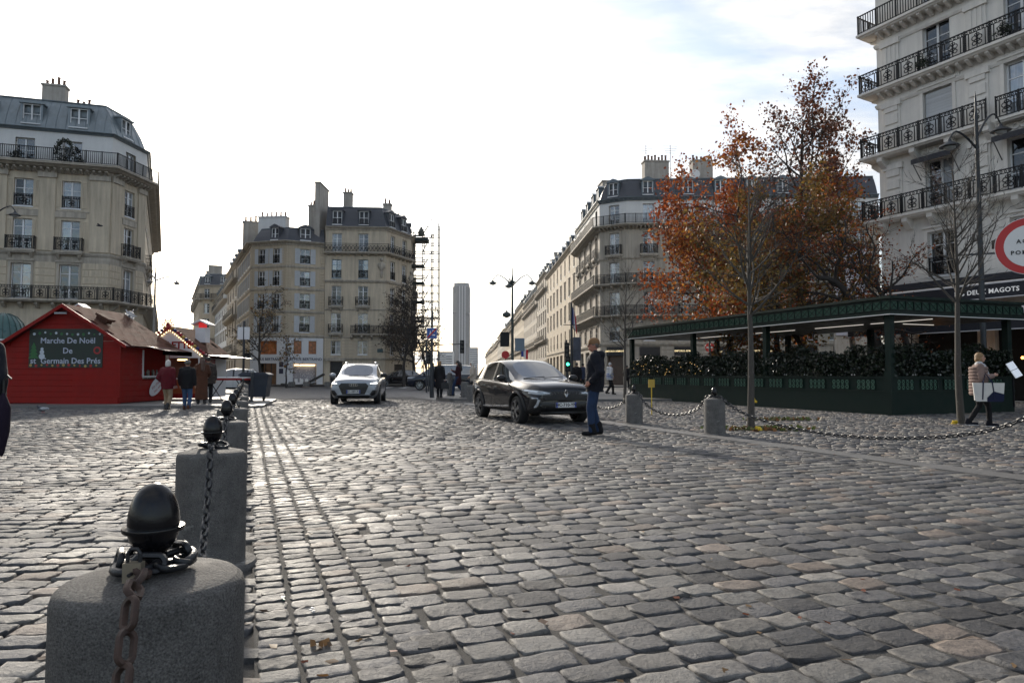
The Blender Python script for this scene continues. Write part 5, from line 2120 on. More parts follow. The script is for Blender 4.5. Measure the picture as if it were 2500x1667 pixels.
# grass and ribbons round the slim trees
GRASS = [(.05, .075, .02), (.07, .09, .03), (.10, .09, .04)]
for k, (q, n, lab) in enumerate(((pF, 260, 'grass and fallen leaves round the foot of the slim bare tree'), (pF + Vector((1.6, 3.0, 0)), 160, 'weeds along the base of the green terrace'))):
    g = np.random.default_rng(90 + k)
    pos = np.stack([q.x + .25 + g.normal(0, .45, n), q.y + .1 + g.normal(0, .18, n), g.uniform(.03, .085, n)], 1)
    c = np.array(GRASS + [(.10, .05, .02)])[g.integers(0, 4, n)]
    tag(inst(leaves_mesh('grass', pos, .10, c, LEAFM, 95 + k, droop=-1.0), 'grass_patch'), lab, 'grass', kind='stuff')
YEL = mat('yellow_plastic', (.65, .45, .02), .5, var=.2)
for k, (px, py, Y, lab) in enumerate(((1850, 1046, 14.0, 'yellow crumpled tag at the foot of the slim tree by the chain'), (1843, 978, 17.2, 'yellow tag on the terrace base behind the slim tree'), (2330, 1031, 15.8, 'yellow and black tag at the foot of the tree by the woman'))):
    q = at(px, py, Y)
    mb = MB()
    g = random.Random(k)
    for j in range(7):
        mb.ell((g.uniform(-.05, .05), g.uniform(-.03, .03), g.uniform(-.05, .05)), (.045, .03, .04), 6, 4, M=Matrix.Rotation(g.uniform(0, 3), 4, 'X'))
    tag(mb.build('tag', YEL, None, (q.x, q.y, max(q.z, .06))), lab, 'tag')

# ------------------------------------------------------------------ green terrace pavilion
GREEN = mat('terrace_green', (.0035, .0145, .011), .5, var=.12, scale=3, spec=.22)
GREENL = mat('terrace_lattice_green', (.10, .21, .15), .45, var=.08, scale=6)
LED = mat('led_strip', (1.0, .93, .82), .4, var=0, emit=.42)
TC = Vector((10.7, 19.3, 0))
TR = atan2(.351, .936)
ter = thing('cafe_terrace', 'dark green cafe terrace pavilion with lattice frieze and flat roof', 'pavilion', TC, TR)
TX, TYL = 5.1, 14.4
mb = MB()
mb.box(0, 0, 0, TX, .42, .66)
mb.box(0, .42, 0, .42, TYL, .66)
mb.build('plinth', GREEN, ter)
mb = MB()
mb.box(-.035, -.035, .66, TX + .02, .44, .70)
mb.box(-.035, .44, .66, .44, TYL + .02, .70)
mb.box(.02, .02, .70, TX, .40, 1.06)
mb.box(.02, .40, .70, .40, TYL, 1.06)
mb.box(-.035, -.035, 1.06, TX + .02, .44, 1.11)
mb.box(-.035, .44, 1.06, .44, TYL + .02, 1.11)
mb.build('planter', GREEN, ter)


def lattice(wd, ht, nx, nz, back):
    mb = MB()
    mb.box(-wd / 2, .012, 0, wd / 2, .02, ht, 1)
    cw, ch = wd / nx, ht / nz
    for i in range(nx + 1):
        x = -wd / 2 + i * cw
        mb.box(x - .008, -.012, 0, x + .008, .012, ht)
    for j in range(nz + 1):
        mb.box(-wd / 2, -.011, j * ch - .008, wd / 2, .011, j * ch + .008)
    for i in range(nx):
        for j in range(nz):
            x0, z0 = -wd / 2 + i * cw, j * ch
            mb.bar((x0, 0, z0), (x0 + cw, 0, z0 + ch), .011)
            mb.bar((x0 + cw, 0, z0), (x0, 0, z0 + ch), .011)
    return mb.mesh('lattice_panel', [GREEN, back])


LAT = lattice(.66, .29, 4, 2, GREENL)
k = 0
y = .86
while y < TYL - .3:
    inst(LAT, 'lattice_panel', ter, (-.004, y, .735), -pi / 2)
    y += .93
x = .55
while x < TX - .3:
    inst(LAT, 'lattice_panel', ter, (x, -.004, .735))
    x += .93
for (x, y) in ((.09, .09), (.09, 5.1), (.09, 9.4), (.09, TYL - .09), (TX - .1, .1), (TX - .1, 5.1), (TX - .1, 9.4), (TX - .1, TYL - .1)):
    MB().box(x - .09, y - .09, (.0 if x > 1 else 1.11), x + .09, y + .09, 2.86).build('post', GREEN, ter)
MB().box(-.09 + .07, -.02, 0, .2, .2, 1.3).build('corner_post_foot', GREEN, ter)
OV = .22
mb = MB()
x0, x1, y0, y1 = -OV, TX + OV, -OV, TYL + OV
mb.box(x0, y0, 2.86, x1, y1, 2.93)
mb.box(x0 + .03, y0 + .03, 2.93, x1 - .03, y1 - .03, 3.30)
mb.box(x0 - .05, y0 - .05, 3.30, x1 + .05, y1 + .05, 3.38)
mb.build('roof', GREEN, ter)
CELL = lattice(.29, .25, 1, 1, mat('terrace_frieze_green', (.022, .065, .045), .5, var=.08, scale=6, spec=.25))
n = int((y1 - y0) / .30)
for i in range(n):
    inst(CELL, 'frieze_lattice', ter, (x0 + .004, y0 + (i + .5) * (y1 - y0) / n, 2.99), -pi / 2)
n = int((x1 - x0) / .30)
for i in range(n):
    inst(CELL, 'frieze_lattice', ter, (x0 + (i + .5) * (x1 - x0) / n, y0 + .004, 2.99))
WED = mat('white_edge_trim', (.72, .72, .70), .4, var=0)
mb = MB()
mb.box(x0 - .012, y0 - .012, 2.845, x0 + .02, y1, 2.868)
mb.box(x0 + .02, y0 - .012, 2.845, x1, y0 + .02, 2.868)
mb.build('edge_trim', WED, ter)
for (a, b) in ((.4, 2.6), (2.9, 5.0), (6.0, 8.4), (9.6, 12.5)):
    MB().box(2.2, a, 2.826, 2.225, b, 2.84).build('led_strip', LED, ter)
MB().box(3.2, 2.2, 2.826, 4.6, 2.225, 2.84).build('led_strip', LED, ter)
for y in (1.3, 2.2, 3.2, 4.1, 6.0, 7.0, 8.0):
    for d_ in (-.05, .05):
        MB().ell((0, y + d_, 1.16), .022, 6, 5).build('planter_light', WED, ter)
for x in (.9, 1.9, 2.9, 3.9):
    for d_ in (-.05, .05):
        MB().ell((x + d_, 0, 1.16), .022, 6, 5).build('planter_light', WED, ter)

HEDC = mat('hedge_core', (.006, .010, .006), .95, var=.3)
for k, (lab, sx, sy, n, box) in enumerate((('long dark laurel hedge along the terrace side facing the road', 0, 1, 20000, (.05, .2, .40, TYL - .1)),
                                           ('dark laurel hedge along the terrace end behind the woman', 1, 0, 7500, (.2, .05, TX - .2, .40)))):
    hd = thing('hedge', lab, 'hedge', TC, TR)
    g = np.random.default_rng(120 + k)
    bx0, by0, bx1, by1 = box
    pos = np.stack([g.uniform(bx0 - .1, bx1 + .1, n), g.uniform(by0, by1, n), np.zeros(n)], 1)
    along = pos[:, 1] if sy else pos[:, 0]
    if not sy:
        pos[:, 1] = g.uniform(by0 - .1, by1 + .1, n)
    top = 1.92 + .12 * np.sin(along * 2.1) + .09 * np.sin(along * 5.3 + 1)
    pos[:, 2] = 1.12 + (top - 1.12) * g.uniform(0, 1, n) ** .85
    # bushes bulge between gaps
    bul = .10 * np.abs(np.sin(along * 1.7))
    if sy:
        pos[:, 0] -= bul * g.uniform(0, 1, n)
    else:
        pos[:, 1] -= bul * g.uniform(0, 1, n)
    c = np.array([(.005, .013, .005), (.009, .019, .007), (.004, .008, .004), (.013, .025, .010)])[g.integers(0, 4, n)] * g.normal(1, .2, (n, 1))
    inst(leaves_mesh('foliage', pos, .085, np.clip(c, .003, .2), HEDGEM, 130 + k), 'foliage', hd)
    MB().box(bx0 + .12, by0 + .02 if sy else by0 + .12, 1.10, bx1 - .05, by1 - .05, 1.72).build('light_block_core', HEDC, hd)  # added dark box hidden among the leaves to block light
FAIRY = mat('fairy_light', (1.0, .62, .22), .4, var=0, emit=1.4)
fm = MB().ell((0, 0, 0), .009, 6, 4).mesh('bulb', FAIRY)
fl = thing('fairy_lights', 'string of tiny warm fairy lights in the far end of the terrace hedge', 'fairy lights', TC, TR)
for k in range(34):
    inst(fm, 'bulb', fl, (random.uniform(-.12, -.02), random.uniform(8.5, 14.2), random.uniform(1.15, 1.75)))
q = at(2462, 885, 20.6)
mbd = thing('menu_board', 'tilted white lit menu board at the right end of the terrace hedge', 'menu board', (q.x, q.y, 1.1), TR)
o = MB().box(-.15, -.015, 0, .15, .015, .235).box(-.15, -.015, .25, .15, .015, .485).build('page', mat('menu_page', (.72, .77, .84), .5, var=.08, scale=9, emit=.18), mbd, (0, -.3, .0))
o.rotation_euler = (radians(-24), radians(-16), 0)
MB().box(-.02, -.14, -.9, .02, -.10, .3).build('stand', IRON, mbd)
# cafe chairs and tables glimpsed under the terrace roof
for k in range(4):
    c0 = TC + Vector((cos(TR), sin(TR), 0)) * (4.6) + Vector((-sin(TR), cos(TR), 0)) * (1 + k * 1.6)
    tb = thing('cafe_table', ['nearest', 'second nearest', 'third nearest', 'farthest'][k] + ' small round cafe table under the terrace roof', 'table', c0, TR)
    MB().lathe([(.33, 0), (.34, .015), (.33, .03)], 20, (0, 0, .72)).build('top', BLKAWN, tb, smooth=40)
    MB().lathe([(.2, 0), (.03, .04), (.025, .72)], 10).build('pedestal', IRON, tb, smooth=40)

# ------------------------------------------------------------------ lamps, signs, signals
POST = mat('post_paint', (.025, .030, .036), .5, var=.2, scale=8)
POSTG = mat('lamp_green', (.018, .032, .030), .45, var=.2, scale=8)
LANT = mat('lantern_glass', (.35, .36, .36), .25, var=0)


def lantern(root, p, m, s=1.0, facing=0):
    o = MB().lathe([(.02, .22), (.05, .2), (.07, .13), (.12, .09), (.30, -.02), (.32, -.05), (.30, -.06), (.2, -.05), (.02, -.05)], 18).build('lantern', m, root, p, smooth=40)
    o.scale = (s, s, s)
    inst(MB().lathe([(.19, -.06), (.17, -.12), (.08, -.16), (.01, -.17)], 14).mesh('diffuser', LANT, smooth=60), 'diffuser', o)
    return o


def lamp_post(label, base, h, arms, m=POST, lean=(0, 0), s=1.0, r0=.10):
    root = thing('street_lamp', label, 'street lamp', base)
    root.rotation_euler = (lean[0], lean[1], 0)
    MB().lathe([(r0 * 1.8, 0), (r0 * 1.8, .12), (r0 * 1.5, .2), (r0 * 1.4, .9), (r0, 1.05), (r0 * .85, h * .55), (r0 * .55, h * .97), (r0 * .7, h * .975), (r0 * .35, h), (r0 * .3, h + .45), (.005, h + .7)], 14).build('post', m, root, smooth=40)
    for (ang, ln, rise, zz0) in arms:
        c, q = cos(ang), sin(ang)
        pts = []
        for i in range(13):
            u = i / 12
            zz_ = zz0 + rise * sin(u * pi * .62) * 1.05 - (0.25 * max(0, u - .8) / .2)
            pts.append((c * ln * u, q * ln * u, zz_))
        MB().tube(pts, [.045 * (1 - .35 * i / 12) for i in range(13)], 6).build('arm', m, root, smooth=60)
        lantern(root, (c * ln, q * ln, pts[-1][2] - .22 * s), m, s)
    return root


q = at(2404, 914, 24)
lp = lamp_post('tall dark street lamp with two lanterns in front of the cafe building', (q.x, q.y, 0), 10.6, ((.35, 1.25, .95, 9.6), (pi + .2, 1.15, .55, 9.2)), s=1.05)
MB().box(.05, -.1, 0, .42, .1, .3).build('floodlight', IRON, lp, (.35, -.1, 5.6))
MB().bar((-1.3, 0, 5.35), (1.3, 0, 5.5), .06).build('cross_arm', POST, lp)
q = at(1251, 914, 45)
lp = lamp_post('green four-lantern street lamp in the middle of the square', (q.x, q.y, .1), 7.6, ((.25, 1.35, .75, 6.9), (pi - .25, 1.35, .75, 6.9), (1.6, 1.0, .9, 6.9), (4.4, .8, .5, 6.8)), POSTG, s=.95)
MB().box(-.8, -.15, 0, -.2, .15, .95).build('signal_box', IRON, lp, (.0, -.1, 2.9))
MB().box(.12, -.05, 0, .75, .0, .85).build('sign_back', mat('sign_back_grey', (.15, .2, .25), .5, var=.05), lp, (.05, -.1, 2.6))
MB().lathe([(.05, 0), (.28, .12), (.26, .3), (.06, .42), (.01, .55)], 12).build('side_lantern', POSTG, lp, (-.38, 0, 4.8), smooth=40)
q = at(373, 914, 46)
lamp_post('slim grey street lamp between the left corner building and the jeweller', (q.x, q.y, 0), 8.1, ((.1, 1.4, .3, 7.5), (pi, .4, .3, 7.6)), mat('lamp_grey', (.22, .20, .18), .5), s=.8)
q = at(30, 470, 40)
lp = lamp_post('dark lamp with one curved arm in front of the left corner building', (q.x - 1.0, q.y, 0), 11.4, ((0, 1.2, .5, 10.6),), s=1.0)
q = at(1545, 914, 60)
lamp_post('small wall-height lamp left of the orange trees', (q.x, q.y, .12), 6.0, ((0, .8, .4, 5.7),), s=.6, r0=.06)
# posts with signs
RSIGN = mat('sign_red', (.48, .02, .02), .4, var=.05)
WSIGN = mat('sign_white', (.72, .72, .71), .4, var=.04)
BSIGN = mat('sign_blue', (.03, .10, .36), .4, var=.05)
BLTX = mat('sign_black', (.015, .015, .015), .5, var=0)


def disc(r, th, m, n=40):
    return MB().lathe([(r, 0), (r, th)], n, M=Matrix.Rotation(pi / 2, 4, 'X')).mesh('disc', m)


sx, sy = 6.0, 7.85
sg = thing('road_sign', 'round red-bordered white sign for firemen access at the right edge', 'road sign', (sx, sy, 0), -.55)
MB().tube([(0, .06, 0), (0, .06, 3.05)], .035, 12).build('pole', mat('galvanised', (.35, .36, .37), .4, metal=.5), sg, smooth=60)
for (r, y_, m_, nm) in ((.335, .0, WSIGN, 'rim'), (.328, -.004, RSIGN, 'red_ring'), (.245, -.008, WSIGN, 'face')):
    o = inst(disc(r, .004, m_), nm, sg, (0, y_ + .004, 2.66))
lettering('ACCÈS', .066, BLTX, sg, (0, -.0105, 2.715), extrude=.0015, bold=.0018, spacing=1.35)
lettering('POMPIERS', .066, BLTX, sg, (0, -.0105, 2.585), extrude=.0015, bold=.0018, spacing=1.3)

q = at(1054, 971, 31.5)
sg = thing('road_sign', 'square blue sign with red bar on a dark post left of the waiting women', 'road sign', (q.x, q.y, .1))
MB().tube([(0, 0, 0), (0, 0, 4.0)], .05, 10).build('pole', POST, sg, smooth=60)
MB().tube([(0, 0, 0), (0, 0, 1.6)], .10, 10).build('pole_sleeve', POST, sg, smooth=60)
MB().box(-.24, -.06, 2.72, .24, -.045, 3.22).build('panel', WSIGN, sg)
MB().box(-.225, -.066, 2.735, .225, -.0605, 3.205).build('face', BSIGN, sg)
mb = MB()
mb.ell((-.07, -.07, 2.93), (.05, .004, .08), 8, 5).ell((-.07, -.07, 3.04), (.03, .004, .03), 8, 5).box(.02, -.072, 2.85, .15, -.067, 2.92).box(.02, -.072, 3.02, .14, -.067, 3.12)
mb.build('pictograms', WSIGN, sg)
mb = MB()
mb.bar((-.2, -.078, 2.76), (.2, -.078, 3.18), .012, .06)
mb.build('red_bar', RSIGN, sg)
q = at(594, 914, 33)
sg = thing('road_sign', 'pair of blank white sign backs on a dark post by the market stall', 'road sign', (q.x, q.y, 0))
MB().tube([(0, 0, 0), (0, 0, 3.75)], .055, 10).build('pole', POST, sg, smooth=60)
for s_ in (-1, 1):
    MB().box(s_ * .16 - .13, -.07, 2.86, s_ * .16 + .13, -.05, 3.46).build('panel', mat('sign_back_white', (.6, .62, .64), .4, var=.05), sg)
MB().box(.06, -.1, 1.9, .3, .1, 2.2).build('bracket_box', IRON, sg)
q = at(1733, 848, 52)
sg = thing('road_sign', 'small red no-entry disc under the terrace roof', 'road sign', (q.x, q.y, 0))
MB().tube([(0, .06, 0), (0, .06, q.z + .4)], .035, 8).build('pole', POST, sg, smooth=60)
inst(disc(.36, .02, RSIGN), 'disc', sg, (0, 0, q.z))
MB().box(-.26, -.03, q.z - .06, .26, -.022, q.z + .06).build('bar', WSIGN, sg)
q = at(1591, 975, 19.5)
sg = thing('yellow_sign', 'small yellow notice on a thin post in front of the terrace', 'sign', (q.x, q.y, 0))
MB().tube([(0, 0, 0), (0, 0, .8)], .014, 8).build('pole', YEL, sg, smooth=60)
MB().box(-.09, -.02, .8, .09, .01, 1.03).build('panel', mat('yellow_notice', (.45, .30, .04), .5, var=.1), sg)
MB().lathe([(.14, 0), (.13, .02), (.02, .03)], 14).build('foot', IRON, sg)
# camera dome on a mast
q = at(1731, 700, 40)
sg = thing('camera_mast', 'dark mast with a white dome camera among the orange trees', 'camera mast', (q.x, q.y, 0))
MB().tube([(0, 0, 0), (0, 0, 7.2)], .06, 10).build('mast', POST, sg, smooth=60)
MB().tube([(0, 0, 6.1), (-.5, 0, 6.15)], .03, 8).build('bracket', POST, sg, smooth=60)
MB().lathe([(.04, .3), (.11, .2), (.11, 0), (.09, -.1), (.01, -.14)], 12, (-.55, 0, 5.6)).build('camera_dome', WSIGN, sg, smooth=50)


def signal(label, px, py_base, Y, zc, lit=None, pole=True, h=None):
    q = at(px, 914, Y)
    sg = thing('traffic_light', label, 'traffic light', (q.x, q.y, 0))
    if pole:
        MB().tube([(0, .12, 0), (0, .12, zc + .6)], .05, 8).build('pole', POST, sg, smooth=60)
    MB().box(-.14, -.1, zc - .42, .14, .1, zc + .42).build('housing', IRON, sg)
    for k in range(3):
        z = zc + .27 - .27 * k
        m_ = mat('signal_off', (.03, .03, .03), .3, var=0)
        if lit is not None and k == lit:
            m_ = mat('signal_green', (.05, 1.0, .55), .3, var=0, emit=4)
        MB().lathe([(.085, 0), (.085, .02)], 14, M=Matrix.Translation((0, -.1, z)) @ Matrix.Rotation(pi / 2, 4, 'X')).build('lens', m_, sg)
        MB().prism([(-.11, .0), (-.1, .08), (0, .11), (.1, .08), (.11, 0), (.09, 0), (0, .09), (-.09, 0)], -.2, -.1, M=Matrix.Translation((0, 0, z))).build('visor', IRON, sg)
    return sg


signal('traffic light on the dark mast left of the man, no lamp lit', 1384, 0, 40, 2.6)
sg2 = signal('small green-lit pedestrian signal above the dark grey car', 1386, 0, 38, 1.75, lit=1, pole=True)
sg3 = signal('traffic light hanging from an arm in front of the tower', 1128, 0, 44, 2.95, pole=False)
MB().tube([(0, .1, 3.15), (-2.3, .1, 3.05)], .03, 8).build('arm', POST, sg3, smooth=60)
MB().tube([(-2.3, .1, 0), (-2.3, .1, 3.4)], .05, 8).build('pole', POST, sg3, smooth=60)
signal('dark traffic light on the post left of the scaffold', 1046, 0, 47, 2.3)
# flag pole and flag
q = at(1396, 914, 41)
fp = thing('flag_pole', 'dark mast with a French tricolour flag and a poster below', 'flag pole', (q.x, q.y, .1))
MB().tube([(0, 0, 0), (0, 0, 5.4)], [.10, .06], 10).build('mast', POST, fp, smooth=60)
fm_ = [mat('flag_blue', (.02, .05, .28), .8, var=.1), mat('flag_white', (.65, .65, .65), .8, var=.05), mat('flag_red', (.5, .02, .03), .8, var=.1)]
mb = MB()
nx, nz = 12, 10
vs = [(0.03 + .22 * i / nx + .10 * j / nz * i / nx, .05 * sin(i * .9 + j * .5), 5.3 - 1.15 * j / nz * (1.0) - .75 * i / nx) for j in range(nz + 1) for i in range(nx + 1)]
for j in range(nz):
    for i in range(nx):
        a = j * (nx + 1) + i
        mb.add([vs[a], vs[a + 1], vs[a + nx + 2], vs[a + nx + 1]], [(0, 1, 2, 3)], min(2, i * 3 // nx))
mb.build('flag', fm_, fp, smooth=80)
MB().box(.08, -.06, 1.9, .55, .0, 3.3).build('banner', mat('poster_dark', (.05, .06, .09), .5, var=.6, scale=3), fp)
MB().bar((-.5, 0, 4.05), (.5, 0, 4.05), .04).build('cross_bar', POST, fp)
q = at(1272, 860, 55)
fp = thing('flag', 'small French flag low on the right of the street', 'flag', (q.x, q.y, q.z))
MB().tube([(0, 0, -2.9), (0, 0, .55)], .03, 6).build('pole', POST, fp)
for k in range(3):
    MB().box(.03 + k * .18, -.01, -.35 - .1 * k, .21 + k * .18, .01, .4 - .1 * k).build('stripe', fm_[k], fp)
q = at(1250, 866, 52)
fp = thing('road_sign', 'small red disc sign at the foot of the four-lantern lamp', 'road sign', (q.x - .5, q.y, 0))
MB().tube([(0, .05, .1), (0, .05, q.z)], .03, 6).build('pole', POST, fp)
inst(disc(.3, .02, RSIGN), 'disc', fp, (0, 0, q.z))

# scaffold tower
SCAF = mat('scaffold_steel', (.07, .075, .065), .5, metal=.3, var=.2)
SCN = mat('scaffold_deck', (.02, .03, .03), .8, var=.3)
q = at(1030, 914, 82)
sc = thing('scaffold', 'scaffold tower with dark platforms against the sky beside the tall building', 'scaffold', (q.x, q.y, 0))
hs_ = zat(545, 82)
SW = 2.2
mb = MB()
for x in (-1.1, 0, 1.1, 1.9):
    for y in (0, 1.4):
        mb.bar((x, y, 0), (x, y, hs_ - (0 if x == 1.9 else 1.0)), .11)
z = 2.0
while z < hs_ - 1:
    for y in (0, 1.4):
        mb.bar((-1.1, y, z), (1.9, y, z), .10)
        mb.bar((-1.1, y, z + 1.0), (1.9, y, z + 1.0), .08)
    mb.bar((0, 0, z), (1.1, 0, z + 2), .09)
    z += 2.0
mb.build('frame', SCAF, sc)
for k, z in enumerate((17.3, 14.2, 12.1, 9.8, 7.5)):
    MB().box(-1.9 if k else -3.0, -.2, z, .1 if k else 0.6, 1.5, z + (.22 if k else .4)).box(-1.9 if k else -3.0, -.2, z + .5, .1, -.12, z + .62).box(-1.9 if k else -3.0, -.2, z + .95, .1, -.12, z + 1.05).build('platform', SCN, sc)
MB().lathe([(.3, 0), (.42, .5), (.1, 1.1)], 10, (-.2, 0, hs_ - 1.6)).build('hoist', SCAF, sc)

# large printed banner hung on a house behind the trees
q = at(2078, 700, 60)
bb = thing('building_banner', 'large pale lilac banner hanging behind the autumn trees', 'banner', (q.x, q.y, 0))
MB().box(-1.4, 0, 4.6, 1.4, .1, 12.5).build('cloth', mat('banner_lilac', (.42, .42, .48), .7, var=.35, scale=.35), bb)
MB().box(-1.5, .12, 0, 1.5, .3, 13).build('support', CHIM, bb)
# ------------------------------------------------------------------ red christmas chalet
REDW = mat('red_paint', (.24, .010, .007), .6, var=.14, scale=2.5, streak=.10, spec=.2)
REDD = mat('red_paint_dark', (.10, .006, .008), .6, var=.15, scale=3)
SHING = mat('roof_shingle', (.11, .054, .038), .9, spec=.08, var=.25, scale=6, orand=.25, bump=.3, bscale=40)
WHITEP = mat('white_paint', (.62, .62, .63), .6, var=.08, scale=3)
BULB = mat('string_bulb', (1.0, .70, .35), .4, var=0, emit=4.0)


def shingle_roof(root, xr, zr, xe, ze, y0, y1, rows, wd, m=SHING, thick=.025):
    """courses of shingles from the ridge (xr,zr) down to the eave (xe,ze), along y"""
    dx, dz = xe - xr, ze - zr
    L = sqrt(dx * dx + dz * dz)
    rl = L / rows
    n = max(1, int((y1 - y0) / wd))
    ww = (y1 - y0) / n
    ang = atan2(-dz, dx) if dx > 0 else atan2(-dz, -dx)
    me = MB().box(-.01, .004, 0, rl + .03, ww - .004, thick).mesh('shingle', m)
    for r in range(rows):
        for k in range(n):
            u = r / rows
            o = inst(me, 'shingle', root, (xr + dx * u, y0 + k * ww + (ww * .5 if r % 2 else 0) * (k < n - 1), zr + dz * u + .012))
            tl = ang + .02
            if dx > 0:
                o.rotation_euler = (0, tl, 0)
            else:
                o.rotation_euler = (0, tl, pi)
                o.location.y += ww
    mb = MB()
    mb.quad((xr, y0, zr - .01), (xe, y0, ze - .01), (xe, y1, ze - .01), (xr, y1, zr - .01))
    mb.quad((xr, y0, zr - .06), (xr, y1, zr - .06), (xe, y1, ze - .06), (xe, y0, ze - .06))
    return mb.build('roof_deck', REDD, root)


cx, cy = -16.38, 25.0
ch = thing('market_chalet', 'large red wooden market chalet with brown shingle roof and a Christmas banner', 'chalet', (cx, cy, .0))
HW, DE, ZE, ZR = 2.02, 3.6, 2.42, 3.70
# front: boards, gable
nb = 17
z = .14
bh = .205
while z < ZR - .12:
    z1 = min(z + bh - .008, ZR - .1)
    hw0 = HW if z < ZE - .1 else HW * (ZR - z) / (ZR - ZE + .1)
    hw1 = HW if z1 < ZE - .1 else HW * (ZR - z1) / (ZR - ZE + .1)
    MB().prism([(-hw0, z), (hw0, z), (hw1, z1), (-hw1, z1)], -.012 + random.uniform(-.002, .002), .03).build('front_board', REDW, ch)
    z += bh
# right side wall with serving hatch: y from .8 to 2.9, z 1.12..2.05
z = .14
while z < ZE - .05:
    z1 = min(z + bh - .008, ZE - .02)
    segs = [(.03, DE)]
    if z1 > 1.12 and z < 2.06:
        segs = [(.03, 1.55), (3.35, DE)]
    for a, b in segs:
        MB().box(HW - .03, a, z, HW + .012 + random.uniform(-.002, .002), b, z1).build('side_board', REDW, ch)
    z += bh
MB().box(-HW, .03, .1, -HW + .04, DE, ZE).build('side_wall', REDW, ch)
MB().box(-HW, DE - .04, .1, HW, DE, ZE).build('rear_wall', REDW, ch)
MB().box(HW - .05, -.04, .1, HW + .04, .05, ZE).build('corner_post', REDW, ch)
MB().box(-HW, .05, .08, HW - .05, DE - .05, .13).build('floor', REDD, ch)
mb = MB()
for x in (-1.6, 0, 1.6):
    mb.box(x - .2, .1, 0, x + .2, DE - .1, .08)
mb.build('skids', BARK, ch)
MB().box(-.55, -.10, .04, HW + .02, -.015, .34).build('skirt', REDW, ch)
# hatch: frame, counter, dark inside with warm strip lamps
mb = MB()
mb.box(HW - .02, 1.50, 1.06, HW + .05, 1.56, 2.12)
mb.box(HW - .02, 3.34, 1.06, HW + .05, 3.46, 2.12)
mb.box(HW - .02, 1.56, 1.06, HW + .08, 3.34, 1.12)
mb.build('hatch_frame', WHITEP, ch)
MB().box(-1.0, .3, 1.0, HW - .1, DE - .2, 1.05).build('counter', mat('counter_steel', (.4, .4, .4), .3, metal=.8), ch)
MB().box(-.9, .4, 1.9, -.85, DE - .2, 2.2).build('inner_panel', REDD, ch)
WL = mat('warm_tube', (1.0, .72, .30), .4, var=0, emit=5.0)
MB().box(HW - .5, 1.8, 2.15, HW - .44, 2.2, 2.19).build('tube_lamp', WL, ch)
mb = MB()
g = random.Random(3)
for k in range(14):
    mb.lathe([(.05, 0), (.05, g.uniform(.1, .3)), (.02, .32)], 8, (HW - g.uniform(.2, .7), 1.6 + k * .12, 1.05))
mb.build('bottles', mat('bottle_mix', (.12, .12, .11), .25, var=.7, scale=14), ch)
# awning flap over the hatch
mb = MB()
mb.add([(HW, 1.2, 2.34), (HW, 3.6, 2.34), (HW + .95, 3.6, 2.10), (HW + .95, 1.2, 2.10)], [(0, 1, 2, 3), (3, 2, 1, 0)])
mb.add([(HW + .95, 1.2, 2.10), (HW + .95, 3.6, 2.10), (HW + .95, 3.6, 1.92), (HW + .95, 1.2, 1.92)], [(0, 1, 2, 3), (3, 2, 1, 0)])
mb.build('awning', REDD, ch)
bm2 = MB().ell((0, 0, 0), .018, 6, 4).mesh('bulb', BULB)
for k in range(14):
    inst(bm2, 'bulb', ch, (HW + .03, 1.3 + .16 * k, 2.33))
shingle_roof(ch, 0, ZR, HW + .32, ZE - .20, -.22, DE + .15, 8, .62)
shingle_roof(ch, 0, ZR, -HW - .28, ZE - .17, -.22, DE + .15, 8, .62)
MB().prism([(0, ZR + .05), (HW + .34, ZE - .18), (HW + .34, ZE - .31), (0, ZR - .09)], -.26, -.22).build('bargeboard', REDW, ch, fixn=True)
MB().prism([(0, ZR + .05), (-HW - .30, ZE - .15), (-HW - .30, ZE - .28), (0, ZR - .09)], -.26, -.22).build('bargeboard', REDW, ch, fixn=True)
v_ = MB().box(-.28, -.22, 0, .28, .22, .09).box(-.22, -.18, -.12, .22, .18, 0).build('roof_vent', SHING, ch, (.98, .75, 3.28))
v_.rotation_euler = (0, radians(28), 0)
MB().box(-.2, -.36, 3.36, .22, -.30, 3.42).build('spot_lamp', mat('lamp_grey_metal', (.30, .31, .33), .4), ch)
MB().tube([(-.1, -.3, 3.42), (.2, -.1, 3.5)], .02, 6).build('spot_bracket', IRON, ch)
# lower lean-to on the left
MB().box(-HW - 5.0, -.0, .14, -HW - .01, .06, ZE - .08).build('lean_to_wall', REDW, ch)
MB().box(-HW - 5.0, -.14, ZE - .08, -HW - .30, 2.0, ZE - .02).build('lean_to_roof', SHING, ch)
# banner
BANG = mat('banner_green', (.010, .020, .014), .5, var=.5, scale=2.5)
bn = MB().box(-1.30, -.030, 1.42, 1.40, -.016, 2.84).build('banner', BANG, ch)
BLT = mat('banner_letters', (.42, .46, .56), .6, var=0)
for (s_, zz_) in (('Marche De Noël', 2.40), ('De', 2.03), ('st  Germain Des Prés', 1.66)):
    lettering(s_, .295, BLT, bn, (.12 if len(s_) < 18 else .05, -.033, zz_), extrude=.002, bold=.004)
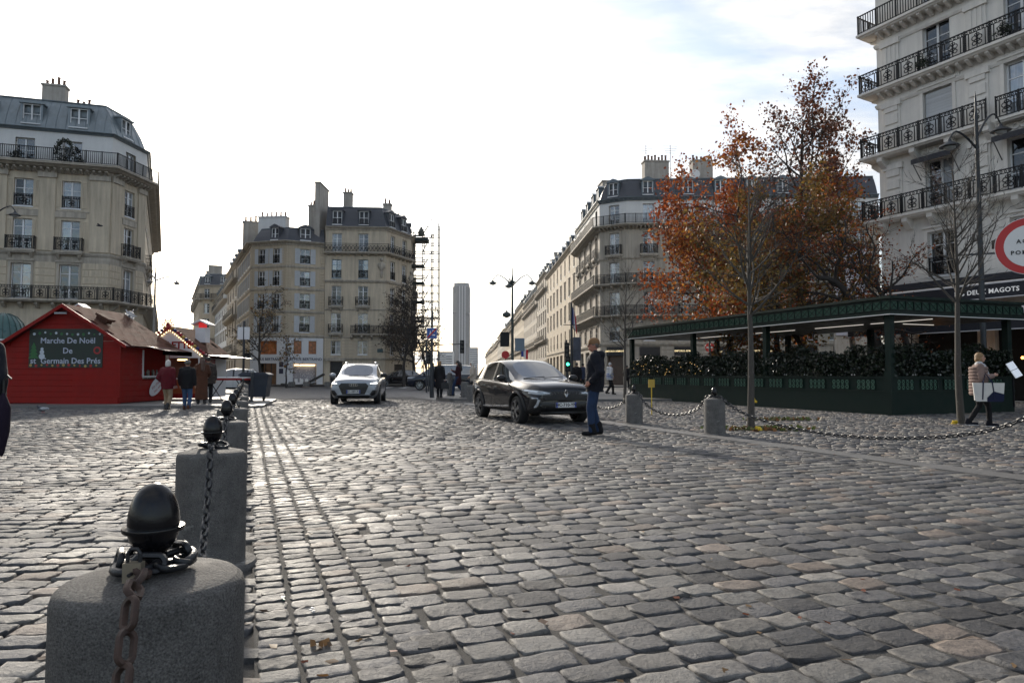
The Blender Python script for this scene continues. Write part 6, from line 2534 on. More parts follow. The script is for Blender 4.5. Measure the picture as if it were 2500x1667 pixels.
# banner print: tree, snowman, wreath of baubles
PG, PR_, PY, PB = (mat('print_green', (.02, .12, .03), .5, var=.3, scale=30), mat('print_red', (.35, .015, .015), .5, var=.1), mat('print_gold', (.35, .26, .08), .4, var=.2), mat('print_white', (.5, .55, .62), .5, var=.1))
mb = MB()
for k in range(4):
    mb.prism([(-.20 + .035 * k, 0 + .13 * k), (.20 - .035 * k, .13 * k), (0, .2 + .13 * k)], -.0345 - .0006 * k, -.031, M=Matrix.Translation((-1.12, 0, 1.76)))
mb.build('printed_tree', PG, bn)
mb = MB()
for (z, r) in ((1.83, .11), (1.99, .08), (2.10, .055)):
    mb.lathe([(r, 0), (r, .003)], 16, M=Matrix.Translation((-.82, -.031, z)) @ Matrix.Rotation(pi / 2, 4, 'X'))
mb.build('printed_snowman', PB, bn)
mb = MB()
mb.torus((0, 0, 0), .11, .03, 14, 4, M=Matrix.Translation((1.2, -.033, 2.05)) @ Matrix.Rotation(pi / 2, 4, 'X') @ Matrix.Diagonal((1, 1, .1, 1)))
mb.build('printed_wreath', PR_, bn)
for k in range(26):
    x = -1.22 + 2.5 * k / 25
    m_ = (PY, PB, PR_, PG)[k % 4]
    z_ = 2.72 - .10 * g.random() if k % 2 else 1.47 + .05 * g.random()
    MB().lathe([(.035 + .02 * g.random(), 0), (.03, .003)], 12, M=Matrix.Translation((x, -.031, z_)) @ Matrix.Rotation(pi / 2, 4, 'X')).build('printed_bauble', m_, bn)
# oval sign on the side wall
ov = MB()
n = 28
pts = [(.62 * cos(2 * pi * i / n), .30 * sin(2 * pi * i / n)) for i in range(n)]
ov.prism(pts, -.012, 0)
ovo = ov.build('oval_sign', WHITEP, ch, (HW + .05, 2.55, .72), pi / 2)
ovo.rotation_euler = (0, radians(-30), pi / 2)
PK = mat('sign_script_red', (.30, .03, .04), .6, var=0)
lettering('Vin chaud', .19, PK, ovo, (-.02, -.014, .08), extrude=.001)
lettering('Hot wine', .17, PK, ovo, (.02, -.014, -.12), extrude=.001)
# small illuminated santa-hat cap on the ridge: red and white lantern
rl_ = thing('roof_lantern', 'small red and white lantern on the ridge behind the red chalet', 'lantern', (cx - .7, cy + 2.0, 3.55))
RG = mat('lantern_red', (.6, .02, .02), .4, var=0, emit=.3)
MB().lathe([(.10, 0), (.10, .22)], 10).build('glass', RG, rl_)
MB().prism([(-.32, .2), (0, .42), (.32, .2), (.30, .16), (0, .36), (-.30, .16)], -.25, .25).build('cap', WHITEP, rl_, fixn=True)
MB().tube([(0, 0, -.6), (0, 0, 0)], .05, 8).build('stem', REDD, rl_)


def star(label, p, r, m):
    root = thing('star_ornament', label, 'star', p)
    for k in range(12):
        a = 2 * pi * k / 12
        L = r * (1 if k % 2 == 0 else .7)
        MB().bar((0, 0, 0), (cos(a) * L, 0, sin(a) * L), .03).build('ray', m, root)
        MB().bar((cos(a) * L * .6 - sin(a) * .08, 0, sin(a) * L * .6 + cos(a) * .08), (cos(a) * L * .6 + sin(a) * .08, 0, sin(a) * L * .6 - cos(a) * .08), .025).build('ray_tip', m, root)
    return root


star('white snowflake ornament on the back of the red chalet roof', (cx + .25, cy + DE + .1, 3.62), .32, WHITEP)

# ------------------------------------------------------------------ white raclette stall
rx, ry = -14.75, 29.4
rs = thing('market_stall', 'white raclette stall with red letters and a garland of bulbs on the gable', 'market stall', (rx, ry, .1))
RW, RD, RE, RZ = 1.36, 2.6, 1.98, 3.12
MB().prism([(-RW, RE - .2), (RW, RE - .2), (RW, RE + .02), (0, RZ - .05), (-RW, RE + .02)], 0, .05).build('gable', WHITEP, rs, fixn=True)
MB().box(RW - .12, 0, .05, RW, .12, RE - .2).build('post', WHITEP, rs)
MB().box(-RW, 0, .05, -RW + .12, .12, RE - .2).build('post', WHITEP, rs)
MB().box(RW - .04, .12, .05, RW, RD, RE).build('side_wall', WHITEP, rs)
MB().box(-RW, RD - .05, .05, RW - .04, RD, RE).build('back_wall', mat('stall_inside', (.10, .035, .02), .7, var=.5, scale=2), rs)
ORG = mat('counter_orange', (.30, .075, .02), .5, var=.3, scale=2)
MB().box(-RW + .12, -.02, .25, RW - .12, .05, .85).build('counter_front', ORG, rs)
MB().box(-RW + .1, -.15, .86, RW - .1, .4, .92).build('counter_top', WHITEP, rs)
MB().box(-RW + .12, -.02, .05, RW - .12, .05, .24).build('skirting', REDW, rs)
lettering('RACLETTE', .40, REDW, rs, (.02, -.008, 2.32), bold=.014, extrude=.004)
lettering('Raclette', .24, WHITEP, rs, (0, -.028, .55), extrude=.003)
for x in (-.55, .45):
    MB().box(x - .2, .2, RE - .30, x + .2, .26, RE - .26).build('tube_lamp', WL, rs)
shingle_roof(rs, 0, RZ, RW + .35, RE - .16, -.1, RD, 6, .6)
shingle_roof(rs, 0, RZ, -RW - .35, RE - .16, -.1, RD, 6, .6)
GC = [mat('garland_red', (.35, .015, .02), .5, var=.1), mat('garland_gold', (.45, .28, .05), .4, var=.1), mat('garland_blue', (.03, .03, .12), .5, var=.1), mat('garland_red2', (.25, .01, .02), .5, var=.1)]
for s_ in (-1, 1):
    for k in range(13):
        u = (k + .3) / 13
        x, z = s_ * (RW + .25) * u, RZ + .06 - (RZ - RE + .12) * u
        MB().ell((0, 0, 0), .075, 8, 6).build('garland_ball', GC[k % 4], rs, (x, -.16, z))
    for k in range(16):
        u = (k + .5) / 16
        inst(bm2, 'bulb', rs, (s_ * (RW + .1) * u, -.06, RZ - .13 - (RZ - RE + .02) * u))
MB().box(.62, 1.0, 2.5, 1.06, 1.5, 3.15).build('flue', WHITEP, rs)
MB().prism([(.40, 3.3), (.84, 3.52), (1.28, 3.3), (1.22, 3.26), (.84, 3.44), (.46, 3.26)], .9, 1.6).build('flue_cap', WHITEP, rs, fixn=True)
MB().box(.72, 1.1, 3.15, .96, 1.4, 3.38).build('flue_light', RG, rs)
mb = MB()
mb.add([(RW + .1, .0, 1.93), (RW + .1, 2.4, 1.96), (RW + 1.35, 2.4, 1.80), (RW + 1.35, .0, 1.80)], [(0, 1, 2, 3), (3, 2, 1, 0)])
mb.build('awning', mat('awning_plastic', (.7, .7, .72), .4, var=.05), rs)
bo = MB().box(RW + .05, .3, .95, RW + .08, 1.25, 1.75).build('poster', mat('poster_red', (.16, .012, .015), .5, var=.3, scale=4), rs)
star('red star ornament on the ridge of the white stall', (rx, ry - .2, RZ + .18), .38, GC[0])

# high table, bin, post, board
q = at(560, 985, 27.5)
tb = thing('high_table', 'white-topped high table with crossed legs beside the stall', 'table', (q.x, q.y, .1))
MB().box(-.85, -.35, .92, .85, .35, .97).build('top', WHITEP, tb)
MB().box(-.86, -.36, .84, .86, .36, .918).build('red_skirt', REDW, tb)
for x in (-.55, .55):
    for s_ in (-1, 1):
        MB().bar((x - .28 * s_, 0, 0), (x + .28 * s_, 0, .84), .03).build('leg', IRON, tb)
q = at(624, 985, 28)
BINM = mat('bin_navy', (.018, .026, .042), .45, var=.15)
bn_ = thing('wheelie_bin', 'dark navy wheeled rubbish bin at the end of the left bollard row', 'bin', (q.x, q.y, .1), .1)
MB().prism([(-.46, .16), (.46, .16), (.56, 1.02), (-.56, 1.02)], -.32, .34).build('body', BINM, bn_, fixn=True)
MB().prism([(-.60, 1.02), (.60, 1.02), (.60, 1.07), (.45, 1.15), (-.45, 1.15), (-.60, 1.07)], -.40, .40).build('lid', BINM, bn_, fixn=True)
MB().tube([(-.5, .42, 1.08), (.5, .42, 1.08)], .025, 8).build('handle', IRON, bn_)
for x in (-.38, .38):
    MB().lathe([(.11, -.03), (.11, .03)], 14, M=Matrix.Translation((x, -.25, .11)) @ Matrix.Rotation(pi / 2, 4, 'Y')).build('wheel', IRON, bn_)
q = at(614, 985, 27.0)
pb = thing('bollard', 'thin dark post in front of the wheeled bin', 'post', (q.x, q.y, .1))
MB().tube([(0, 0, 0), (0, 0, 1.15)], .055, 10).build('shaft', POST, pb, smooth=60)
MB().ell((0, 0, 1.2), .085, 10, 8).build('knob', mat('knob_grey', (.35, .35, .35), .4), pb, smooth=80)
# green domed kiosk behind
q = at(0, 780, 33)
kz = thing('kiosk', 'round green kiosk with ribbed dome behind the red chalet', 'kiosk', (q.x + .15, q.y, 0))
KG = mat('kiosk_green', (.018, .055, .052), .4, var=.15, scale=3)
KGL = mat('kiosk_dome_green', (.05, .12, .115), .35, var=.12, scale=3)
MB().lathe([(.85, 0), (.85, 2.5), (1.0, 2.55), (1.0, 2.75), (.92, 2.8)], 20).build('body', KG, kz, smooth=30)
MB().lathe([(.98, 2.8), (.98, 3.0), (.93, 3.3), (.8, 3.65), (.55, 3.95), (.25, 4.1), (.05, 4.15)], 24).build('dome', KGL, kz, smooth=60)
for k in range(20):
    a = 2 * pi * k / 20
    MB().tube([(r * cos(a), r * sin(a), z) for r, z in ((.995, 2.8), (.995, 3.0), (.945, 3.3), (.815, 3.66), (.56, 3.97), (.25, 4.12))], .016, 5).build('rib', KG, kz)
MB().box(-.2, -1.25, 2.75, .9, -.6, 2.83).build('canopy', WHITEP, kz)

# leaning bronze plates (street sculpture) in front of the jeweller
BRZ = mat('bronze', (.055, .05, .045), .5, metal=.5, var=.3)
q = at(735, 945, 64)
sp_ = thing('sculpture', 'dark tilted metal slabs of a street sculpture in front of the jeweller', 'sculpture', (q.x, q.y, 0))
for (x, z, l, an, w_) in ((0, .1, 2.6, -.12, 1.2), (1.1, .55, 2.4, -.5, .9), (-.9, .1, 1.8, .1, 1.0)):
    o = MB().box(-l / 2, -w_ / 2, 0, l / 2, w_ / 2, .16).build('slab', BRZ, sp_, (x, 0, z))
    o.rotation_euler = (0, an, .1)
for px in (632, 712, 748, 800):
    q = at(px, 948, 61)
    o = thing('low_bollard', {632: 'low stone block before the jeweller door', 712: 'low stone block below the jeweller display window', 748: 'low stone block beside the metal sculpture', 800: 'low stone block right of the metal sculpture'}[px], 'stone block', (q.x, q.y, .1))
    MB().prism([(-.24, 0), (.24, 0), (.24, .34), (.18, .42), (-.18, .42), (-.24, .34)], -.24, .24).build('stone', BSTONE, o, fixn=True)

# ------------------------------------------------------------------ birds, litter
PGN = [mat('pigeon_grey', (.10, .11, .13), .6, var=.3, scale=20), mat('pigeon_dark', (.03, .03, .045), .5, var=.2), mat('pigeon_pale', (.36, .38, .40), .6, var=.2, scale=20)]
q = at(105, 1010, 20.3)
pg = thing('pigeon', 'grey pigeon walking on the cobbles in front of the red chalet', 'bird', (q.x, q.y, .03), pi)
b0 = MB().ell((0, 0, .12), (.13, .06, .065), 12, 8, M=Matrix.Rotation(radians(12), 4, 'Y')).ell((.13, 0, .17), (.04, .035, .05), 10, 6).ell((.16, 0, .20), (.036, .03, .03), 10, 6).add([(-.10, -.03, .10), (-.10, .03, .10), (-.23, .025, .085), (-.23, -.025, .085), (-.1, 0, .13)], [(0, 1, 2, 3), (0, 3, 2, 1), (0, 4, 3), (1, 2, 4)])
b0.build('body', PGN[0], pg, smooth=80)
MB().ell((.165, 0, .205), (.037, .031, .031), 10, 6).ell((.135, 0, .17), (.041, .036, .045), 10, 6).build('head', PGN[1], pg, smooth=80)
MB().ell((-.04, -.045, .13), (.11, .02, .045), 10, 6).ell((-.04, .045, .13), (.11, .02, .045), 10, 6).build('wing', PGN[2], pg, smooth=80)
MB().tube([(.01, .02, .07), (.02, .02, 0)], .006, 5).tube([(.0, -.02, .07), (-.02, -.02, 0)], .006, 5).build('legs', GC[0], pg)
q = at(243, 551, 38)
fb = thing('bird', 'small dark bird flying in front of the left corner building', 'bird', q, .4)
MB().ell((0, 0, 0), (.17, .05, .05), 10, 6).build('body', PGN[1], fb, smooth=80)
for s_ in (-1, 1):
    MB().add([(.06, .03 * s_, .02), (-.06, .03 * s_, .02), (-.10, .30 * s_, .06), (-.02, .33 * s_, .06)], [(0, 1, 2, 3), (3, 2, 1, 0)]).build('wing', PGN[1], fb)
# fallen leaves and scraps lying in the joints
g = np.random.default_rng(77)
n = 150
yy = 2.6 + 22 * g.uniform(0, 1, n) ** 1.4
pos = np.stack([g.uniform(-.72, .72, n) * yy, yy, np.full(n, .029)], 1)
n2 = 60
s_ = g.uniform(-1, 22, n2)
tt = g.normal(.42, .22, n2)
p2 = np.array([tuple(st(a, b, .029)) for a, b in zip(s_, tt)])
pos = np.concatenate([pos, p2])
cols = np.array([(.14, .075, .03), (.10, .05, .025), (.20, .12, .05), (.07, .045, .03), (.18, .05, .02)])[g.integers(0, 5, len(pos))]
lm = leaves_mesh('fallen_leaves', np.zeros_like(pos), .055, cols, LEAFM, 78)
co = np.empty(len(lm.vertices) * 3, np.float32)
lm.vertices.foreach_get('co', co)
co = co.reshape(-1, 4, 3)
co[:, :, 2] *= .18
co += pos[:, None, :]
lm.vertices.foreach_set('co', co.astype(np.float32).ravel())
tag(inst(lm, 'fallen_leaves'), 'small fallen leaves scattered over the cobbles', 'leaves', kind='stuff')
mb = MB()
g = random.Random(5)
for k in range(1):
    pass
for (px, py, lab, m_, sz) in ((762, 1494, 'white crushed wrapper lying in the gutter joint', WHITEP, .014), (1290, 1290, 'pale round scrap pressed between the cobbles', WHITEP, .010), (690, 1465, 'faded green chalk smear wrapper on a gutter stone', GREENL, .012)):
    Y = 1950 / (py - 914)
    q = at(px, py, Y)
    o = MB()
    for j in range(5):
        o.box(-sz * .5, -sz * .3, 0, sz * .5, sz * .3, sz * .25, M=Matrix.Translation((g.uniform(-sz, sz) * .5, g.uniform(-sz, sz) * .5, .012 * j * sz / .03)) @ Matrix.Rotation(g.uniform(0, 3), 4, 'Z'))
    tag(o.build('scrap', m_, None, (q.x, q.y, .021)), lab, 'litter')
q = at(782, 1598, 2.95)
g2 = np.random.default_rng(3)
tag(inst(leaves_mesh('dead_leaf', np.array([[0, 0, 0.0], [.02, .01, 0.008], [-.03, .0, .005], [.0, -.03, .006], [.04, -.01, .004]]), .05, np.array([(.12, .075, .04)] * 5), LEAFM, 9), 'dead_leaf', None, (q.x, q.y, .029)), 'curled brown dead leaf lying near the bottom of the gutter', 'leaf')
# ------------------------------------------------------------------ vehicles
RUB = mat('tyre_rubber', (.012, .012, .013), .75, var=.2, scale=30)
RIM = mat('rim_alloy', (.30, .31, .32), .28, metal=.85, var=.1)
RIMD = mat('rim_dark', (.03, .03, .032), .35, metal=.5, var=.1)
CGLASS = mat('car_glass', (.012, .014, .016), .03, var=0, ior=2.6)
CBLK = mat('car_black_trim', (.010, .010, .011), .35, var=.1)
CBLKM = mat('car_black_plastic', (.018, .018, .019), .6, var=.15)
CHRO = mat('chrome', (.65, .66, .67), .12, metal=1.0, var=0)
HLG = mat('headlight_glass', (.32, .35, .38), .08, metal=.3, var=.25, scale=9)
DRL = mat('daytime_light', (.95, 1.0, .98), .3, var=0, emit=1.6)
HLW = mat('lamp_reflection_white', (.62, .68, .74), .15, var=.1)  # lamps are off; their bluish-white reflection is put into the colour
PLW = mat('plate_white', (.70, .70, .68), .5, var=0)
PLB = mat('plate_blue', (.02, .06, .40), .5, var=0)
PLK = mat('plate_black', (.012, .012, .012), .5, var=0)
TAILR = mat('tail_red', (.30, .01, .01), .2, var=0)


def paint(name, col, metal=.3):
    return mat(name, col, .38, metal=metal, var=0, coat=.85, spec=.05)


def lerp_tab(tab, x):
    """tab sorted by x descending or ascending"""
    t = sorted(tab)
    if x <= t[0][0]:
        return t[0][1]
    for (a, va), (b, vb) in zip(t, t[1:]):
        if x <= b:
            f = (x - a) / (b - a)
            return va + (vb - va) * f
    return t[-1][1]


def spokes(mb, R, n, w0, w1, twist=0.0, y=0.0, mi=0):
    for k in range(n):
        a = 2 * pi * k / n
        for (r0, r1, t0, t1) in ((.05, R * .93, w0, w1),):
            pts = []
            for (r, t, s) in ((r0, t0, 1), (r1, t1, 1), (r1, t1, -1), (r0, t0, -1)):
                aa = a + twist * (r / R)
                pts.append((r * cos(aa) - s * t * sin(aa), r * sin(aa) + s * t * cos(aa)))
            k0 = len(pts)
            vs = [(x, y - .025, z) for x, z in pts] + [(x, y + .02, z) for x, z in pts]
            mb.add(vs, [(0, 1, 2, 3), (7, 6, 5, 4), (0, 4, 5, 1), (1, 5, 6, 2), (2, 6, 7, 3), (3, 7, 4, 0)], mi)


def wheel(root, x, y, R, wd, style, side):
    o = thing('wheel', None, None, (x, y, R), 0 if side < 0 else pi)
    o.parent = root
    # local: outer face towards -y
    M = Matrix.Rotation(pi / 2, 4, 'X')
    rr = R * .72
    MB().lathe([(rr * .98, -wd / 2 + .01), (rr + .01, -wd / 2), (R - .035, -wd / 2), (R - .012, -wd / 2 + .02), (R, -wd / 2 + .05), (R, wd / 2 - .05), (R - .012, wd / 2 - .02), (R - .035, wd / 2), (rr + .01, wd / 2), (rr * .98, wd / 2 - .01)], 36, M=M, cap=False).build('tyre', RUB, o, smooth=40)
    mb = MB()
    mb.lathe([(rr * .98, wd / 2 - .012), (rr * .99, wd / 2), (rr * .93, wd / 2 - .005), (rr * .91, wd / 2 - .04), (rr * .90, -wd / 2)], 36, M=M, cap=False, mi=0)
    mb.lathe([(.001, -.02), (rr * .9, -.02)], 30, M=M, cap=False, mi=1)
    yf = -wd / 2 + .02
    if style == 'blade':
        spokes(mb, rr, 5, .035, .085, .25, yf, 1)
        spokes(mb, rr * .98, 5, .012, .05, .45, yf - .008, 0)
    elif style == 'multi':
        spokes(mb, rr, 10, .018, .028, 0, yf, 0)
    else:
        spokes(mb, rr, 5, .03, .06, 0, yf, 0)
    mb.lathe([(.001, wd / 2 + .012), (.05, wd / 2 + .008), (.06, wd / 2 - .03)], 14, M=M, cap=False)
    mb.build('rim', [RIM, RIMD], o, smooth=35, fixn=True)


class Car:
    """x forward, y left, z up; lofted body, wheel arches cut out, parts laid on the skin"""

    def __init__(s, label, loc, yaw, L, W, H, body, P, cat='car'):
        s.root = thing('parked_car' if P.get('parked') else 'car', label, cat, loc, yaw)
        s.L, s.W, s.H, s.body = L, W, H, body
        s.P = P
        s.make()

    def make(s):
        P, L, W, H = s.P, s.L, s.W, s.H
        xf, xr = L / 2, -L / 2
        hood, roof, belt = P['hood'], P['roof'], P['belt']
        xc, xrf, xrr, xtg = P['xc'], P['xrf'], P['xrr'], P['xtg']
        pil = P['pillars']            # x ranges that stay painted/black between windows
        xs = [xf, xf - .05, xf - .16, xf - .38, xf - .70, (xf - .7 + xc) / 2, xc]
        xs += [xrf]
        for a, b in pil:
            xs += [a, b]
        xs += [xrr, xtg, (xtg + xr) / 2 + .02, xr + .14, xr + .04, xr]
        xs = sorted(set(round(x, 3) for x in xs), reverse=True)
        rows = []
        zb0 = P['sill']
        for x in xs:
            t = abs(x) / (L / 2)
            k = P['tf'] if x > 0 else P['tr']
            hw = W / 2 * (1 - k * t ** P.get('pw', 6))
            e = max(0, (t - .93) / .07)
            zb = zb0 + .05 * e + (.10 * e if x > 0 else .14 * e)
            bl = lerp_tab(belt, x)
            if x >= xc:
                top = lerp_tab(hood, x)
                b5 = min(bl, top)
                row = [(0, zb), (hw * .82, zb), (hw * .955, zb + .12), (hw, .30 * top + .33), (hw * .985, b5 - .07), (hw * .90, b5 - .005),
                       (hw * .80, top - .012), (hw * .66, top), (0, top + P.get('hoodcrown', .02))]
            elif x > xtg - 1e-6:
                rz = lerp_tab(roof, x)
                inn = W / 2 * P['tumble']
                row = [(0, zb), (hw * .86, zb), (hw * .975, zb + .12), (hw, .62), (hw * .985, bl - .04), (hw * .945, bl),
                       (inn + (hw * .93 - inn) * max(0, 1 - (rz - bl) / .45) * .8, rz - .045), (inn - .09, rz - .008), (0, rz + .015)]
            else:
                f = (x - xtg) / (xr - xtg)
                top = lerp_tab(roof, x)
                row = [(0, zb), (hw * .84, zb), (hw * .97, zb + .14), (hw, .62), (hw * .98, min(bl, top) - .06), (hw * .93, min(bl, top) - .01),
                       (hw * .80, top - .01), (hw * .62, top), (0, top + .01)]
            rows.append(row)
        K = 9
        vs, fs, tg = [], [], []
        ring = 2 * K - 2
        for x, row in zip(xs, rows):
            pts = row + [(-y, z) for y, z in row[-2:0:-1]]
            for y, z in pts:
                vs.append((x, y, z))
        # tags
        names = {0: 'body', 1: 'windscreen', 2: 'rear_window', 3: 'lower_trim', 4: 'pillar'}
        s.win = []
        for i in range(len(xs) - 1):
            xm = (xs[i] + xs[i + 1]) / 2
            for j in range(ring):
                jj = j if j < K - 1 else ring - 1 - j
                t = 0
                if jj == 0:
                    t = 3
                if jj == 1 and P.get('clad', True):
                    t = 3
                if xs[i + 1] < xc - 1e-6 and xs[i] > xtg + 1e-6 and jj == 5:
                    inp = any(b - 1e-3 <= xm <= a + 1e-3 for a, b in pil)
                    if inp:
                        t = 4
                    else:
                        key = (round(xs[i], 2), j < K - 1)
                        grp = sum(1 for a, b in pil if a > xm) * 2 + (0 if j < K - 1 else 1)
                        t = 10 + grp
                if jj == 7 and xs[i] <= xc + 1e-6 and xs[i + 1] >= xrf - 1e-6:
                    t = 1
                if jj == 7 and xs[i] <= xrr + 1e-6 and xs[i + 1] >= xtg - 1e-6:
                    t = 2
                a, b = i * ring + j, i * ring + (j + 1) % ring
                fs.append((a, a + ring, b + ring, b))
                tg.append(t)
        fs.append(tuple(range(ring)))
        tg.append(0)
        fs.append(tuple((len(xs) - 1) * ring + j for j in range(ring - 1, -1, -1)))
        tg.append(0)
        me = bpy.data.meshes.new('carbody')
        me.from_pydata(vs, [], fs)
        for k in range(24):
            me.materials.append(s.body)
        me.polygons.foreach_set('material_index', tg)
        bmx = bmesh.new()
        bmx.from_mesh(me)
        bmesh.ops.recalc_face_normals(bmx, faces=bmx.faces)
        cl = bmx.edges.layers.float.new('crease_edge')
        for e_ in bmx.edges:      # keep the glass outline crisp
            f2 = [f.material_index for f in e_.link_faces]
            if len(f2) == 2 and f2[0] != f2[1]:
                e_[cl] = .55
        bmx.to_mesh(me)
        bmx.free()
        ob = bpy.data.objects.new('tmp', me)
        WORK.collection.objects.link(ob)
        sm = ob.modifiers.new('s', 'SUBSURF')
        sm.levels = sm.render_levels = P.get('sub', 2)
        cuts = []
        R = P['R']
        for ax in P['axles']:
            for sy in (-1, 1):
                cm = MB().lathe([(R + .055, -.5), (R + .055, .5)], 40, M=Matrix.Translation((ax, sy * (W / 2 + .17), R - .0)) @ Matrix.Rotation(pi / 2, 4, 'X')).mesh('cut', [s.body] * 24)
                cm.polygons.foreach_set('material_index', [23] * len(cm.polygons))
                co = bpy.data.objects.new('cut', cm)
                WORK.collection.objects.link(co)
                cuts.append(co)
                bo = ob.modifiers.new('b', 'BOOLEAN')
                bo.operation = 'DIFFERENCE'
                bo.object = co
                bo.solver = 'EXACT'
        ev = evaluated(ob)
        for o in cuts + [ob]:
            bpy.data.objects.remove(o)
        V = [v.co.copy() for v in ev.vertices]
        groups = {}
        for p in ev.polygons:
            groups.setdefault(p.material_index, []).append(tuple(p.vertices))
        s.bvh = BVHTree.FromPolygons(V, [tuple(p.vertices) for p in ev.polygons])
        for t, F in groups.items():
            idx = sorted({i for f in F for i in f})
            mp_ = {a: b for b, a in enumerate(idx)}
            me = bpy.data.meshes.new('part')
            me.from_pydata([V[i] for i in idx], [], [tuple(mp_[i] for i in f) for f in F])
            if t in (0,):
                nm, m = 'body', s.body
            elif t == 1:
                nm, m = 'windscreen', CGLASS
            elif t == 2:
                nm, m = 'rear_window', CGLASS
            elif t == 3:
                nm, m = 'lower_cladding', CBLKM if P.get('clad', True) else s.body
            elif t == 4:
                nm, m = 'pillar', CBLK
            elif t == 23:
                nm, m = 'wheel_well', CBLKM
            else:
                nm, m = 'side_window', CGLASS
            me.materials.append(m)
            me.polygons.foreach_set('use_smooth', [True] * len(me.polygons))
            me.set_sharp_from_angle(angle=radians(50))
            o = inst(me, nm, s.root)
            if nm == 'body':
                s.bodyo = o
        # wheels
        for ax in P['axles']:
            for sy in (-1, 1):
                wheel(s.root, ax, sy * (W / 2 - .125), R, .235, P['rim'], sy)
        # arch trims
        if P.get('clad', True):
            for ax in P['axles']:
                for sy in (-1, 1):
                    pts = []
                    for k in range(19):
                        a = radians(-8 + 196 * k / 18)
                        x, z = ax + (R + .085) * cos(a), R + (R + .085) * sin(a)
                        h = s.side(x, max(z, P['sill'] + .03), sy)
                        if h:
                            pts.append(h + Vector((0, sy * .004, 0)))
                    if len(pts) > 4:
                        MB().tube(pts, .032, 6).build('arch_trim', CBLKM, s.root, smooth=60)

    def side(s, x, z, sy):
        h = s.bvh.ray_cast(Vector((x, sy * 3, z)), Vector((0, -sy, 0)))
        return h[0] if h[0] is not None else None

    def front(s, y, z, back=False):
        h = s.bvh.ray_cast(Vector((-6 if back else 6, y, z)), Vector((1 if back else -1, 0, 0)))
        return h[0] if h[0] is not None else None

    def decal(s, name, poly, m, view='front', sy=1, off=.006, th=.012, rings=4, parent=None):
        """patch with outline poly laid on the car skin; view front: (y,z), side: (x,z)"""
        k = len(poly)
        # densify outline
        P2 = []
        for (a, b) in zip(poly, poly[1:] + poly[:1]):
            d = sqrt((a[0] - b[0]) ** 2 + (a[1] - b[1]) ** 2)
            n = max(1, int(d / .06))
            for i in range(n):
                P2.append((a[0] + (b[0] - a[0]) * i / n, a[1] + (b[1] - a[1]) * i / n))
        cx_, cy_ = sum(p[0] for p in P2) / len(P2), sum(p[1] for p in P2) / len(P2)

        def pr(u, v):
            if view == 'front' or view == 'back':
                q = s.front(u, v, view == 'back')
                d = Vector((-1 if view == 'back' else 1, 0, 0))
            else:
                q = s.side(u, v, sy)
                d = Vector((0, sy, 0))
            return (q, d) if q is not None else (None, d)
        vs, n = [], len(P2)
        last = None
        for r in range(rings + 1):
            f = 1 - r / rings * .98
            for (a, b) in P2:
                q, d = pr(cx_ + (a - cx_) * f, cy_ + (b - cy_) * f)
                if q is None:
                    q, d2 = pr(cx_ + (a - cx_) * f * .9, cy_ + (b - cy_) * f * .9)
                if q is None:
                    q = last or Vector((0, 0, 0))
                last = q
                vs.append(q + d * (off if r == 0 else off + th * .5))
        edge = [Vector(v) - d * (off + .02) for v in vs[:n]]
        mb = MB()
        fs = []
        for r in range(rings):
            for i in range(n):
                j = (i + 1) % n
                fs.append((r * n + i, r * n + j, (r + 1) * n + j, (r + 1) * n + i))
        fs.append(tuple(rings * n + i for i in range(n)))
        b0 = len(vs)
        vs = vs + edge
        for i in range(n):
            j = (i + 1) % n
            fs.append((b0 + i, b0 + j, j, i))
        mb.add(vs, fs)
        return mb.build(name, m, parent or s.root, smooth=40, fixn=True)

    def line(s, name, pts, r, m, view='side', sy=1, off=.0, parent=None):
        """thin moulding or seam following the skin"""
        out = []
        for (a, b) in zip(pts, pts[1:]):
            n = max(2, int(sqrt((a[0] - b[0]) ** 2 + (a[1] - b[1]) ** 2) / .05))
            for i in range(n + (1 if b == pts[-1] else 0)):
                u, v = a[0] + (b[0] - a[0]) * i / n, a[1] + (b[1] - a[1]) * i / n
                q = s.side(u, v, sy) if view == 'side' else s.front(u, v, view == 'back')
                if q is not None:
                    out.append(q + (Vector((0, sy * off, 0)) if view == 'side' else Vector((off, 0, 0))))
        if len(out) > 1:
            MB().tube(out, r, 5).build(name, m, parent or s.root, smooth=60)

    def mirror(s, x, z, sy, m, sc=1.0):
        q = s.side(x, z - .10, sy)
        y = (q.y if q else sy * s.W / 2)
        o = MB().ell((0, sy * .14, .04), (.085 * sc, .125 * sc, .085 * sc), 14, 9).tube([(0, 0, -.07), (0, sy * .07, -.02), (0, sy * .12, .02)], .026, 6).build('mirror', m, s.root, (x, y, z), smooth=60)
        MB().ell((-.065 * sc, sy * .14, .04), (.03, .105 * sc, .068 * sc), 12, 7).build('mirror_glass', CHRO, o, smooth=60)

    def handle(s, x, z, sy, m=None):
        q = s.side(x, z, sy)
        if q:
            MB().box(-.10, -.012, -.014, .10, .022, .014).build('door_handle', m or CHRO, s.root, (q.x, q.y + sy * .012 - .005, q.z))

    def plate(s, txt, z, back=False, w_=.52, h_=.115, dx=.012):
        q = s.front(0, z, back)
        x = q.x + dx
        o = MB().box(0, -w_ / 2, -h_ / 2, .012, w_ / 2, h_ / 2).build('number_plate', PLW, s.root, (x, 0, z))
        MB().box(.0125, -w_ / 2, -h_ / 2 + .002, .0135, -w_ / 2 + .045, h_ / 2 - .002).build('plate_band', PLB, o)
        MB().box(.0125, w_ / 2 - .045, -h_ / 2 + .002, .0135, w_ / 2, h_ / 2 - .002).build('plate_band', PLB, o)
        lettering(txt, .105, PLK, o, (.0138, 0, 0), pi / 2, extrude=.0008, bold=.003)
        return o

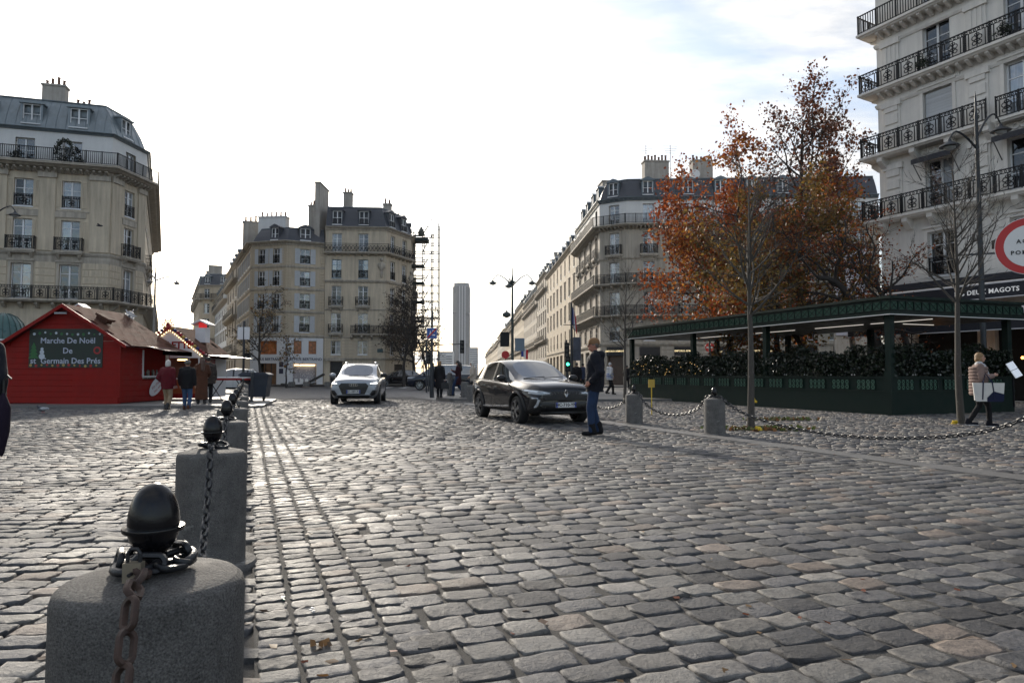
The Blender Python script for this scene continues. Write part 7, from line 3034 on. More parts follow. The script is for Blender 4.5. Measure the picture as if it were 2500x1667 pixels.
    def seams(s, xs, z0, z1, sy):
        for x in xs:
            if isinstance(x, tuple):
                s.line('door_seam', [(x[0], z0), (x[1], z1)], .005, CBLK, sy=sy, off=-.001)
            else:
                s.line('door_seam', [(x, z0), (x, z1)], .005, CBLK, sy=sy, off=-.001)


def yaw_to(dx, dy):
    return atan2(dy, dx)


# ---- dark grey crossover (foreground)
# front wheels near (1270..,1036) ; heading towards lower right
GREYP = paint('paint_dark_grey', (.006, .007, .010), .0)
fw = at(1268, 1033, 16.2)
yaw = radians(-68)
hd_ = Vector((cos(yaw), sin(yaw), 0))
lf = Vector((-sin(yaw), cos(yaw), 0))
# front right wheel (image left) is at fw: centre = fw - 1.35*hd + .79*lf
cpos = Vector((fw.x, fw.y, 0)) - hd_ * 1.33 + lf * .79
PR = dict(hood=[(2.2, .80), (2.12, .90), (1.85, .965), (1.05, 1.045), (.6, 1.09)], belt=[(2.2, .70), (1.8, .86), (1.0, .95), (-1.2, 1.03), (-2.2, 1.02)],
          roof=[(.95, 1.08), (.10, 1.50), (-.35, 1.555), (-.95, 1.545), (-1.55, 1.45), (-2.0, 1.06), (-2.10, 1.0), (-2.2, .86)],
          xc=.98, xrf=.02, xrr=-1.52, xtg=-1.98, pillars=[(-.28, -.36), (-1.12, -1.20)], sill=.235, tf=.20, tr=.14, tumble=.74, R=.335, axles=(1.33, -1.31), rim='blade', hoodcrown=.03)
car = Car('dark grey crossover car turning towards the viewer beside the man in the cap', cpos, yaw, 4.40, 1.80, 1.57, GREYP, PR)
for sy in (-1, 1):
    car.decal('headlight', [(sy * .86, .84), (sy * .62, .80), (sy * .38, .755), (sy * .36, .71), (sy * .60, .70), (sy * .80, .735)], HLG, off=.008, rings=4)
    car.decal('headlight_led', [(sy * .84, .825), (sy * .66, .79), (sy * .68, .765), (sy * .82, .785)], HLW, off=.016, rings=2)
    car.decal('headlight_inner', [(sy * .56, .775), (sy * .42, .75), (sy * .42, .725), (sy * .56, .73)], HLW, off=.016, rings=2)
    car.decal('bumper_vent', [(sy * .80, .66), (sy * .66, .64), (sy * .60, .56), (sy * .70, .36), (sy * .80, .38)], CBLK, off=.006, rings=3)
    car.decal('running_light', [(sy * .70, .60), (sy * .64, .595), (sy * .71, .42), (sy * .745, .42)], mat('running_light_off', (.42, .44, .46), .2, var=0), off=.016, rings=2)
    car.decal('light_pod', [(sy * .80, .66), (sy * .70, .645), (sy * .68, .60), (sy * .78, .61)], HLG, off=.016, rings=2)
    car.seams([(.92, 1.0), -.32, (-1.06, -1.16)], .36, .93, sy)
    car.line('sill_strip', [(.92, .42), (.5, .40), (-.5, .36), (-.92, .36)], .030, mat('silver_trim', (.45, .45, .46), .3, metal=.7), sy=sy, off=.004)
    car.line('window_trim', [(.86, .965), (.0, 1.0), (-1.0, 1.04), (-1.6, 1.055)], .010, CBLK, sy=sy, off=.004)
    car.handle(-.12, .86, sy)
    car.handle(-.98, .90, sy)
    car.mirror(.66, 1.04, sy, CBLK)
car.decal('grille', [(-.60, .715), (.60, .715), (.36, .77), (-.36, .77)], CBLK, off=.006)
car.decal('upper_grille', [(-.34, .785), (.34, .785), (.36, .70), (.58, .69), (.50, .58), (-.50, .58), (-.58, .69), (-.36, .70)], CBLKM, off=.008)
for k in range(-6, 7):
    car.line('grille_bar', [(k * .085, .715), (k * .085 + .03 * (1 if k > 0 else -1), .765)], .008, mat('grille_metal', (.10, .10, .105), .3, metal=.6), view='front', off=.012)  # short grille bars in a dark grey metal
car.decal('lower_grille', [(-.62, .54), (.62, .54), (.58, .33), (-.58, .33)], CBLK, off=.006)
car.decal('skid_plate', [(-.78, .335), (-.42, .315), (.42, .315), (.78, .335), (.74, .285), (.40, .27), (-.40, .27), (-.74, .285)], mat('skid_silver', (.20, .205, .21), .4, metal=.6), off=.012)
q = car.front(0, .735)
mb = MB()
for s_ in (-1, 1):          # lozenge emblem of two interlocking outlines
    mb.tube([(0, s_ * .0, .085), (0, s_ * .055, .0), (0, s_ * .012, -.085)], .009, 5)
    mb.tube([(0, s_ * .022, .05), (0, s_ * .03, .0), (0, -s_ * .005, -.06)], .007, 5)
mb.build('emblem', CHRO, car.root, (q.x + .022, 0, .735))
car.plate('HC-710-YN', .475)
# wiper
MB().tube([(1.02, -.55, 1.075), (.93, .05, 1.115)], .010, 5).tube([(1.02, .0, 1.085), (.94, .55, 1.115)], .010, 5).build('wiper', CBLK, car.root)

# ---- silver suv (middle)
SILV = paint('paint_silver', (.30, .32, .35), .65)
fw = at(868, 985, 26.6)
yaw = radians(-83.5)
hd_ = Vector((cos(yaw), sin(yaw), 0))
cpos = Vector((fw.x, fw.y, 0)) - hd_ * 1.6
PA = dict(hood=[(2.34, .86), (2.26, .97), (2.0, 1.02), (1.1, 1.09), (.6, 1.12)], belt=[(2.34, .74), (1.9, .92), (1.0, 1.0), (-1.2, 1.06), (-2.34, 1.05)],
          roof=[(.95, 1.12), (.15, 1.57), (-.35, 1.635), (-1.1, 1.63), (-1.75, 1.54), (-2.15, 1.10), (-2.25, 1.03), (-2.34, .92)],
          xc=1.05, xrf=.15, xrr=-1.72, xtg=-2.12, pillars=[(-.25, -.33), (-1.22, -1.32)], sill=.25, tf=.13, tr=.12, tumble=.72, R=.365, axles=(1.42, -1.40), rim='multi', clad=False, hoodcrown=.035)
car = Car('silver sport utility car driving towards the viewer with lights on', cpos, yaw, 4.68, 1.89, 1.64, SILV, PA)
for sy in (-1, 1):
    car.decal('headlight', [(sy * .90, .90), (sy * .66, .865), (sy * .54, .83), (sy * .55, .775), (sy * .72, .76), (sy * .88, .79)], HLG, off=.010)
    car.decal('headlight_led', [(sy * .88, .885), (sy * .66, .85), (sy * .60, .82), (sy * .72, .80), (sy * .86, .82)], DRL, off=.018, rings=2)
    car.decal('air_intake', [(sy * .90, .60), (sy * .70, .57), (sy * .60, .42), (sy * .66, .36), (sy * .86, .40)], CBLK, off=.008)
    car.seams([(.95, 1.0), -.29, (-1.1, -1.26)], .36, .98, sy)
    car.handle(-.12, .92, sy, SILV)
    car.handle(-1.0, .95, sy, SILV)
    car.mirror(.72, 1.10, sy, SILV if sy < 0 else CBLK, 1.1)
    car.line('window_trim', [(.86, 1.01), (.0, 1.04), (-1.5, 1.09)], .010, CHRO, sy=sy, off=.004)
    MB().tube([(.0, sy * .60, 1.625), (-.1, sy * .60, 1.675), (-1.5, sy * .60, 1.66), (-1.6, sy * .60, 1.60)], .02, 6).build('roof_rail', CHRO, car.root, smooth=60)
car.decal('grille', [(-.46, .845), (.46, .845), (.56, .74), (.42, .42), (-.42, .42), (-.56, .74)], CBLK, off=.012)
for z in (.50, .56, .62, .68, .74, .80):
    car.line('grille_bar', [(-.45, z), (.45, z)], .006, CBLKM, view='front', off=.02)
car.decal('lower_lip', [(-.80, .36), (.80, .36), (.74, .27), (-.74, .27)], CBLK, off=.008)
q = car.front(0, .775)
for k in range(4):
    MB().torus((0, 0, 0), .048, .008, 18, 6, M=Matrix.Rotation(pi / 2, 4, 'Y')).build('emblem_ring', CHRO, car.root, (q.x + .03, -.105 + .07 * k, .775), smooth=60)
car.plate('GD-089-RG', .52, dx=.03)
MB().tube([(1.10, -.6, 1.10), (1.0, .05, 1.145)], .010, 5).tube([(1.10, 0, 1.11), (1.0, .6, 1.145)], .010, 5).build('wiper', CBLK, car.root)
# one headlamp glow is in the lamps themselves

# ---- black suv side-on behind
BLKP = paint('paint_black', (.008, .008, .009), .2)
p = at(970, 943, 66)
PX = dict(hood=[(2.34, .84), (2.25, .95), (2.0, 1.0), (1.1, 1.08), (.6, 1.1)], belt=[(2.34, .72), (1.9, .90), (1.0, .98), (-1.2, 1.1), (-2.34, 1.08)],
          roof=[(.95, 1.1), (.10, 1.58), (-.35, 1.65), (-1.0, 1.62), (-1.75, 1.46), (-2.15, 1.12), (-2.25, 1.03), (-2.34, .92)],
          xc=1.02, xrf=.10, xrr=-1.72, xtg=-2.10, pillars=[(-.28, -.36), (-1.22, -1.34)], sill=.25, tf=.15, tr=.14, tumble=.72, R=.37, axles=(1.42, -1.40), rim='multi')
car = Car('black sport utility car side-on behind the silver car', (p.x, p.y, 0), radians(205), 4.7, 1.9, 1.66, BLKP, PX)
for sy in (-1, 1):
    car.decal('headlight', [(sy * .88, .86), (sy * .66, .83), (sy * .60, .77), (sy * .86, .78)], DRL, off=.010)
    car.seams([(.95, 1.0), -.3, (-1.1, -1.3)], .36, .96, sy)
    car.mirror(.7, 1.08, sy, BLKP)
    car.line('window_trim', [(.86, 1.0), (0, 1.05), (-1.6, 1.13)], .012, CHRO, sy=sy, off=.004)
    car.handle(-.12, .92, sy)
    car.handle(-1.0, .95, sy)
# ---- dark blue van
VANP = paint('paint_navy', (.010, .014, .028), .3)
p = at(1078, 950, 52.5)
PV = dict(hood=[(2.57, .92), (2.5, 1.02), (2.2, 1.08), (1.75, 1.18), (1.4, 1.25)], belt=[(2.57, .8), (2.1, 1.0), (1.2, 1.12), (-2.57, 1.14)],
          roof=[(1.6, 1.25), (.62, 1.84), (.2, 1.90), (-2.2, 1.90), (-2.42, 1.82), (-2.50, 1.2), (-2.54, 1.1), (-2.57, .95)],
          xc=1.62, xrf=.66, xrr=-2.40, xtg=-2.49, pillars=[(.02, -.08), (-1.25, -1.35)], sill=.26, tf=.14, tr=.06, tumble=.80, R=.36, axles=(1.62, -1.58), rim='multi', clad=False, pw=7)
car = Car('dark blue people carrier van behind the three waiting women', (p.x, p.y, 0), radians(184), 5.14, 1.93, 1.91, VANP, PV, cat='van')
for sy in (-1, 1):
    car.decal('headlight', [(sy * .90, 1.0), (sy * .66, .95), (sy * .62, .86), (sy * .88, .88)], HLG, off=.010)
    car.seams([(1.5, 1.55), .0, -1.3], .36, 1.08, sy)
    car.mirror(1.3, 1.22, sy, VANP, 1.2)
    car.line('chrome_strip', [(1.4, 1.13), (0, 1.16), (-2.3, 1.18)], .014, CHRO, sy=sy, off=.004)
car.decal('grille', [(-.52, .92), (.52, .92), (.48, .62), (-.48, .62)], CBLK, off=.012)
car.line('grille_bar', [(-.5, .78), (.5, .78)], .02, CHRO, view='front', off=.02)
# ---- white car behind the stall, and a dark estate behind the van
WHP = paint('paint_white', (.55, .57, .56), .1)
p = at(560, 950, 44)
car = Car('white car parked behind the high table of the stall', (p.x, p.y, 0), radians(195), 4.4, 1.8, 1.55, WHP, dict(PR, rim='five', parked=True))
for sy in (-1, 1):
    car.mirror(.66, 1.04, sy, CBLK)
    car.seams([(.92, 1.0), -.32], .36, .93, sy)
p = at(1105, 948, 60)
car = Car('dark green car half hidden behind the blue van', (p.x, p.y, 0), radians(190), 4.6, 1.8, 1.5, paint('paint_green_dark', (.012, .02, .018), .3), dict(PA, rim='multi', R=.335, parked=True))
# ------------------------------------------------------------------ people
SKIN = mat('skin', (.42, .23, .16), .5, var=.06, scale=20)
SKIN2 = mat('skin_ruddy', (.42, .19, .13), .5, var=.08, scale=20)
DARKEYE = mat('eye_dark', (.02, .015, .012), .3, var=0)


def cloth(name, c, var=.22, scale=7.0, bump=.5, rough=.85):
    return mat(name, c, rough, var=var, scale=scale, bump=bump, bscale=9, spec=.25)


class Blob:
    """union of tapered capsules and ellipsoids, fused into one continuous surface"""

    def __init__(s):
        s.mb = MB()

    def cap(s, a, b, ra, rb=None, flat=1.0, n=12):
        rb = ra if rb is None else rb
        a, b = Vector(a), Vector(b)
        k = max(3, int((b - a).length / .05))
        pts = [a.lerp(b, i / k) for i in range(k + 1)]
        s.mb.tube(pts, [ra + (rb - ra) * i / k for i in range(k + 1)], n)
        s.mb.ell(a, ra, n, 8)
        s.mb.ell(b, rb, n, 8)
        return s

    def chain(s, pts, rs):
        for (a, b, ra, rb) in zip(pts, pts[1:], rs, rs[1:]):
            s.cap(a, b, ra, rb)
        return s

    def ell(s, c, r, M=None):
        s.mb.ell(c, r, 16, 12, M=M)
        return s

    def torso(s, secs, n=20):
        """stack of elliptical sections (x,y,z,rx,ry)"""
        vs, fs = [], []
        for (x, y, z, rx, ry) in secs:
            for j in range(n):
                a = 2 * pi * j / n
                vs.append((x + rx * cos(a), y + ry * sin(a), z))
        k = len(secs)
        for i in range(k - 1):
            for j in range(n):
                j2 = (j + 1) % n
                fs.append((i * n + j, i * n + j2, (i + 1) * n + j2, (i + 1) * n + j))
        fs.append(tuple(range(n - 1, -1, -1)))
        fs.append(tuple((k - 1) * n + j for j in range(n)))
        s.mb.add(vs, fs)
        return s

    def done(s, name, m, parent, vox=.014, smooth=6, rough=0.0, seed=1):
        me = s.mb.mesh('tmp', m, fixn=True)
        ob = bpy.data.objects.new('tmp', me)
        WORK.collection.objects.link(ob)
        r = ob.modifiers.new('r', 'REMESH')
        r.mode = 'VOXEL'
        r.voxel_size = vox
        r.use_smooth_shade = True
        sm = ob.modifiers.new('s', 'SMOOTH')
        sm.iterations = smooth
        sm.factor = .5
        if rough:
            tx = bpy.data.textures.new('folds', 'CLOUDS')
            tx.noise_scale = .11
            dm = ob.modifiers.new('d', 'DISPLACE')
            dm.texture = tx
            dm.strength = rough
            dm.mid_level = .5
        ev = evaluated(ob)
        bpy.data.objects.remove(ob)
        ev.polygons.foreach_set('use_smooth', [True] * len(ev.polygons))
        return inst(ev, name, parent)


def hand(B, w, d, side, s, fwd):
    """palm, four fingers of different length, thumb; w wrist, d direction of the hand"""
    w, d = Vector(w), Vector(d).normalized()
    fwd = Vector(fwd)
    fwd = (fwd - d * fwd.dot(d)).normalized()      # thumb side
    nrm = d.cross(fwd)
    p = w + d * .085 * s
    B.cap(w, p, .026 * s, .030 * s)
    for k, ln in enumerate((.068, .078, .072, .055)):
        o = p + fwd * (.027 - .018 * k) * s
        q = o + d * ln * .55 * s + nrm * side * .006 * s
        e = q + (d * .75 + nrm * side * .65).normalized() * ln * .45 * s
        B.chain([o, q, e], [.0105 * s, .0095 * s, .0085 * s])
    t0 = w + d * .03 * s + fwd * .022 * s
    t1 = t0 + (d * .7 + fwd * .7).normalized() * .04 * s
    B.chain([t0, t1, t1 + (d * .9 + nrm * side * .4).normalized() * .032 * s], [.013 * s, .011 * s, .0095 * s])


def person(label, pos, yaw, h, c, fine=False):
    """local: forward +y, right +x. c: dict of clothing and pose"""
    root = thing('person', label, 'person', pos, yaw - pi / 2)
    s = h / 1.75
    vx = .010 if fine else .017
    stp = c.get('step', .12)
    lean = c.get('lean', .0)

    def S(x, y, z):
        return Vector((x * s, (y + lean * max(0, z - .9)) * s, z * s))
    hip = [S(-.095, 0, .93), S(.095, 0, .93)]
    feet = [S(-.10, stp, .09), S(.10, -stp, .09 + c.get('heel', 0))]
    knee = [S(-.10, stp * .75 + .035, .50), S(.10, -stp * .30 + .06, .50)]
    sh = [S(-.185, 0, 1.41), S(.185, 0, 1.41)]
    arms = {'down': (S(.245, -.02, 1.13), S(.255, .05, .88)), 'pocket': (S(.285, -.10, 1.13), S(.215, .06, .97)), 'front': (S(.24, .02, 1.14), S(.10, .27, 1.20)),
            'phone': (S(.22, .04, 1.13), S(.09, .28, 1.24)), 'bag': (S(.26, -.03, 1.14), S(.24, .12, 1.02)), 'swing': (S(.25, .10, 1.14), S(.23, .26, .96))}
    el, wr = [], []
    for i in (0, 1):
        e_, w_ = arms[c.get('arm', ('down', 'down'))[i]]
        if i == 0:
            e_, w_ = Vector((-e_.x, e_.y, e_.z)), Vector((-w_.x, w_.y, w_.z))
        el.append(e_)
        wr.append(w_)
    hx = c.get('turn', 0.0)
    HM = Matrix.Translation(S(0, .035, 1.625)) @ Matrix.Rotation(hx, 4, 'Z') @ Matrix.Rotation(c.get('nod', 0), 4, 'X')
    skin = c.get('skin', SKIN)
    # body
    B = Blob()
    B.torso([(0, lean * .0, .86 * s, .15 * s, .10 * s), (0, lean * .1 * s, 1.0 * s, .155 * s, .105 * s), (0, lean * .25 * s, 1.15 * s, .135 * s, .095 * s), (0, lean * .4 * s, 1.32 * s, .165 * s, .105 * s), (0, lean * .55 * s, 1.43 * s, .15 * s, .085 * s), (0, lean * .58 * s, 1.47 * s, .07 * s, .06 * s)])
    B.cap(S(0, .0, 1.44), S(0, .025, 1.56), .058 * s, .052 * s)
    B.ell((0, 0, .01 * s), (.073 * s, .092 * s, .112 * s), HM)
    B.ell((0, .028 * s, -.06 * s), (.052 * s, .062 * s, .055 * s), HM)
    B.ell((0, .098 * s, -.015 * s), (.012 * s, .022 * s, .024 * s), HM)
    B.ell((0, .088 * s, -.062 * s), (.024 * s, .012 * s, .012 * s), HM)
    for i in (-1, 1):
        B.ell((i * .074 * s, -.005 * s, -.005 * s), (.010 * s, .02 * s, .032 * s), HM)
    for i in (0, 1):
        B.chain([sh[i], el[i], wr[i]], [.055 * s, .042 * s, .03 * s])
        d = (wr[i] - el[i])
        hand(B, wr[i], d, -1 if i else 1, s, Vector((0, 1, 0)) if abs(d.normalized().y) < .7 else Vector((0, 0, 1)))
        B.chain([hip[i], knee[i], feet[i]], [.088 * s, .058 * s, .042 * s])
        B.cap(feet[i] + Vector((0, -.04 * s, -.045 * s)), feet[i] + Vector((0, .13 * s, -.055 * s)), .036 * s, .03 * s)
    body = B.done('body', skin, root, vx, 4)
    for i in (-1, 1):
        MB().ell((i * .03 * s, .083 * s, .012 * s), (.011 * s, .008 * s, .007 * s), 8, 6, M=HM).build('eye', DARKEYE, body)
    # trousers or bare legs under a long coat
    if c.get('legs'):
        B = Blob()
        B.torso([(0, 0, .84 * s, .165 * s, .118 * s), (0, 0, .98 * s, .17 * s, .12 * s), (0, 0, 1.05 * s, .155 * s, .11 * s)])
        k = c.get('legw', 1.0)
        for i in (0, 1):
            B.chain([hip[i], knee[i], feet[i] + Vector((0, 0, .0))], [.108 * s, .078 * s * k, .064 * s * k])
        B.done('trousers', c['legs'], root, vx, 4, rough=.012)
    # shoes
    for i in (0, 1):
        B = Blob()
        f = feet[i]
        B.cap(f + Vector((0, -.03 * s, .03 * s)), f + Vector((0, -.045 * s, -.035 * s)), .052 * s, .05 * s)
        B.cap(f + Vector((0, -.03 * s, -.045 * s)), f + Vector((0, .15 * s, -.052 * s)), .046 * s, .038 * s)
        if c.get('boots'):
            B.cap(f + Vector((0, .0, .10 * s)), f + Vector((0, -.02 * s, -.02 * s)), .068 * s, .056 * s)
        sh_ = B.done('shoe', c.get('shoe', CBLKM), root, vx, 3)
        if c.get('sole'):
            MB().ell((0, .05 * s, -.083 * s), (.052 * s, .15 * s, .014 * s), 14, 5, M=Matrix.Translation(f)).build('sole', c['sole'], sh_)
    # coat
    z0 = c.get('hem', .82)
    b = c.get('bulk', 1.0)
    fl = c.get('flare', 1.0)
    B = Blob()
    secs = []
    if z0 < .8:
        secs += [(0, 0, z0 * s, .20 * s * fl, .17 * s * fl), (0, .0, (z0 * .5 + .42) * s, .20 * s * (.5 + fl / 2), .155 * s * (.5 + fl / 2))]
    else:
        secs += [(0, 0, z0 * s, .20 * s * b, .145 * s * b)]
    for (z, rx, ry) in ((.98, .198, .142), (1.12, .188, .138), (1.28, .20, .142), (1.39, .185, .125), (1.45, .12, .095)):
        secs.append((0, lean * max(0, z - .9) * s, z * s, rx * s * b, ry * s * b))
    B.torso(secs)
    for i in (0, 1):
        w_ = wr[i] + (el[i] - wr[i]).normalized() * .02
        B.chain([sh[i] + Vector((0, 0, -.005)), el[i], w_], [.082 * s * b, .066 * s * b, .050 * s * b])
    B.cap(S(-.07, .0, 1.48), S(.07, .0, 1.48), .062 * s)
    if c.get('hood'):
        B.ell(S(0, -.10, 1.45), (.15 * s, .085 * s, .085 * s))
    coat = B.done('coat', c['coat'], root, vx, 5, rough=c.get('fold', .018))
    if c.get('quilt'):
        for k in range(9):
            z = (z0 + .05 + (1.40 - z0) * k / 9) * s
            MB().torus((0, lean * max(0, z / s - .9) * s, z), .196 * s * b, .036 * s * b, 30, 8, M=Matrix.Diagonal((1, .74, 1, 1))).build('quilted_tube', c['quilt'], coat, smooth=70)
    # hair
    if c.get('hair'):
        hm = c['hair']
        st_ = c.get('style', 'short')
        B = Blob()
        B.ell((0, -.018 * s, .035 * s), (.086 * s, .096 * s, .102 * s), HM)
        if st_ == 'bob':
            B.ell((0, -.03 * s, -.03 * s), (.092 * s, .085 * s, .11 * s), HM)
        if st_ == 'curly':
            rr_ = random.Random(4)
            for k in range(22):
                a, t = rr_.uniform(0, 2 * pi), rr_.uniform(-.2, 1.3)
                B.ell((.085 * s * cos(a) * cos(t), -.02 * s + .085 * s * sin(a) * cos(t) * (.7 if sin(a) > 0 else 1), .03 * s + .09 * s * sin(t)), (.038 * s,) * 3, HM)
        if st_ == 'long':
            B.ell((0, -.055 * s, -.05 * s), (.095 * s, .065 * s, .12 * s), HM)
            B.cap(S(0, -.09, 1.58), S(0, -.14, 1.28), .085 * s, .07 * s)
        B.done('hair', hm, root, vx, 2, rough=.012)
    if c.get('cap'):
        cm = c['cap']
        capm = MB()
        prof = [(.094, .02), (.097, .05), (.092, .085), (.075, .115), (.045, .135), (.004, .142)]
        capm.lathe([(r * s, z * s) for r, z in prof], 20, M=HM @ Matrix.Translation((0, -.012 * s, 0)) @ Matrix.Diagonal((.92, 1.1, 1, 1)))
        co_ = capm.build('cap', cm, root, smooth=60)
        n = 12
        vs = []
        for k in range(n + 1):
            a = pi * k / n
            vs.append((.078 * s * cos(a), .075 * s + .0 * s, .040 * s))
        for k in range(n + 1):
            a = pi * k / n
            vs.append((.075 * s * cos(a), .07 * s + .13 * s * sin(a), .030 * s - .012 * s * sin(a)))
        mb = MB()
        mb.add(vs, [(k, k + 1, n + 2 + k, n + 1 + k) for k in range(n)] + [(n + 1 + k, n + 2 + k, k + 1, k) for k in range(n)], M=HM)
        mb.build('brim', cm, co_, smooth=60)
    return root, S, wr


JEAN = cloth('denim', (.020, .038, .085), .3, 5)
JEANL = cloth('denim_mid', (.045, .085, .17), .25, 5)
BLKC = cloth('coat_black', (.010, .010, .012), .3)
NAVYC = cloth('coat_navy', (.010, .011, .017), .3)
BEIGE = cloth('trousers_beige', (.28, .21, .14), .15)
REDC = cloth('jacket_dark_red', (.10, .008, .014), .25)
BRNC = cloth('coat_brown', (.085, .035, .020), .3)
CREAM = cloth('coat_cream', (.46, .39, .32), .15)
PUFF = cloth('puffer_taupe', (.22, .155, .135), .2)
GREYC = cloth('puffer_grey', (.06, .05, .045), .3)
WINE = cloth('coat_wine', (.035, .010, .014), .3)
TANCAP = cloth('cap_tan', (.23, .13, .065), .2)
WHITEC = cloth('jacket_white', (.55, .55, .56), .1)
HW_ = mat('hair_white', (.55, .53, .50), .6, var=.2, scale=30, bump=.6, bscale=60)
HB_ = mat('hair_blond', (.26, .155, .07), .5, var=.3, scale=30, bump=.6, bscale=60)
HG_ = mat('hair_grey_curly', (.13, .115, .10), .6, var=.5, scale=30, bump=.6, bscale=60)
HD_ = mat('hair_dark', (.014, .010, .009), .45, var=.3, scale=30, bump=.6, bscale=60)
HBR = mat('hair_brown', (.07, .032, .018), .5, var=.3, scale=30, bump=.6, bscale=60)


def gpos(px, py, zb=.03):
    Y = (CAMH - zb) * FPX / (py - 914)
    q = at(px, 914, Y)
    return Vector((q.x, q.y, zb))


# man in the cap
p = gpos(1452, 1061)
person('man in a tan cap, navy jacket and blue jeans standing before the dark grey car', p, radians(172), 1.82,
       dict(coat=NAVYC, hem=.78, bulk=1.24, legs=JEAN, legw=.95, step=.06, arm=('pocket', 'pocket'), cap=TANCAP, hair=HG_, hood=True, boots=True, shoe=BLKC, skin=SKIN2, turn=.25, lean=-.02, fold=.03), fine=True)
# woman with tote
p = gpos(2388, 1040)
wr_, S_, wrs = person('woman in a taupe puffer jacket with a white tote bag walking right beside the tree', p, radians(-26), 1.62,
                      dict(coat=PUFF, hem=.74, bulk=1.16, flare=1.12, legs=BLKC, legw=.85, step=.22, heel=.03, arm=('bag', 'front'), hair=HB_, style='bob', shoe=NAVYC, sole=WHITEC, quilt=PUFF, fold=.02, lean=.02), fine=True)
tote = thing('tote_bag', 'white canvas tote bag with navy base carried by the woman on the right', 'bag', p, radians(-26) - pi / 2)
TOTE = cloth('canvas_white', (.60, .59, .56), .08)
TNAV = cloth('canvas_navy', (.012, .016, .045), .15)
mb = MB()
T = Matrix.Translation((.30, .12, .56))
mb.prism([(-.24, .02), (-.20, 0), (.24, .0), (.27, .02), (.30, .40), (-.27, .40)], -.04, .04, M=T @ Matrix.Rotation(pi / 2, 4, 'Z'))
mb.build('bag_body', TOTE, tote, fixn=True)
MB().prism([(-.02, -.005), (.24, -.005), (.275, .015), (.29, .16), (.10, .22), (-.02, .08)], -.044, .044, M=T @ Matrix.Rotation(pi / 2, 4, 'Z')).build('navy_base', TNAV, tote, fixn=True)
for x in (-.042, .042):
    MB().tube([(.30 - x, .02, .60), (.30 - x, .04, .98), (.26, .10, 1.16), (.30 - x, .20, .98), (.30 - x, .24, .6)], .012, 6).build('strap', TNAV, tote)
scf = Blob().cap((-.06, .02, 1.36), (.06, .02, 1.36), .075).cap((.02, .10, 1.33), (.05, .16, 1.10), .05, .06).done('scarf', mat('scarf_print', (.42, .42, .43), .8, var=.75, scale=26), None, .012, 3)
scf.parent = wr_
# couple at the market
p = gpos(409, 1001)
person('white-haired person in a dark red jacket and beige trousers, seen from behind', p, radians(84), 1.60,
       dict(coat=REDC, hem=.74, bulk=1.18, legs=BEIGE, step=.10, heel=.02, arm=('pocket', 'down'), hair=HW_, style='bob', boots=True, shoe=CBLKM))
p = gpos(457, 1000)
person('person in a black jacket and blue jeans with grey curly hair, seen from behind', p, radians(95), 1.60,
       dict(coat=BLKC, hem=.74, bulk=1.18, legs=JEANL, step=.08, heel=.02, arm=('down', 'down'), hair=HG_, style='curly', shoe=BRNC))
p = at(493, 914, 24.8)
p.z = .105
person('person with long brown hair in a long brown coat facing the stall', p, radians(125), 1.70, dict(coat=BRNC, hem=.16, flare=1.15, step=.08, arm=('bag', 'bag'), hair=HBR, style='long', legs=BLKC))
p = at(508, 914, 25.5)
p.z = .105
person('person in a grey quilted jacket half hidden by the long brown coat', p, radians(110), 1.72, dict(coat=GREYC, hem=.72, bulk=1.15, step=.06, arm=('down', 'down'), hair=HD_, legs=BLKC, quilt=GREYC))
# three women at the island
p = at(1073, 914, 31.6)
p.z = .115
person('woman with blond hair in a long black coat at the kerb, back turned', p, radians(70), 1.68, dict(coat=BLKC, hem=.42, flare=1.0, step=.04, arm=('down', 'down'), hair=HB_, style='bob', legs=BLKC))
o = thing('handbag', 'black handbag hanging from the hand of the woman in the long black coat', 'bag', p + Vector((.27, -.08, .38)))
MB().prism([(-.2, 0), (.2, 0), (.16, .30), (-.16, .30)], -.06, .06).build('bag_body', CBLKM, o, fixn=True)
MB().tube([(-.1, 0, .3), (-.08, 0, .42), (.08, 0, .42), (.1, 0, .3)], .012, 6).build('handle', CHRO, o)
p = at(1119, 914, 33.6)
p.z = .115
person('dark-haired woman in a wine-dark coat walking left and looking at her phone', p, radians(170), 1.74, dict(coat=WINE, hem=.55, flare=.95, step=.24, heel=.05, arm=('phone', 'phone'), hair=HD_, style='long', legs=JEAN, nod=-.25))
q = p + Vector((-.36, 0, 1.27))
MB_ = MB().box(-.008, -.035, 0, .008, .035, .14)
tag(MB_.build('phone', CBLK, None, q), 'small dark phone held by the walking woman in the wine-dark coat', 'phone')
p = at(1156, 914, 31.2)
p.z = .115
person('white-haired woman in a cream coat walking left behind the low bollards', p, radians(172), 1.66, dict(coat=CREAM, hem=.60, bulk=1.1, flare=1.1, step=.12, arm=('bag', 'bag'), hair=HW_, style='bob', legs=BLKC, lean=.05))
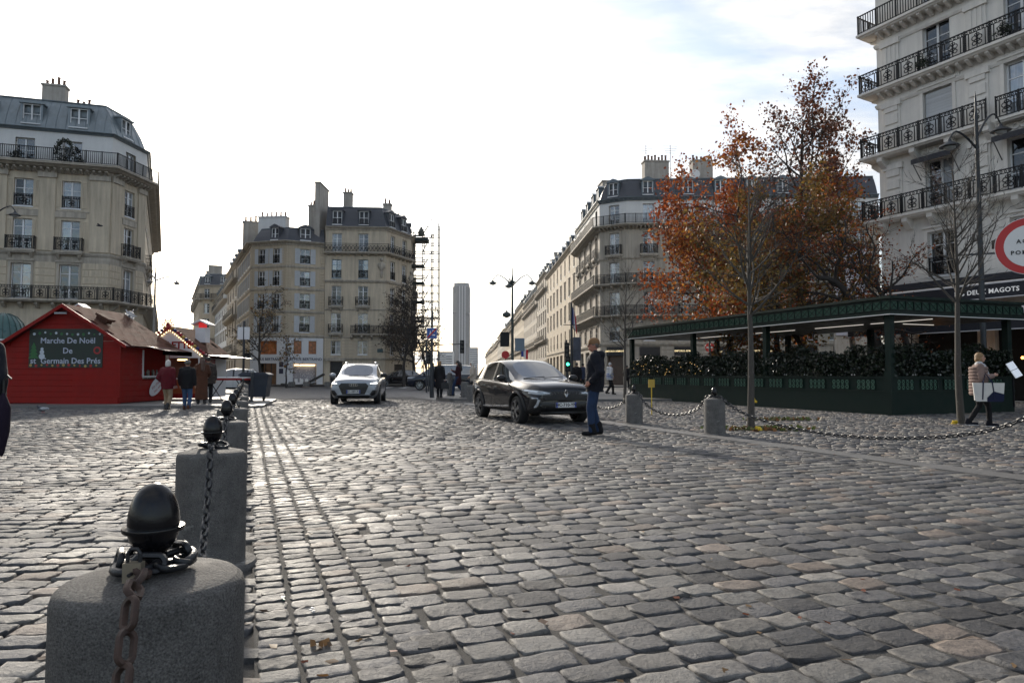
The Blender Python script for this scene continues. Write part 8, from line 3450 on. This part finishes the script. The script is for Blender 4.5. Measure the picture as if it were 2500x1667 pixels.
# people behind the man
p = at(1489, 914, 36)
p.z = .115
pp, S_, w_ = person('person in a white jacket with blue stripes behind the man in the cap', p, radians(20), 1.68, dict(coat=WHITEC, hem=.80, bulk=1.15, step=.25, heel=.05, arm=('down', 'pocket'), hair=WHITEC, legs=BLKC, hood=True))
for k in range(3):
    MB().torus((0, 0, 0), .232, .022, 24, 5, M=Matrix.Translation((0, 0, .90 + .09 * k)) @ Matrix.Diagonal((1, .75, 1, 1))).build('jacket_stripe', BSIGN, pp)
for (px, Y, yw, lab, ct) in ((1408, 37, 100, 'dark-clad person behind the dark grey car, left of two', BLKC), (1423, 39, 80, 'person in a blue jacket behind the dark grey car, right of two', cloth('jacket_blue', (.03, .04, .075))),
                             (1531, 48, 95, 'dark figure standing by the end of the green terrace', BLKC)):
    p = at(px, 914, Y)
    p.z = .115
    person(lab, p, radians(yw), 1.70, dict(coat=ct, hem=.8, bulk=1.1, step=.1, arm=('pocket', 'down'), hair=HD_, legs=BLKC))
# passer-by cut off at the left edge
p = Vector((-4.80, 6.05, .03))
person('passer-by in a dark padded jacket cut off at the left edge', p, radians(100), 1.68, dict(coat=NAVYC, hem=.66, bulk=1.22, flare=1.15, legs=BLKC, step=.1, arm=('pocket', 'pocket'), hair=HD_, shoe=CBLKM))
um = thing('umbrella', 'folded dark purple umbrella hanging beside the passer-by at the left edge', 'umbrella', (-4.42, 5.95, .46))
MB().lathe([(.005, 0), (.02, .03), (.055, .22), (.06, .42), (.03, .5), (.012, .55)], 12).build('folded_canopy', cloth('umbrella_purple', (.012, .007, .018)), um, smooth=50)
MB().tube([(0, 0, .5), (0, 0, .66), (.03, 0, .7), (.06, 0, .67)], .01, 6).build('handle', CBLK, um)

# ------------------------------------------------------------------ haze
hz = MB().box(-2600, -2600, -1.2, 2600, 2600, 240).mesh('haze', MARK)
hz.materials.clear()
hm = bpy.data.materials.new('haze_air')
hm.use_nodes = True
t = hm.node_tree
t.nodes.clear()
o_ = t.nodes.new('ShaderNodeOutputMaterial')
pv = t.nodes.new('ShaderNodeVolumePrincipled')
pv.inputs['Color'].default_value = (.86, .91, 1.0, 1)
pv.inputs['Density'].default_value = .00006
pv.inputs['Anisotropy'].default_value = .35
t.links.new(pv.outputs[0], o_.inputs['Volume'])
hz.materials.append(hm)
tag(inst(hz, 'haze'), 'thin pale haze in the air over the street', 'haze', kind='stuff')
bpy.data.scenes.remove(WORK)
